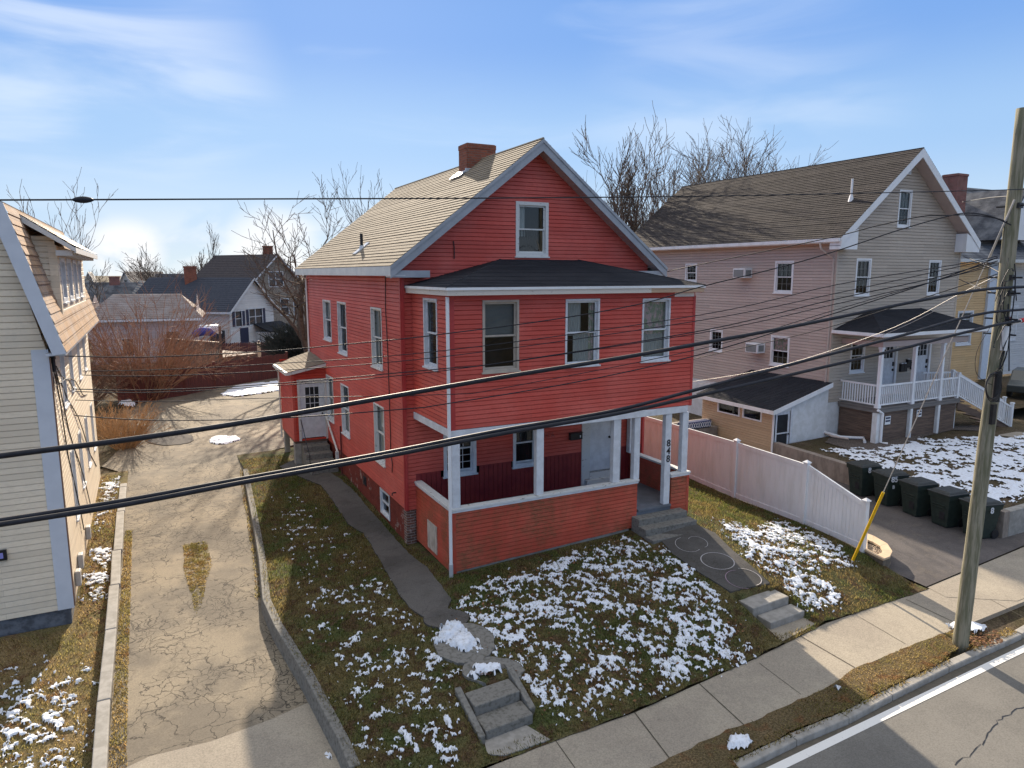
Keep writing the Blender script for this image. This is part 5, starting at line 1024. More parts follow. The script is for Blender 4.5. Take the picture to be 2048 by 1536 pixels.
railing(H2, (dx0+.04, BY0-.05, DZ), (dx0+.04, dy0+.14, DZ), DZ); railing(H2, (dx0+.14, dy0+.04, DZ), (21.78, dy0+.04, DZ), DZ); railing(H2, (21.92, dy0+.04, DZ), (23.61, dy0+.04, DZ), DZ); railing(H2, (23.75, dy0+.04, DZ), (24.86, dy0+.04, DZ), DZ)
newel(H2, 24.92, dy0+.04, DZ); newel(H2, 26.3, 1.9, DZ-.1)
railing(H2, (24.98, dy0+.04, DZ), (27.9, dy0-.6, .86), DZ, 1.0); newel(H2, 27.95, dy0-.62, .86, 1.1)
railing(H2, (24.9, BY0-.2, DZ), (26.25, 1.95, DZ), DZ); railing(H2, (26.36, 1.9, DZ), (29.2, 1.2, .86), DZ, 1.0); newel(H2, 29.25, 1.18, .86, 1.1)
m = MB()
for i in range(8): t = i/8; x = 25.15+2.9*t; m.hexa([(x, dy0+.1-.64*t, DZ-.2*(i+1)-.04), (x+.36, dy0+.1-.64*(t+.125), DZ-.2*(i+1)-.04), (x+.36+.25, 1.95-.7*t, DZ-.2*(i+1)-.04), (x+.25, 1.95-.7*t, DZ-.2*(i+1)-.04)], [(x, dy0+.1-.64*t, DZ-.2*(i+1)), (x+.36, dy0+.1-.64*(t+.125), DZ-.2*(i+1)), (x+.61, 1.95-.7*t, DZ-.2*(i+1)), (x+.25, 1.95-.7*t, DZ-.2*(i+1))])
m.prism([(25.1, dy0+.06, DZ-.2), (25.1, dy0+.06, DZ-.5), (28.0, dy0-.6, .72), (28.0, dy0-.6, .95)], (0, .04, 0)); m.build('porch_stairs', PLANK, H2)
m = MB(); e = [(19.1, .38, 5.36), (26.0, .38, 5.36), (26.0, BY0-.02, 5.36), (19.1, BY0-.02, 5.36)]; t0, t1 = (21.3, BY0-.03, 6.12), (24.6, BY0-.03, 6.12)
shingles(m, e[0], e[1], t1, t0, .13, .01); shingles(m, e[3], e[0], t0, t0, .13, .01); shingles(m, e[1], e[2], t1, t1, .13, .01); m.tube([e[0], t0], .02, 5); m.tube([e[1], t1], .02, 5); pr2 = m.build('porch_roof', DARK, H2)
m = MB(); m.box(19.03, 26.06, .28, .38, 5.24, 5.36); m.box(19.0, 19.1, .381, BY0-.03, 5.24, 5.36); m.box(26.0, 26.1, .381, BY0-.03, 5.24, 5.36); m.build('gutter', VINYL, pr2)
m = MB(); m.box(19.1, 26, .38, BY0-.03, 5.2, 5.24); m.box(dx0-.05, 25.2, dy0-.06, dy0+.14, 4.79, 5.0); m.box(dx0-.05, dx0+.14, dy0+.141, BY0-.03, 4.79, 5.0); m.build('porch_beam', SOFFIT, pr2)
pipe(H2, [(dx0-.1, dy0-.1, DZ-.05), (dx0+.17, dy0-.12, DZ-.2), (dx0+.17, dy0-.12, 1.0), (dx0+.3, dy0-.35, .97)], .055, VINYL)
for u, z0, w2, h2 in ((20.35, 1.62, .34, .34), (22.35, 1.75, .32, .3)):
    m = MB(); m.box(u, u+w2, dy0+.07, dy0+.085, z0, z0+h2); s = m.build('notice_sign', VINYL, H2); m = MB()
    for k in range(2): m.box(u+.03, u+w2-.03, dy0+.064, dy0+.069, z0+h2-.07-.12*k-.04, z0+h2-.04-.12*k)
    m.build('print', SIGNK, s)
# shed addition
SX, SY0, SY1 = 16.0, 2.55, 6.6
sL = Frame((SX, 0, 0), (0, 1, 0), (-1, 0, 0)); sF = Frame((0, SY0, 0), (1, 0, 0), (0, -1, 0)); sBk = Frame((0, SY1, 0), (1, 0, 0), (0, 1, 0))
SWN = [(2.9+.25, 4.2, 1.72, 2.22), (4.35, 5.65, 1.72, 2.22)]; SDR = (16.12, 16.92, .45, 2.2)
m = MB(); clap(m, sL, .5, 2.3, .1, lambda z: (SY0, SY1), SWN); m.build('shed_wall', TANS, H2)
m = MB()
for a, b, lo, hi in ((SX, SDR[0], .2, 2.3), (SDR[0], SDR[1], 2.2, 2.3)): m.fbox(sF, a, b, -.1, 0, lo, hi)
m.prism([sF.p(SDR[1], 0, .2), sF.p(BX0, 0, .2), sF.p(BX0, 0, 3.06), sF.p(SX, 0, 2.301), sF.p(SDR[1], 0, 2.301)], (0, .1, 0)); m.prism([sBk.p(SX, 0, .2), sBk.p(BX0, 0, .2), sBk.p(BX0, 0, 3.06), sBk.p(SX, 0, 2.3)], (0, -.1, 0)); sep(m, 'shed_end_wall', CONCW, H2)
m = MB(); shingles(m, (SX-.25, SY0-.2, 2.34), (SX-.25, SY1+.2, 2.34), (BX0-.01, SY1+.2, 3.22), (BX0-.01, SY0-.2, 3.22), .14, .01); sr = m.build('shed_roof', DARK, H2)
m = MB(); m.box(SX-.28, SX-.25, SY0-.2, SY1+.2, 2.18, 2.33); m.prism([(SX-.25, SY0-.22, 2.16), (BX0-.02, SY0-.22, 3.04), (BX0-.02, SY0-.22, 3.22), (SX-.25, SY0-.22, 2.34)], (0, .03, 0)); m.box(SX-.02, SX+.08, SY0-.03, SY0+.05, .45, 2.2); m.build('shed_trim', VINYL, sr)
for a, b, c0, d in SWN:
    m = MB(); m.fbox(sL, a, b, -.02, .03, c0, c0+.05); m.fbox(sL, a, b, -.02, .03, d-.05, d); m.fbox(sL, a, a+.07, -.02, .03, c0+.051, d-.051); m.fbox(sL, b-.07, b, -.02, .03, c0+.051, d-.051); wv = m.build('shed_window', VINYL, H2); m = MB(); m.face(orient(sL, [sL.p(a, -.03, c0), sL.p(b, -.03, c0), sL.p(b, -.03, d), sL.p(a, -.03, d)])); m.build('pane', GLASS, wv)
    m = MB(); m.face([sL.p(a-.1, -.5, c0-.2), sL.p(b+.1, -.5, c0-.2), sL.p(b+.1, -.5, d), sL.p(a-.1, -.5, d)]); m.build('room_wall', ROOMDK, wv)
a, b, z0, z1 = SDR; m = MB(); m.fbox(sF, a, b, -.06, -.02, z0, z0+.12); m.fbox(sF, a, b, -.06, -.02, z1-.12, z1); m.fbox(sF, a, a+.1, -.06, -.02, z0+.12, z1-.12); m.fbox(sF, b-.1, b, -.06, -.02, z0+.12, z1-.12); m.fbox(sF, a+.1, b-.1, -.055, -.025, z0+.85, z0+.9); m.fbox(sF, b, b+.1, -.02, .03, z0, z1+.1); m.fbox(sF, a-.1, a, -.02, .03, z0, z1+.1); sdo = m.build('shed_door', WHITE, H2)
m = MB(); m.fbox(sF, a+.1, b-.1, -.045, -.04, z0+.12, z1-.12); m.build('door_glass', ROOMDK, sdo); m = MB(); m.fbox(sF, b-.09, b-.03, -.02, .03, z0+.8, z0+.84); m.build('door_handle', BLKM, sdo)
# retaining wall
rw = thing('retaining_wall', 'long stained concrete retaining wall behind the green bins', 'wall', (16.1, -2, 0))
m = MB(); m.hexa([(16.0, -6.1, -.3), (16.28, -6.1, -.3), (16.28, 2.5, -.3), (16.0, 2.5, -.3)], [(16.0, -6.1, .80), (16.28, -6.1, .80), (16.28, 2.5, 1.02), (16.0, 2.5, 1.02)]); m.build('side_wall', RETW, rw, bevel=.015)
m = MB(); m.box(16.281, 30, -6.1, -5.85, -.3, .78); m.build('front_wall', CONC, rw, bevel=.015)
bl = MB(); bl.box(13.2, 15.9, 5.5, 5.75, .2, 1.1); bl.box(13.2, 15.9, 5.9, 6.15, .2, 1.35); tag(bl.build('low_block_wall', RETW), 'low brown block wall behind the white fence beside the tan shed', 'wall')
cu = thing('patterned_cushion', 'navy and white patterned outdoor cushion on the low wall behind the fence', 'cushion', (14.6, 5.6, 1.1))
m = MB(); m.box(13.95, 15.5, 5.45, 5.85, 1.12, 1.42); m.build('cushion_body', plain('navy_cloth', (.03, .04, .11), (.03, .04, .1)), cu, bevel=.05)
m = MB(); rr = random.Random(5)
for i in range(12):
    x = 14.0+i*.125; m.tube([(x, 5.446, 1.16), (x+.1, 5.446, 1.38)], .012, 4); m.tube([(x+.1, 5.446, 1.16), (x, 5.446, 1.38)], .012, 4)
m.build('cushion_pattern', VINYL, cu)
# ---------------------------------------------------------------- white fence
wf = thing('white_fence', 'tall white vinyl privacy fence stepping down to a low end post by the drive', 'fence', (10.95, -2, .4))
FX = 10.95; posts = [(onx(1724.6, 1099, FX), onx(1730, 997, FX)), (onx(1606, 1048, FX), onx(1615, 922, FX)), (onx(1468, 995, FX), onx(1473, 878, FX))]
py = [p[0].y for p in posts]; pz = [p[0].z for p in posts]; pt = [p[1].z for p in posts]
for k in range(1, 6): py.append(py[2]+2.6*k); pz.append(.45+.02*k); pt.append(pt[2]+.0*k)
for y, zb, zt in zip(py, pz, pt):
    m = MB(); m.box(FX-.065, FX+.065, y-.065, y+.065, zb-.2, zt-.06); po = m.build('fence_post', VINYL, wf); m = MB(); m.box(FX-.09, FX+.09, y-.09, y+.09, zt-.06, zt-.03); m.add([(FX-.085, y-.085, zt-.03), (FX+.085, y-.085, zt-.03), (FX+.085, y+.085, zt-.03), (FX-.085, y+.085, zt-.03), (FX, y, zt+.035)], [(0, 1, 4), (1, 2, 4), (2, 3, 4), (3, 0, 4)]); m.build('post_cap', VINYL, po)
for i in range(len(py)-1):
    ya, yb_, za_, zb_, ta, tb = py[i]+.065, py[i+1]-.065, pz[i]+.04, pz[i+1]+.04, pt[i]-.1, pt[i+1]-.1
    f = lambda t, a, b: a+(b-a)*t
    m = MB(); n = 15
    for j in range(n):
        t0, t1 = j/n+.0018, (j+1)/n-.0018; yy0, yy1 = f(t0, ya, yb_), f(t1, ya, yb_)
        m.hexa([(FX-.014, yy0, f(t0, za_, zb_)), (FX+.014, yy0, f(t0, za_, zb_)), (FX+.014, yy1, f(t1, za_, zb_)), (FX-.014, yy1, f(t1, za_, zb_))], [(FX-.014, yy0, f(t0, ta, tb)-.05), (FX+.014, yy0, f(t0, ta, tb)-.05), (FX+.014, yy1, f(t1, ta, tb)-.05), (FX-.014, yy1, f(t1, ta, tb)-.05)])
    m.box(FX-.006, FX+.006, ya, yb_, max(za_, zb_)+.05, min(ta, tb)-.1); pn = m.build('fence_panel', VINYL, wf); m = MB()
    for (a0, a1), (b0, b1) in (((za_-.02, za_+.13), (zb_-.02, zb_+.13)), ((ta-.13, ta+.0), (tb-.13, tb+.0))):
        m.hexa([(FX-.03, ya, a0), (FX+.03, ya, a0), (FX+.03, yb_, b0), (FX-.03, yb_, b0)], [(FX-.03, ya, a1), (FX+.03, ya, a1), (FX+.03, yb_, b1), (FX-.03, yb_, b1)])
    sep(m, 'fence_rail', VINYL, pn)
# stone planter at fence end
bedc = [tuple(onz(u, v, .30))[:2] for u, v in [(1728, 1070), (1750, 1078), (1778, 1095), (1784, 1105), (1775, 1117), (1757, 1112), (1744, 1104), (1732, 1096)]]
wc = onz(1750, 1100, .3)
pb = thing('stone_planter', 'low curved planter of rough stone with buff capstones at the fence end', 'planter', (wc.x, wc.y, 0))
outer = [(11.02, -4.6), (11.5, -4.75), (11.95, -5.15), (12.05, -5.55), (11.8, -5.95), (11.35, -6.1), (11.02, -6.0)]
outer = [tuple(onz(u, v, .33))[:2] for u, v in [(1729, 1066), (1748, 1073), (1774, 1088), (1784, 1103), (1779, 1113), (1766, 1118), (1746, 1108), (1728, 1098)]]
cx_, cy_ = sum(p[0] for p in outer)/8, sum(p[1] for p in outer)/8
inner_ = [(cx_+(x-cx_)*.55-.12, cy_+(y-cy_)*.55) for x, y in outer]
m = MB(); kk = random.Random(3)
for lv in range(2):
    for i in range(8):
        a, b = outer[i], outer[(i+1) % 8]; a2, b2 = inner_[i], inner_[(i+1) % 8]; s = 1.0-.03*lv+kk.uniform(-.02, .03); q = lambda p: (cx_+(p[0]-cx_)*s, cy_+(p[1]-cy_)*s)
        z0, z1 = -.15+.22*lv, .06+.22*lv; m.hexa([(*q(a), z0), (*q(b), z0), (*b2, z0), (*a2, z0)], [(*q(a), z1), (*q(b), z1), (*b2, z1), (*a2, z1)])
m.build('stone_wall', plain('planter_stone', (.20, .16, .12), (.13, .11, .085), 9, .9, .015, 18), pb, bevel=.02)
for i in range(8):
    a, b = outer[i], outer[(i+1) % 8]; a2, b2 = inner_[i], inner_[(i+1) % 8]; s = 1.04; q = lambda p: (cx_+(p[0]-cx_)*s, cy_+(p[1]-cy_)*s); m = MB(); m.hexa([(*q(a), .285), (*q(b), .285), (*b2, .285), (*a2, .285)], [(*q(a), .345), (*q(b), .345), (*b2, .345), (*a2, .345)]); m.build('capstone', CAPST, pb, bevel=.008)
m = MB(); m.face([(*p, .25) for p in inner_])
for i in range(120):
    x, y = cx_-.1+kk.uniform(-.3, .3), cy_+kk.uniform(-.4, .4); s = kk.uniform(.02, .045)
    if not inpoly(np.array(x), np.array(y), inner_): continue
    m.add([(x-s, y, .26), (x, y-s, .26), (x+s, y, .26), (x, y+s, .26), (x, y, .26+s)], [(0, 1, 4), (1, 2, 4), (2, 3, 4), (3, 0, 4)])
m.build('pebbles', plain('buff_pebbles', (.42, .33, .24), (.26, .2, .15), 14, .85), pb)
# ---------------------------------------------------------------- bins
def cart(x, y, rot, label, wr=None):
    t = thing('wheeled_bin', label, 'bin', (x, y, Hd(x, y)+.012), 'dark green wheeled bins lined up against the retaining wall'); b = MB()
    # local coords: front faces -x
    def ring(z, hx0, hx1, hy): return [(hx0, -hy, z), (hx1, -hy, z), (hx1, hy, z), (hx0, hy, z)]
    b.hexa(ring(.02, -.26, .24, .24), ring(.80, -.34, .34, .31)); b.hexa(ring(.80, -.37, .36, .335), ring(.93, -.39, .38, .345)); b.box(-.30, -.27, -.1, .1, .25, .5)
    for k in (.55, .62): b.box(-.36, -.33, -.2, .2, k, k+.02)
    bo = b.build('bin_body', CART, None, bevel=.02); bo.parent = t
    l = MB(); l.hexa(ring(.935, -.42, .40, .36), ring(.965, -.42, .40, .36)); l.hexa(ring(.966, -.36, .36, .30), ring(1.02, -.30, .33, .25)); lo = l.build('bin_lid', CARTL, None, bevel=.012); lo.parent = t
    h = MB(); h.tube([(.42, -.22, .95), (.42, .22, .95)], .018, 8); ho = h.build('bin_handle', CART, None); ho.parent = t
    for s in (-1, 1): q = MB(); q.tube([(.26, s*.22, .12), (.26, s*.28, .12)], .12, 14); qo = q.build('wheel', BLKM, None); qo.parent = t
    q = MB(); q.box(-.302, -.296, -.17, .0, .22, .52); qo = q.build('side_label', BLKM, None); qo.parent = t
    t.rotation_euler = (0, 0, rot); t.scale = (1.06, 1.06, 1.1); return t
_tx = MB
def bin_text(t, lines):
    for s_, size, lx, lz in lines:
        cu_ = bpy.data.curves.new('t', 'FONT'); cu_.body = s_; cu_.size = size; cu_.extrude = .002; cu_.align_x = 'CENTER'; cu_.align_y = 'CENTER'; cu_.offset = size*.03
        tt = bpy.data.objects.new('tmp', cu_); C.objects.link(tt); bpy.context.view_layer.update(); me = bpy.data.meshes.new_from_object(tt.evaluated_get(bpy.context.evaluated_depsgraph_get())); bpy.data.objects.remove(tt)
        me.materials.clear(); me.materials.append(WHITE); me.transform(Matrix(((1, 0, 0, lx), (0, 0, -1, -.352 if lz > .6 else -.30), (0, 1, 0, lz), (0, 0, 0, 1)))); ob = bpy.data.objects.new('painted_number', me); C.objects.link(ob); ob.parent = t
bins = [(15.6, -1.80, R(-10), 'bin with painted 8 nearest the white fence, first of the row', [('8', .24, -.1, .85)]), (15.55, -2.80, R(-14), 'bin painted 85 with a B below, second from the fence', [('85', .24, -.14, .85), ('B', .14, -.16, .62)]), (15.53, -3.78, R(-10), 'plain bin in the middle of the row of five', []), (15.52, -4.74, R(-8), 'bin with a scribbled lid, fourth from the fence', []), (15.55, -5.68, R(-14), 'bin partly hidden by the pole at the sidewalk end of the row', [('8', .22, .0, .80)])]
for x, y, r_, lb, tx in bins:
    t = cart(x, y, r_, lb)
    if tx: bin_text(t, tx)
# ---------------------------------------------------------------- utility pole
UP = thing('utility_pole', 'weathered wooden utility pole on the verge carrying all the cables', 'utility pole', (8.97, -9.1, SW))
m = MB(); zs = np.linspace(-.3, 10.68, 26); rr = random.Random(9); m.tube([(8.97+.23*min(1, max(0, z)/6.7)+.004*rr.uniform(-1, 1), -9.1, z) for z in zs], [float(np.interp(z, [0, 12], [.148, .118]))*(1+rr.uniform(-.012, .012)) for z in zs], 20); m.build('pole', POLE, UP, smooth=True)
m = MB(); m.tube([(9.07, -9.27, 6.15), (9.07, -9.27, 6.62)], .06, 12); m.build('splice_box', VINYL, UP); 
m = MB()
for z in (8.9, 7.55, 7.25, 6.75, 6.45): m.tube([(9.19, -9.4, z), (9.19, -8.8, z)], .018, 6); m.box(9.12, 9.26, -9.25, -9.2, z-.05, z+.05)
m.build('bracket', BLKM, UP)
m = MB(); m.tube([(9.2, -9.29, 6.66), (9.38, -9.36, 6.72)], .035, 8); m.build('cable_marker', VINYL, UP); m = MB(); m.tube([(9.38, -9.36, 6.72), (9.52, -9.38, 6.75)], .045, 8); m.build('cable_marker', REDPL, UP)
def loop(c, r, n, wd, name, lab):
    m = MB(); k = 40
    for j in range(n): m.tube([(c[0]+(r+j*.02)*math.cos(2*math.pi*i/k+j), c[1]+.03*math.sin(5*i/k+j), c[2]+(r*1.1+j*.03)*math.sin(2*math.pi*i/k+j)) for i in range(k+1)], wd, 4)
    return m.build(name, BLKM, UP)
loop((8.80, -9.3, 5.45), .2, 3, .010, 'cable_coil', ''); m = MB(); m.tube([(8.98, -9.27, 5.15), (8.98, -9.27, 5.75)], .07, 10); m.box(8.88, 9.0, -9.3, -9.24, 4.7, 5.1); m.build('splice_case', BLKM, UP)
m = MB(); rr = random.Random(21)
for i in range(13):
    z0, z1 = rr.uniform(5.6, 7.9), rr.uniform(5.3, 7.9); x0 = 9.0+rr.uniform(-.22, .05); pts = []
    for k in range(9):
        t = k/8; pts.append((x0+.10*math.sin(3*t+i)+t*.2*rr.uniform(.6, 1), -9.28-.05*math.sin(t*4+i), z0+(z1-z0)*t+.15*math.sin(t*6+i)))
    m.tube(pts, rr.choice([.006, .009, .012]), 4)
m.build('loose_wires', BLACK, UP)
# guy wire and yellow guard
A = Vector((9.03, -9.2, 9.0)); B = onz(1697, 1140, .12)
m = MB(); m.tube([A, A.lerp(B, .75)], .012, 5); m.tube([A, A.lerp(B, .12)+Vector((.03, 0, 0))], .02, 5); tag(m.build('guy_wire', GALV), 'pale steel guy wire running from the pole top down to the yellow guard', 'guy wire')
Lg = (B-A).length; G0 = A.lerp(B, .735); G1 = A.lerp(B, .965); tg = [G0, G1]
gd = thing('guy_guard', 'leaning bright yellow plastic guard on the lower end of the guy wire', 'guy guard', tuple(B)); m = MB(); m.tube([G0, G1], .035, 10); m.build('guard_tube', YEL, gd); m = MB(); m.tube([G1, B], .015, 6); m.tube([G1-Vector((.06, .02, 0)), G1+Vector((.04, .02, -.04))], .02, 6); m.build('anchor_rod', GALV, gd)
# ---------------------------------------------------------------- cables
LHC = (-7.55, .15); PO = (9.1, -9.2)
def spline(pts, k=6):
    pts = [Vector(p) for p in pts]; o_ = []
    for i in range(len(pts)-1):
        p0, p1, p2, p3 = pts[max(i-1, 0)], pts[i], pts[i+1], pts[min(i+2, len(pts)-1)]
        for j in range(k):
            t = j/k; o_.append(.5*((2*p1)+(p2-p0)*t+(2*p0-5*p1+4*p2-p3)*t*t+(3*p1-p0-3*p2+p3)*t**3))
    return o_+[pts[-1]]
def wire(name, label, px, pl, r, mat=BLACK, cat='cable', ext=None, grp=None, n=6):
    pts = [onpl(u, v, *pl) for u, v in px]
    if ext: pts = [pts[0]+(pts[0]-pts[1])*ext]+pts
    m = MB(); m.tube(spline(pts), r, n); ob = m.build(name, mat, smooth=True); return tag(ob, label, cat, grp)
SP = ((-10, -9.3), (10, -9.3))
wire('overhead_cable', 'upper of the two thick black cables crossing in front of the red house', [(-900, 1030), (-300, 955), (0, 912), (250, 880), (480, 846), (760, 797), (1000, 755), (1240, 716), (1385, 690), (1600, 650), (1830, 603), (1960, 580), (2060, 573), (2300, 560)], SP, .028, n=10)
wire('overhead_cable', 'lower thick black cable, passing across the porch posts to the pole', [(-900, 1150), (-300, 1085), (0, 1041), (250, 1001), (500, 955), (760, 908), (1000, 861), (1230, 821), (1390, 780), (1600, 724), (1800, 672), (1950, 630), (2060, 618), (2300, 600)], SP, .025, n=10)
wire('overhead_cable', 'lowest black cable, hugging the one above on the left and splitting away before the pole', [(-900, 1160), (-300, 1095), (0, 1049), (250, 1009), (500, 962), (760, 915), (1000, 868), (1230, 828), (1390, 793), (1600, 745), (1800, 698), (1950, 660), (2060, 640), (2300, 625)], ((-10, -9.36), (10, -9.36)), .026, n=10)
tw = wire('power_line', 'single thin line high across the sky with a lens shaped splice', [(-600, 402), (0, 400), (500, 398), (1000, 396), (1500, 391), (1960, 381), (2030, 379), (2200, 374)], SP, .0085)
q = onpl(166, 399.5, *SP); m = MB(); q0, q1 = onpl(144, 399.5, *SP), onpl(188, 399.5, *SP); m.tube([q0.lerp(q1, t) for t in (0, .15, .35, .5, .65, .85, 1)], [.008, .022, .03, .032, .03, .022, .008], 10); so_ = m.build('splice', BLACK, tw, smooth=True)
LP_ = (LHC, PO)
wire('service_wire', 'service drop running from the pole to the right roof corner of the red house', [(1335, 543), (1400, 529), (1653, 477), (1748, 453), (1843, 433), (1890, 431), (1940, 430), (1990, 436), (2022, 446)], ((7.9, -.4), PO), .012, grp=None)
wire('service_wire', 'uppermost thin cable crossing above the upper porch windows to the cream house', [(130, 712), (300, 714), (540, 702), (677, 690), (812, 677), (895, 667), (1100, 640), (1280, 608), (1400, 574), (1558, 535), (1669, 503), (1795, 461), (1890, 434), (1938, 426), (1985, 434), (2022, 450)], LP_, .012)
for lab, px, r in (('thin cable crossing the sills of the upper porch windows, higher of the close pair', [(165, 742), (300, 740), (540, 728), (890, 701), (1400, 630), (1675, 569), (1919, 528), (1995, 512)], .009),
                   ('thin cable just below the pair across the upper porch windows', [(165, 750), (300, 752), (540, 742), (890, 713), (1400, 641), (1675, 586), (1855, 547), (1995, 516)], .009),
                   ('doubled thin cable crossing the lower sashes of the upper porch windows', [(150, 778), (300, 780), (540, 768), (890, 737), (1000, 726), (1400, 662), (1663, 600), (1855, 559), (1995, 522)], .011),
                   ('twin of the doubled cable, a finger lower over the upper porch windows', [(150, 783), (300, 785), (540, 772), (890, 741), (1400, 666), (1663, 610), (1855, 566), (1990, 526)], .009),
                   ('thin wire low over the upper porch siding between the doubled cable and the thick cable', [(150, 800), (300, 803), (540, 796), (890, 789), (1000, 777), (1400, 698), (1663, 622), (1855, 566), (1995, 530)], .008),
                   ('wire running just above the lower porch beam on the left and climbing to the pole', [(150, 831), (300, 840), (540, 837), (810, 818), (890, 808), (1159, 763), (1400, 709), (1626, 640), (1875, 560), (1995, 515)], .012)):
    wire('service_wire', lab, px, LP_, r)
wire('service_wire', 'dark wire ending at the lower right of the upper porch wall', [(1260, 752), (1400, 715), (1622, 664), (1811, 607), (1912, 575), (1995, 548)], ((7.3, -2.3), PO), .010)
wire('service_wire', 'pale sunlit wire crossing the shed roof of the beige house to the pole', [(1386, 763), (1500, 745), (1622, 714), (1790, 654), (1919, 588), (1995, 551)], ((12, 2), PO), .007, GALV)
wire('service_wire', 'second pale wire beside the one crossing the shed roof', [(1400, 768), (1630, 718), (1790, 660), (1919, 595), (1995, 556)], ((12, 2), PO), .006, GALV)
for lab, px in (('wire from the yellow house down to the pole, upper one', [(1927, 513), (1960, 525), (2000, 545)]), ('wire from the yellow house down to the pole, lower one', [(1917, 558), (1950, 572), (1998, 590)])): wire('service_wire', lab, px, ((27.5, 3), PO), .014)
wire('service_wire', 'wire from the top of the pole to the grey roof behind', [(1925, 404), (1975, 396), (2026, 392)], ((27.5, 3), PO), .014)
wire('hanging_wire', 'loose loop of wire hanging left of the pole', [(1980, 655), (1955, 700), (1951, 740), (1965, 760), (1985, 770)], LP_, .005)
# ---------------------------------------------------------------- cream gambrel house (left)
H3 = thing('cream_house', 'cream clapboard gambrel house with light brown shingles at the left edge', 'house', (-11, 6, .1))
LX, LY0, LY1 = -7.58, .2, 11.0; hF = Frame((0, LY0, 0), (1, 0, 0), (0, -1, 0)); hR = Frame((LX, 0, 0), (0, 1, 0), (1, 0, 0)); W3 = 8.2; LXL = LX-W3
bxz = [(-7.28, 6.0), (-8.12, 8.92), (LX-W3/2, 10.6), (LXL-(-7.58+8.12)*-1+0, 8.92)]
def gh(z):
    if z <= 6.05: return (LXL, LX)
    if z <= 8.9: d = (z-6.05)/(8.9-6.05)*.62; return (LXL+d, LX-d)
    d = .62+(z-8.9)/(10.6-8.9)*(W3/2-.62); return (LXL+d, LX-d)
LW3 = []
for ul, ur, vt, vb in ((120, 131, 700, 800), (140, 148, 860, 980)): pass
LW3 = [(2.2, 3.0, 4.5, 5.8), (4.2, 4.9, 4.6, 5.8), (6.6, 7.3, 4.6, 5.8), (8.6, 9.3, 4.6, 5.8), (2.4, 3.2, 1.7, 3.4), (4.6, 5.3, 1.9, 3.4), (6.9, 7.6, 1.9, 3.4), (9.2, 9.9, 1.9, 3.4)]
m = MB(); clap(m, hF, .42, 10.5, .13, gh); clap(m, hR, .42, 6.0, .13, lambda z: (LY0, LY1), LW3); clap(m, Frame((0, LY1, 0), (1, 0, 0), (0, 1, 0)), .42, 10.5, .13, gh); m.build('wall', CREAM, H3)
m = MB(); m.fbox(hF, LX-.27, LX+.03, -.0, .03, .42, 6.08); m.fbox(hR, LY0-.028, LY0+.12, -.0, .028, .42, 6.0); m.build('corner_board', plain('pale_blue_trim', (.58, .61, .66), (.54, .57, .62), 3, .5), H3)
m = MB(); m.box(LXL+.05, LX-.04, LY0+.05, LY1-.05, -.3, .415); m.build('foundation', STONE, H3)
for i, o_ in enumerate(LW3): window(H3, hR, *o_, casing=.06, curtain=[(CURT, 0, 1, .3, 1)] if i % 2 else None)
RX, RZ_ = -7.22, 6.02; UX, UZ = -8.02, 8.98; m = MB(); ya, yb2 = LY0-.28, LY1+.3
shingles(m, (RX, ya, RZ_), (RX, yb2, RZ_), (UX, yb2, UZ), (UX, ya, UZ), .2, .02, 0, .3); shingles(m, (UX, ya, UZ), (UX, yb2, UZ), (LX-W3/2, yb2, 10.75), (LX-W3/2, ya, 10.75), .2, .02)
shingles(m, (LXL-.36, yb2, RZ_), (LXL-.36, ya, RZ_), (LXL+.44, ya, UZ), (LXL+.44, yb2, UZ), .2, .02); shingles(m, (LXL+.44, yb2, UZ), (LXL+.44, ya, UZ), (LX-W3/2, ya, 10.75), (LX-W3/2, yb2, 10.75), .2, .02); ro3 = m.build('roof', LHROOF, H3)
TB = MATS['pale_blue_trim']; m = MB()
A, B, D_ = Vector((RX+.01, ya-.03, RZ_-.02)), Vector((UX+.01, ya-.03, UZ-.0)), Vector((LX-W3/2, ya-.03, 10.74)); o1 = Vector((-.25, 0, -.0)); m.prism([A, B, B+Vector((-.26, 0, -.10)), A+Vector((-.24, 0, -.02))], (0, .03, 0)); m.prism([B, D_, D_+Vector((0, 0, -.26)), B+Vector((-.26, 0, -.10))], (0, .03, 0))
m.box(LX+.0, RX-.01, LY0-.25, LY1+.28, RZ_-.06, RZ_-.01); m.build('rake_board', TB, ro3)
# dormer
DX = -7.42; dY0, dY1 = 1.95, 9.4; dF = Frame((0, dY0, 0), (1, 0, 0), (0, -1, 0)); dR = Frame((DX, 0, 0), (0, 1, 0), (1, 0, 0))
DW = [(2.5, 3.5, 6.95, 8.0), (4.1, 5.1, 6.95, 8.0), (5.7, 6.7, 6.95, 8.0), (7.3, 8.3, 6.95, 8.0)]
m = MB(); clap(m, dF, 6.55, 8.45, .13, lambda z: (UX-.3, DX)); clap(m, dR, 6.55, 8.25, .13, lambda z: (dY0, dY1), DW); m.fbox(dR, dY0-.02, dY0+.2, -.0, .03, 6.55, 8.25); m.fbox(dF, DX-.14, DX+.02, -.0, .028, 6.55, 8.25); m.build('dormer_wall', [CREAM], H3)
for o_ in DW: window(H3, dR, *o_, casing=.1, trim=WHITE)
m = MB(); shingles(m, (DX+.42, dY0-.35, 8.22), (DX+.42, dY1+.3, 8.22), (UX-.2, dY1+.3, 9.05), (UX-.2, dY0-.35, 9.05), .2, .015); dr3 = m.build('dormer_roof', plain('dark_shingle_edge', (.10, .085, .08), (.07, .06, .055)), H3)
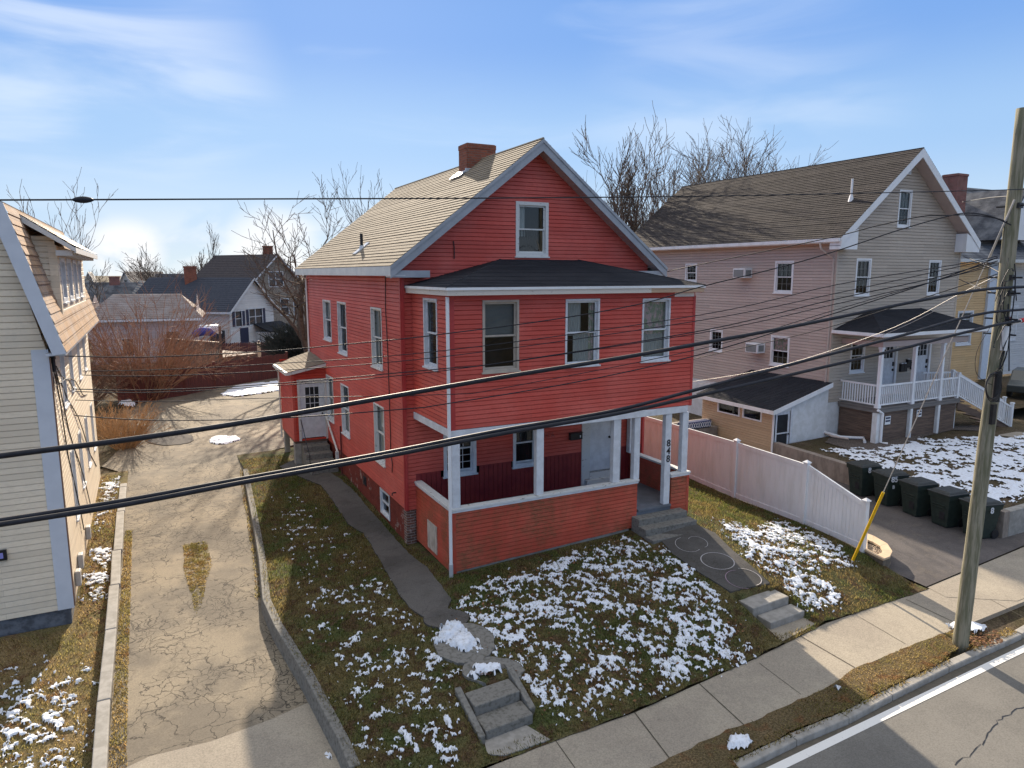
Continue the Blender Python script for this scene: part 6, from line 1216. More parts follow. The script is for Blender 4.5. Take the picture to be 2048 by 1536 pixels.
m = MB(); m.prism([(DX+.41, dY0-.34, 8.20), (UX-.15, dY0-.34, 9.01), (UX-.15, dY0-.34, 8.86), (DX+.41, dY0-.34, 8.10)], (0, .03, 0)); m.box(DX+.38, DX+.42, dY0-.3, dY1+.3, 8.08, 8.2); m.prism([(DX+.4, dY0-.3, 8.11), (UX-.1, dY0-.3, 8.9), (UX-.1, dY0-.3, 8.88), (DX+.4, dY0-.3, 8.09)], (0, dY1-dY0+.5, 0))
y = dY0-.2
while y < dY1: m.box(DX+.02, DX+.34, y, y+.07, 8.02, 8.14); y += .8
m.build('dormer_eave', WHITEW, dr3)
m = MB(); rr = random.Random(4)
for k, (y0_, z0_, y1_, z1_) in enumerate(((.35, 5.95, 3.4, 1.2), (.4, 5.9, 6.2, .8), (.5, 5.5, 5.0, 4.6), (1.2, 5.6, 8.5, 3.8), (2, 5.2, 9.5, 1.2))):
    m.tube([(LX+.035+.02*math.sin(j+k), y0_+(y1_-y0_)*j/8, z0_+(z1_-z0_)*(j/8)+.2*math.sin(j*1.3+k)*.5) for j in range(9)], .014, 5)
m.tube([(LX+.05, .3+.05*math.cos(i*.5), 5.35+.14*math.sin(i*.5)) for i in range(14)], .015, 5); m.build('cable', BLKM, H3)
m = MB(); m.box(LX+.0, LX+.12, .32, .5, 5.85, 6.0); m.tube([(LX+.09, .3, 5.9), (LX+.09, .3, 5.6)], .035, 8); m.build('service_head', BLKM, H3)
m = MB(); m.tube([(LX+.04, LY0+.02, .45), (LX+.04, LY0+.02, 5.9)], .02, 6); m.build('downspout', plain('brown_pipe', (.28, .17, .12), (.24, .15, .1)), H3)
for y_, z_ in ((.9, .8), (1.7, .9), (4.1, .8)): m = MB(); m.box(LX+.02, LX+.13, y_, y_+.24, z_-.2, z_+.15); m.build('meter_box', plain('meter_grey', (.45, .44, .42), (.4, .38, .36)), H3, bevel=.02)
m = MB(); m.fbox(hF, -8.95, -8.63, .02, .08, 1.74, 1.96); bb = m.build('door_panel', BLKM, H3); m = MB(); m.fbox(hF, -8.9, -8.69, .081, .085, 1.79, 1.91); m.build('screen', plain('blue_screen', (.25, .25, .6), (.35, .3, .6)), bb)
# ---------------------------------------------------------------- trees
def tree(name, label, base, H, spread, seed, r0=.22, levels=4, mat=BARK, grp=None, lean=(0, 0), nk=(7, 6, 5, 4), up=.25, fork=.35, minr=.012, cat='tree', stems=1, bend=.16):
    rr = random.Random(seed); t = thing(name, label, cat, tuple(base), grp); tb = MB(); cb = MB(); B0 = Vector(base)
    def limb(mb, p, d, ln, r, lv):
        n = max(3, 7-lv); pts = [p.copy()]; rs = [r]; dirs = [d.copy()]
        for i in range(n):
            d = (d+Vector((rr.gauss(0, bend), rr.gauss(0, bend), rr.gauss(0, bend*.7)+up*(.16 if lv else .05)))).normalized(); p = p+d*ln/n; pts.append(p.copy()); dirs.append(d.copy()); rs.append(max(minr*.7, r*(1-.72*(i+1)/n)))
        mb.tube(pts, rs, (9, 6, 4, 3, 3)[min(lv, 4)], cap=(lv < 2))
        if lv >= levels: return
        k = nk[min(lv, len(nk)-1)]
        for j in range(k):
            tt = fork+(1-fork)*(j+rr.uniform(.1, .9))/k if lv == 0 else .15+.85*(j+rr.random())/k
            i = min(n-1, int(tt*n)); q = pts[i].lerp(pts[i+1], tt*n-i); dd = dirs[i]; a = rr.uniform(0, 6.283); perp = Vector((math.cos(a), math.sin(a), 0)); perp = (perp-dd*perp.dot(dd)).normalized(); s = rr.uniform(.45, .95)*spread
            nd2 = (dd+perp*s).normalized(); limb(cb, q, nd2, ln*rr.uniform(.42, .68)*(1.15-.4*tt if lv == 0 else 1), max(minr, rs[i]*rr.uniform(.45, .65)), lv+1)
    for s_ in range(stems):
        d0 = Vector((lean[0]+(rr.gauss(0, .22) if stems > 1 else 0), lean[1]+(rr.gauss(0, .15) if stems > 1 else 0), 1)).normalized(); limb(tb, B0-Vector((0, 0, .2)), d0, H*.72*(rr.uniform(.8, 1.1) if stems > 1 else 1), r0*(.7 if stems > 1 else 1), 0)
    tb.build('trunk', mat, t, smooth=True); cb.build('branches', mat, t, smooth=True); return t
def gb2(u, d, z=.5): p = dep(u, 700, d); return (p.x, p.y, z)
TR = [
('large leaning bare tree with wide branches left of the red house roof', 632, 50, .5, 12.0, 1.1, 19, .34, (-.22, 0), (8, 5, 4, 3), .55, .22, .018),
('bare tree with upright forked limbs just behind the left slope of the red roof', 655, 50, .5, 12.8, .5, 24, .34, (.03, 0), (5, 4, 4, 3), .8, .45, .016),
('few thin bare tree tops just above the middle of the red house roof', 850, 62, .5, 13.6, .35, 5, .22, (0, 0), (5, 4, 3, 3), .9, .5, .016),
('slim bare tree rising right behind the peak of the red gable', 1158, 55, .5, 14.8, .42, 31, .26, (0, 0), (5, 4, 4, 3), .9, .45, .016),
('bare tree between the red gable and the trimmed trunk', 1222, 52, .5, 12.8, .5, 33, .26, (0, 0), (5, 5, 4, 3), .8, .4, .016),
('lopped tree with a stubby cut trunk standing right of the red gable', 1276, 44, .5, 10.8, .5, 41, .32, (.06, 0), (4, 4, 4, 3), .8, .35, .016),
('tallest bare tree with dense upright limbs left of the beige roof', 1300, 44, .5, 13.6, .62, 44, .42, (.10, 0), (10, 7, 5, 4), .9, .22, .02),
('bare tree directly behind the left end of the beige ridge', 1365, 50, .5, 13.9, .65, 47, .32, (0, 0), (10, 6, 5, 4), .7, .35, .016),
('bare rounded tree crown above the middle of the beige ridge', 1435, 52, .5, 14.2, .75, 51, .32, (0, 0), (11, 7, 5, 4), .5, .35, .016),
('right hand rounded bare crown above the beige ridge', 1505, 54, .5, 14.4, .85, 53, .32, (0, 0), (12, 7, 5, 4), .35, .35, .016),
('bare tree with long upright shoots above the cream house roof', 30, 30, .4, 9.6, .6, 62, .17, (.0, 0), (8, 4, 3, 2), 1.0, .5, .011),
('small bare tree over the far rooftops beside the cream dormer', 205, 78, 0, 8.3, .8, 63, .2, (0, 0), (5, 4, 4, 2), .3, .35, .022),
('rounded bare tree above the far dark roofs', 352, 95, -.5, 10.4, .75, 65, .28, (0, 0), (7, 6, 4, 3), .4, .35, .024),
('narrow bare tree rising beside the brick chimney of the white house', 418, 88, -.4, 11.2, .35, 67, .26, (0, 0), (6, 5, 4, 2), 1.0, .35, .024),
('bare tree leaning left between the two far trees', 405, 100, -.4, 10.6, .7, 68, .26, (-.3, 0), (6, 5, 4, 2), .3, .35, .026)]
for lab, u, d, z, H_, sp_, sd_, r0_, ln_, nk_, up_, fk_, mr_ in TR: tree('bare_tree', lab, gb2(u, d, z), H_, sp_, sd_, r0_, 4, lean=ln_, nk=nk_, up=up_, fork=fk_, minr=mr_)
# shrubs
def shrub(name, label, base, H, rad, n, seed, mat, r=.012, arch=.5, sub=5, cat='shrub'):
    rr = random.Random(seed); t = thing(name, label, cat, tuple(base)); m = MB(); B0 = Vector(base)
    for i in range(n):
        a = rr.uniform(0, 6.283); q = B0+Vector((math.cos(a), math.sin(a), 0))*rad*.25*rr.random(); out_ = rr.uniform(.15, 1.0)**.8; d = Vector((math.cos(a)*out_*1.1, math.sin(a)*out_*1.1, rr.uniform(.7, 1.2))).normalized(); ln = H*rr.uniform(.65, 1.15); pts = [q.copy()]; k = 7
        for j in range(k): d = (d+Vector((rr.gauss(0, .07), rr.gauss(0, .07), -arch*.16*out_*j/k*1.6))).normalized(); q = q+d*ln/k; pts.append(q.copy())
        m.tube(pts, [r*(1-.7*j/k)+.003 for j in range(k+1)], 4, cap=False)
        for s in range(sub):
            j = rr.randint(2, k-1); p = pts[j]; dd = (pts[j+1 if j < k else j]-pts[j-1]).normalized(); dd = (dd+Vector((rr.gauss(0, .5), rr.gauss(0, .5), rr.gauss(.1, .35)))).normalized(); l2 = ln*rr.uniform(.12, .35)
            p2 = p+dd*l2*.5+Vector((rr.gauss(0, .03), rr.gauss(0, .03), 0)); p3 = p2+(dd+Vector((rr.gauss(0, .3), rr.gauss(0, .3), rr.gauss(0, .3)))).normalized()*l2*.5; m.tube([p, p2, p3], [r*.5, r*.4, r*.28], 3, cap=False)
            if rr.random() < .7: m.tube([p2, p2+(dd+Vector((rr.gauss(0, .8), rr.gauss(0, .8), rr.gauss(0, .5)))).normalized()*l2*.4], [r*.35, r*.25], 3, cap=False)
    m.build('stems', mat, t); return t
bp = onz(292, 822, .62)
shrub('bare_shrub', 'huge reddish bare shrub with arching twigs at the left side of the drive', (bp.x, bp.y+3.2, .55), 5.9, 4.0, 170, 3, TWIGR, .021, .6, 9)
shrub('bare_shrub', 'dark bare brush between the cream house and the huge reddish shrub', (bp.x-3.2, bp.y+1.5, .5), 3.6, 3.0, 110, 4, BARK2, .015, .5, 7)
shrub('bare_shrub', 'low tangle of arching twigs in front of the red brown fence', (bp.x+3.2, bp.y+7, .6), 3.0, 3.0, 100, 6, TWIGR, .016, .9, 7)
wp = onz(245, 915, .5)
shrub('dry_weeds', 'tall feathery orange brown weeds beside the cream house', (wp.x+.1, wp.y+1.2, .45), 2.0, 1.0, 100, 7, WEED, .011, .25, 9, 'weeds')
wp2 = onz(210, 900, .5); shrub('dry_weeds', 'lower clump of orange weeds against the cream house wall', (wp2.x, wp2.y+2.2, .5), 1.5, .9, 60, 8, WEED, .011, .3, 8, 'weeds')
wp3 = onz(262, 905, .5); shrub('dry_weeds', 'short dry weeds spilling onto the drive beside the dark round patch', (wp3.x, wp3.y+1.2, .5), 0.8, .7, 60, 9, TWIGR, .009, .6, 7, 'weeds')
hp = dep(592, 690, 56); shrub('evergreen_shrub', 'dense dark shrub mass behind the left rear corner of the red house', (hp.x+.6, hp.y, .3), 3.4, 3.0, 420, 12, HEDGE, .05, .5, 9)
tag(drape('brush_ground', [(-13, 12.1), (-7.7, 12.1), (-7.2, 14.5), (-6.6, 17), (-7.2, 24), (-6.4, 26.6), (-2, 29.5), (2.5, 33.2), (2, 36), (-20, 36), (-20, 12.1)], Hd, .02, EARTH, 2), kind='structure')
sn = dep(640, 0, 10)
mound('brush_snow', [(238, 808), (262, 800), (275, 808), (262, 815), (240, 813)], lambda x, y: Hd(x, y)+.15, .15, 'small heap of snow at the foot of the reddish shrub', 5, .08)
# ---------------------------------------------------------------- rear fences
def picket(name, label, px, zb, h, d0, seed=1, mat=FENRED, wd=.14, scal=False, posts_=True):
    pts = px; L_ = [Vector((p[0], p[1], 0)) for p in pts]; t = thing(name, label, 'fence', (pts[0][0], pts[0][1], zb)); rr = random.Random(seed)
    for a, b in zip(L_, L_[1:]):
        n = int((b-a).length/(wd+.012)); dr = (b-a).normalized(); nn = Vector((-dr.y, dr.x, 0))*.02; m = MB()
        for i in range(n):
            q0, q1 = a+dr*(i*(wd+.012)), a+dr*(i*(wd+.012)+wd); hh = h+rr.uniform(-.03, .04); z0 = Hd(q0.x, q0.y)+zb; mid_ = (q0+q1)/2
            m.add([tuple(q0-nn+Vector((0, 0, z0))), tuple(q1-nn+Vector((0, 0, z0))), tuple(q1+nn+Vector((0, 0, z0))), tuple(q0+nn+Vector((0, 0, z0))), tuple(q0-nn+Vector((0, 0, z0+hh-.08))), tuple(q1-nn+Vector((0, 0, z0+hh-.08))), tuple(q1+nn+Vector((0, 0, z0+hh-.08))), tuple(q0+nn+Vector((0, 0, z0+hh-.08))), tuple(mid_-nn+Vector((0, 0, z0+hh))), tuple(mid_+nn+Vector((0, 0, z0+hh)))], [(0, 1, 5, 8, 4), (3, 2, 6, 9, 7), (0, 3, 7, 4), (1, 2, 6, 5), (4, 7, 9, 8), (5, 6, 9, 8)])
        m.build('fence_boards', mat, t); m = MB(); za, zb2 = Hd(a.x, a.y)+zb, Hd(b.x, b.y)+zb
        for hh in (.25, h-.3): m.hexa([tuple(a+nn*1.2+Vector((0, 0, za+hh))), tuple(b+nn*1.2+Vector((0, 0, zb2+hh))), tuple(b+nn*3+Vector((0, 0, zb2+hh))), tuple(a+nn*3+Vector((0, 0, za+hh)))], [tuple(a+nn*1.2+Vector((0, 0, za+hh+.09))), tuple(b+nn*1.2+Vector((0, 0, zb2+hh+.09))), tuple(b+nn*3+Vector((0, 0, zb2+hh+.09))), tuple(a+nn*3+Vector((0, 0, za+hh+.09)))])
        m.build('fence_rail', mat, t)
    for q in L_:
        m = MB(); z0 = Hd(q.x, q.y)+zb; m.box(q.x-.07, q.x+.07, q.y-.07, q.y+.07, z0, z0+h+.12); m.build('fence_post', mat, t)
    return t
fp = [onz(u, v, .72) for u, v in [(240, 812), (300, 802), (370, 790), (430, 778), (500, 765), (575, 752)]]
picket('stockade_fence', 'red brown stockade fence at the far end of the drive', [(p.x, p.y) for p in fp], 0, 1.55, 0, 1)
e_ = fp[-1]; f0 = onz(395, 722, .5); f1 = onz(640, 716, .5)
picket('stockade_fence', 'further dark red fence below the white house', [(f0.x, f0.y), ((f0.x+f1.x)/2, (f0.y+f1.y)/2), (f1.x, f1.y)], 0, 1.35, 0, 5, plain('dark_red_fence', (.10, .03, .03), (.07, .025, .025)))
mid2 = [tuple(onz(u, v, .65))[:2] for u, v in [(330, 748), (440, 722), (575, 714), (640, 722), (600, 735), (470, 748)]]
tag(drape('yard_snow', rough_poly(mid2, .25, .8), Hd, .08, SNOW, 4), 'strip of snow in the yard between the two red fences', 'snow', kind='stuff')
for u in (518, 566, 600):
    q = dep(u, 700, 57); m = MB(); m.box(q.x-.12, q.x+.12, q.y-.12, q.y+.12, 0, 2.1+.15*(u == 566)); tag(m.build('timber_post', RAWWOOD), {518: 'left weathered timber post before the white house lean-to', 566: 'middle timber post before the dark shrub', 600: 'right timber post nearest the red house corner'}[u], 'post')
# ---------------------------------------------------------------- background houses
def bghouse(name, label, uL, uR, d, yaw, Lh, zg, ze, zp, wall, roof, ov=.35, wins=(), chim=None, hip=0, trim=WHITE, base=None, door=None, shut=False, sidew=(), grp=None, Wd0=None):
    """gable front between photo columns uL..uR (left bottom corner at uL, depth d); yaw = turn of the gable face; Lh = length to the back"""
    A = dep(uL, 700, d); A = Vector((A.x, A.y, 0)); T = Vector((math.cos(yaw), math.sin(yaw), 0)); N = Vector((T.y, -T.x, 0))   # N faces the camera side
    # width so that right corner projects to uR
    Wd = 5
    for _ in range(40):
        q = A+T*Wd+Vector((0, 0, zg)); r_ = q-CAM; u = CX+F0*r_.dot(RGT)/r_.dot(FWD); Wd += (uR-u)/F0*d*.7; Wd = max(1, Wd)
    Wd = Wd0 or Wd
    t = thing(name, label, 'house', (A.x, A.y, zg), grp); fr = Frame(A, T, N); bk = Frame(A-N*Lh, T, -N); lf = Frame(A, -N, -T); rt = Frame(A+T*Wd, -N, T)
    hm = Wd/2; sl = (zp-ze)/hm
    def rg(z): 
        if z <= ze: return (0, Wd)
        q = (z-ze)/sl; return (min(q, hm-.01), max(Wd-q, hm+.01))
    m = MB(); ex = .16
    wlist = [(a*Wd, b*Wd, zg+c, zg+e) for a, b, c, e in wins]
    clap(m, fr, zg, zp-.05, ex, rg, wlist, .016); clap(m, bk, zg, zp-.05, .5, rg); sw_ = [(a*Lh, b*Lh, zg+c, zg+e) for a, b, c, e in sidew]
    clap(m, lf, zg, ze, ex, lambda z: (0, Lh), sw_, .016); clap(m, rt, zg, ze, ex, lambda z: (0, Lh)); m.build('wall', wall, t)
    m = MB(); P = lambda u_, dd, z: Vector(fr.p(u_, dd, z)); e = ov
    a0, a1, r0, r1 = P(-e, e, ze-e*sl), P(-e, -Lh-e, ze-e*sl), P(hm, e-hip, zp), P(hm, -Lh-e+hip, zp); b0, b1 = P(Wd+e, e, ze-e*sl), P(Wd+e, -Lh-e, ze-e*sl)
    shingles(m, a0, a1, r1, r0, .3, .02); shingles(m, b1, b0, r0, r1, .3, .02)
    if hip: shingles(m, a0, b0, r0, r0, .3, .02)
    ro = m.build('roof', roof, t); m = MB(); dz = Vector((0, 0, -.22))
    if not hip:
        for s, q in ((a0, r0), (b0, r0)): m.prism([s-Vector((0, 0, .03)), q-Vector((0, 0, .03)), q+dz, s+dz], tuple(N*.04))
    m.prism([a0-Vector((0, 0, .03)), a1-Vector((0, 0, .03)), a1+dz, a0+dz], tuple(-T*.04)); m.prism([b0-Vector((0, 0, .03)), b1-Vector((0, 0, .03)), b1+dz, b0+dz], tuple(T*.04)); m.build('eave_trim', trim, ro)
    for i, (a, b, c, e2) in enumerate(wlist):
        m = MB(); q = .09
        m.fbox(fr, a-q, b+q, 0, .05, c-q, c); m.fbox(fr, a-q, b+q, 0, .05, e2, e2+q); m.fbox(fr, a-q, a, 0, .049, c, e2); m.fbox(fr, b, b+q, 0, .049, c, e2); m.fbox(fr, a, b, -.06, -.02, (c+e2)/2-.03, (c+e2)/2+.03)
        if b-a > 1.3: m.fbox(fr, (a+b)/2-.04, (a+b)/2+.04, -.06, -.0, c, e2)
        wv = m.build('window', trim, t); m = MB(); m.face([fr.p(a, -.06, c), fr.p(b, -.06, c), fr.p(b, -.06, e2), fr.p(a, -.06, e2)]); m.build('pane', plain('far_pane', (.05, .06, .08), (.03, .035, .045), 3, .08, spec=.8) if 'far_pane' not in MATS else MATS['far_pane'], wv)
        if shut:
            m = MB(); m.fbox(fr, a-q-.42, a-q-.02, .0, .06, c, e2); m.fbox(fr, b+q+.02, b+q+.42, 0, .06, c, e2); sep(m, 'shutter', plain('navy_shutter', (.03, .035, .07), (.03, .03, .06)) if 'navy_shutter' not in MATS else MATS['navy_shutter'], wv)
    for a, b, c, e2 in sw_:
        m = MB(); m.fbox(lf, a-.08, b+.08, 0, .05, c-.08, c); m.fbox(lf, a-.08, b+.08, 0, .05, e2, e2+.08); m.fbox(lf, a-.08, a, 0, .049, c, e2); m.fbox(lf, b, b+.08, 0, .049, c, e2); wv = m.build('window', trim, t); m = MB(); m.face([lf.p(a, -.06, c), lf.p(b, -.06, c), lf.p(b, -.06, e2), lf.p(a, -.06, e2)]); m.build('pane', MATS['far_pane'], wv)
    if door:
        a, b, c, e2 = door[0]*Wd, door[1]*Wd, zg, zg+2.1; m = MB(); m.fbox(fr, a, b, .0, .05, c, e2); m.build('door', MATS['navy_shutter'] if 'navy_shutter' in MATS else BLKM, t)
    if chim:
        cu_, cd_, w2, h2, mt = chim; q = P(hm+cu_, -cd_, zp); m = MB(); m.box(q.x-w2/2, q.x+w2/2, q.y-w2/2, q.y+w2/2, zp-.8, zp+h2-.15); m.box(q.x-w2/2-.06, q.x+w2/2+.06, q.y-w2/2-.06, q.y+w2/2+.06, zp+h2-.15, zp+h2); m.build('chimney', mt, ro)
    return t, fr, Wd
wh, wfr, wW = bghouse('white_house', 'white clapboard house with dark roof, navy shutters and a lean-to', 463, 550, 66, R(50), 11, .4, 4.45, 7.25, WSID, plain('dark_blue_grey_roof', (.055, .06, .075), (.04, .045, .06), 5, .9), wins=[(.12, .25, 2.3, 3.7), (.42, .72, 2.3, 3.8)], chim=(-.2, 6.5, 1.1, 1.1, BRICK), shut=True, door=(.2, .38), sidew=[(.05, .2, 0.3, 2.0), (.72, .8, 2.6, 3.5)], ov=.4)
# lean-to of the white house
m = MB(); m.fbox(wfr, wW*.55, wW*1.1, .02, 1.6, 0, 1.95); m.build('lean_to_wall', WSID, wh); m = MB(); P = lambda u_, dd, z: wfr.p(u_, dd, z)
m.prism([P(wW*.5, 1.9, 1.95), P(wW*1.15, 1.9, 1.95), P(wW*1.15, .0, 2.7), P(wW*.5, .0, 2.7)], (0, 0, .08)); m.build('lean_to_roof', DARK, wh); m = MB(); m.fbox(wfr, wW*.68, wW*1.02, 1.6, 1.65, .3, 1.65); m.build('lean_to_window', MATS['far_pane'], wh)
bghouse('stucco_house', 'tan stone coloured house with steep dark roof behind the white house', 500, 612, 78, R(32), 10, -.3, 6.3, 9.8, STUCC, plain('dark_brown_roof', (.075, .06, .058), (.05, .042, .042), 5, .9), wins=[(.38, .62, 6.5, 8.1), (.56, .70, 3.2, 5.0), (.80, .92, 3.2, 5.0)], chim=(1.2, 2.5, 1.0, 1.0, BRICK), ov=.5)
bghouse('pink_house', 'pale pink house with weathered hip roof behind the reddish shrub', 397, 420, 58, R(84), 7.6, .3, 4.35, 5.95, PSID, PINKR, sidew=[(.18, .30, 1.0, 2.7), (.62, .72, .9, 2.2)], Wd0=6.5, hip=1.8, ov=.5)
bghouse('grey_roof_house', 'house with long grey roof and wide brick chimney left of the pink house', 302, 330, 84, R(86), 11, -.3, 3.9, 6.6, GSID, GREYR, Wd0=8, chim=(0, 3.6, 1.1, .7, BRICKO), ov=.4)
bghouse('brick_gable_house', 'small brick gable with white rake boards behind the pink house', 272, 330, 80, R(4), 9, -.3, 4.9, 6.8, plain('far_brick', (.28, .17, .14), (.24, .15, .12)), GREYR, ov=.4)
FARR = plain('far_dark_roof', (.07, .065, .07), (.055, .05, .055)); FARW = plain('far_white_wall', (.62, .60, .56), (.55, .53, .5))
bghouse('far_house', 'far white house with round topped white gable at the left of the far row', 172, 202, 150, R(0), 12, -1.5, 4.2, 8.0, FARW, FARR, wins=[(.4, .6, 5.2, 6.6)], ov=.6)
bghouse('far_house', 'far house with long dark roof and a pointed white gable over the pink house', 245, 275, 155, R(-20), 22, -1.5, 4.3, 8.1, FARW, FARR, wins=[(.42, .58, 6, 7.8)], ov=.6)
bghouse('far_house', 'far house with dark roof and a small grey gable right of the pointed gable', 312, 332, 160, R(-25), 26, -1.5, 3.8, 7.6, FARW, FARR, ov=.6)
bghouse('far_house', 'tiny far house seen left of the brick chimney of the white house', 385, 412, 170, R(-15), 16, -2, 3.2, 6.4, FARW, FARR, ov=.6)
bghouse('far_house', 'low far building with flat white front below the pointed gable', 212, 300, 130, R(0), 10, -1, 3.2, 4.2, FARW, FARR, ov=.4)
m = MB(); a, b, c, d = dep(310, 580, 90), dep(335, 580, 90), dep(342, 568, 96), dep(322, 568, 96); m.prism([a, b, c, d], (0, 0, .15)); tag(m.build('metal_roof', plain('blue_metal_roof', (.55, .62, .72), (.5, .57, .68), 3, .3)), 'small pale blue metal roof between the brick gable and the white house', 'roof')
# deck with railing in front of the white house
dk = thing('raised_deck', 'raised brown deck with a plank railing left of the white house', 'deck', tuple(dep(395, 700, 50))); q0, q1 = dep(330, 692, 50), dep(441, 684, 47); n_ = (q1-q0); n_.z = 0; dr_ = n_.normalized(); bk_ = Vector((-dr_.y, dr_.x, 0))
for nm, lo, hi, mt in (('deck_skirt', .4, 2.1, PLANK),): m = MB(); m.prism([(q0.x, q0.y, lo), (q1.x, q1.y, lo), (q1.x, q1.y, hi), (q0.x, q0.y, hi)], tuple(bk_*3)); m.build(nm, mt, dk)
m = MB(); k = 34
for i in range(k): a = q0.lerp(q1, i/k); b = q0.lerp(q1, (i+.6)/k); m.hexa([(a.x, a.y, 2.1), (b.x, b.y, 2.1), (b.x+.04, b.y+.04, 2.1), (a.x+.04, a.y+.04, 2.1)], [(a.x, a.y, 3.05), (b.x, b.y, 3.05), (b.x+.04, b.y+.04, 3.05), (a.x+.04, a.y+.04, 3.05)])
m.build('deck_railing', PLANK, dk); m = MB(); m.prism([(q0.x, q0.y, 3.06), (q1.x, q1.y, 3.06), (q1.x, q1.y, 3.12), (q0.x, q0.y, 3.12)], tuple(bk_*.15)); m.build('deck_handrail', RAWWOOD, dk); m = MB(); m.tube([(q1.x, q1.y, .2), (q1.x, q1.y, 4.2)], .09, 6); m.build('deck_pole', PLANK, dk)
m = MB(); c0 = dep(404, 664, 50); rr = random.Random(2)
m.tube([c0+Vector((-.6, 0, -.2)), c0+Vector((0, 0, .05)), c0+Vector((.5, 0, 0)), c0+Vector((.9, 0, -.25))], [.2, .32, .3, .12], 8); tag(m.build('blue_tarp', BLUEC, smooth=True), 'crumpled blue tarp on the raised deck', 'tarp')
m = MB(); c0 = dep(418, 660, 51); m.tube([c0+Vector((-.8, 0, -.3)), c0+Vector((-.5, 0, .1)), c0, c0+Vector((.5, 0, .1)), c0+Vector((.8, 0, -.3))], [.1, .3, .38, .3, .1], 8); tag(m.build('white_drum', VINYL, smooth=True), 'white rounded cover behind the blue tarp', 'cover')
# yellow house behind the beige one, right
YH = thing('yellow_house', 'ochre clapboard house with grey roof, dormer and brick chimney behind the beige house', 'house', (38, 9, 1)); yF = Frame((0, 9, 0), (1, 0, 0), (0, -1, 0)); yR = Frame((41.2, 0, 0), (0, 1, 0), (1, 0, 0))
def yw(u0, v0, u1, v1, y=9): a, b = ony(u0, v0, y), ony(u1, v1, y); return (a.x, b.x, b.z, a.z)
YW = [yw(1916, 622, 1944, 655), yw(1912, 668, 1940, 689)]
m = MB(); clap(m, yF, 1, 8.6, .15, lambda z: (34, 41.0), YW); m.build('wall', ORNG, YH); m = MB(); m.box(40.9, 41.6, 8.85, 9.3, 1, 8.6); m.build('corner_board', plain('pale_trim', (.60, .66, .72), (.55, .6, .68)), YH)
m = MB(); clap(m, Frame((0, 9.5, 0), (1, 0, 0), (0, -1, 0)), 1, 8.6, .15, lambda z: (41.6, 52)); m.build('wing_wall', GSID, YH)
for o_ in YW: window(YH, yF, *o_, casing=.12, curtain=[(BLIND, 0, 1, .3, 1)])
G2 = yw(1998, 612, 2030, 680, 9.5); window(YH, Frame((0, 9.5, 0), (1, 0, 0), (0, -1, 0)), *G2, casing=.15, curtain=None)
m = MB(); shingles(m, (33.5, 8.5, 8.5), (60, 8.5, 8.5), (60, 16, 14.0), (33.5, 16, 14.0), .3, .02); yr = m.build('roof', GREYR, YH); m = MB(); m.box(33.5, 60, 8.4, 8.5, 8.3, 8.5); m.build('gutter', WHITEW, yr)
ct, cb_ = ony(1917, 348, 11.5), ony(1914, 412, 11.5); chimney(yr, ct.x-.5, ct.x+.55, 11.2, 12.2, 10.0, ct.z, BRICKO, .08)
m = MB(); a, b = ony(1990, 478, 9.0), ony(2075, 420, 9.0); m.prism([(a.x, 9.0, a.z), (a.x+5, 9.0, a.z), (a.x+2.5, 9.0, a.z+3.0)], (0, 4, 0)); m.build('dormer', VINYL, yr); m = MB(); m.prism([(a.x-.3, 8.7, a.z-.05), (a.x+2.5, 8.7, a.z+3.2), (a.x+2.5, 8.7, a.z+3.0), (a.x-.05, 8.7, a.z-.1)], (0, 5, 0)); m.build('dormer_roof', GREYR, yr)
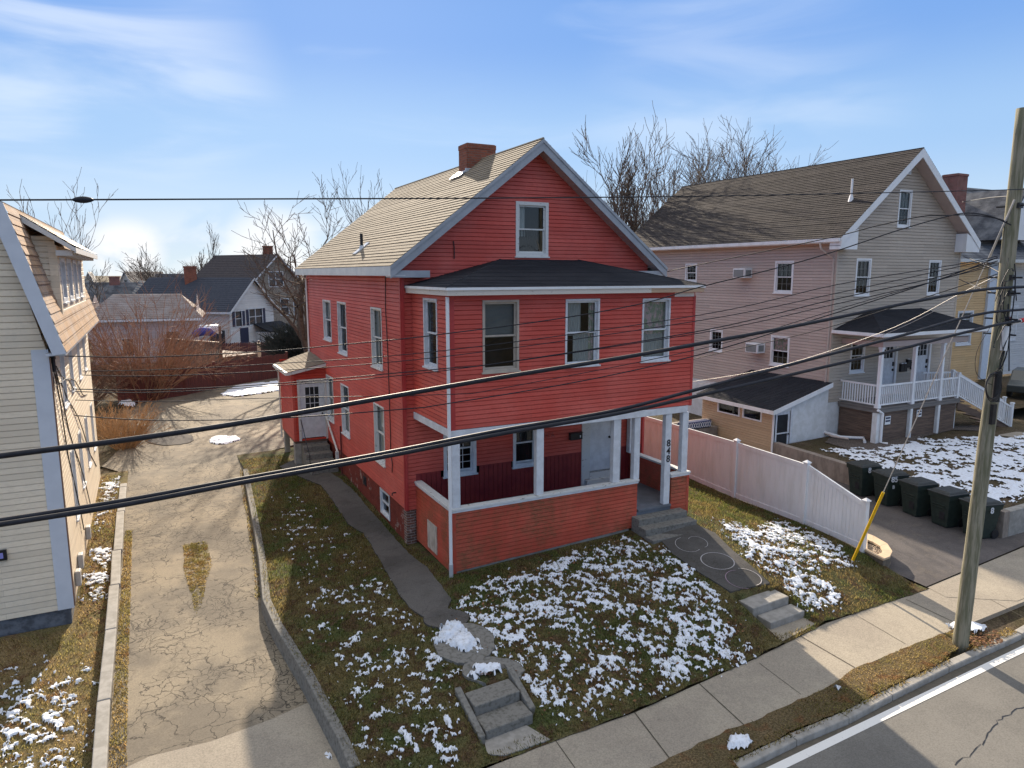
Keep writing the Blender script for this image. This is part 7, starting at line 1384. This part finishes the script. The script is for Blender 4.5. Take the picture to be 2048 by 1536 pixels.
# parked car at the right edge
def car(x, y, z, rot):
    t = thing('parked_car', 'dark grey parked car half hidden behind the utility pole at the right edge', 'car', (x, y, z)); prof = [(-2.2, .35), (-2.25, .75), (-1.5, .95), (-.8, 1.42), (.7, 1.45), (1.5, 1.0), (2.2, .85), (2.3, .4)]
    m = MB(); m.prism([(p, -.88, q) for p, q in prof], (0, 1.76, 0)); b = m.build('car_body', CARP, None, bevel=.06); b.parent = t
    m = MB(); m.prism([(-1.25, -.885, 1.0), (-.75, -.885, 1.36), (.62, -.885, 1.38), (1.2, -.885, 1.02)], (0, 1.77, 0)); w_ = m.build('car_windows', BLKM, None); w_.parent = t
    for px_ in (-1.4, 1.45):
        for s in (-1, 1): m = MB(); m.tube([(px_, s*.7, .33), (px_, s*.92, .33)], .33, 16); q = m.build('wheel', BLKM, None); q.parent = t; m = MB(); m.tube([(px_, s*.92, .33), (px_, s*.93, .33)], .2, 12); r_ = m.build('rim', GALV, None); r_.parent = q
    t.rotation_euler = (0, 0, rot)
cpos = onz(2062, 790, .93); car(cpos.x, cpos.y, .93, R(20))
mound('far_snow', [(cpos.x-4, cpos.y-5), (cpos.x+3, cpos.y-5), (cpos.x+3, cpos.y-2.5), (cpos.x-2.5, cpos.y-3)], lambda x, y: .93, .12, 'snow bank beside the parked car at the right edge', 3, .08)
# distant woods: one mass nobody could count
m = MB(); rr = random.Random(77)
for i in range(1500):
    u = rr.uniform(-200, 2300); d = rr.uniform(150, 330); p = dep(u, 540, d); z0 = -2.5; h = rr.uniform(5.5, 10.5)*(.8+.35*math.sin(u*.021)+.2*math.sin(u*.07)); pr = Vector((p.x, p.y, z0)); q = Vector((p.x, p.y, z0+h))
    m.tube([pr, q], [.2, .05], 3, cap=False)
    for k in range(22):
        t = rr.uniform(.3, 1); s = pr.lerp(q, t); a = rr.uniform(0, 6.28); l = h*.32*rr.uniform(.4, 1); e2 = s+Vector((math.cos(a)*l, math.sin(a)*l, l*rr.uniform(.4, 1.1))); m.tube([s, e2], [.07, .03], 3, cap=False)
m.v = m.v; wo = m.build('distant_woods', plain('far_twigs', (.20, .15, .13), (.15, .115, .10)), None); tag(wo, 'line of bare woods along the horizon behind the far houses', 'woods', kind='stuff')
# far ground cover masses to fill the horizon
for (u, d, lab) in ((700, 95, 'far house hidden behind the red house, left'), ): pass
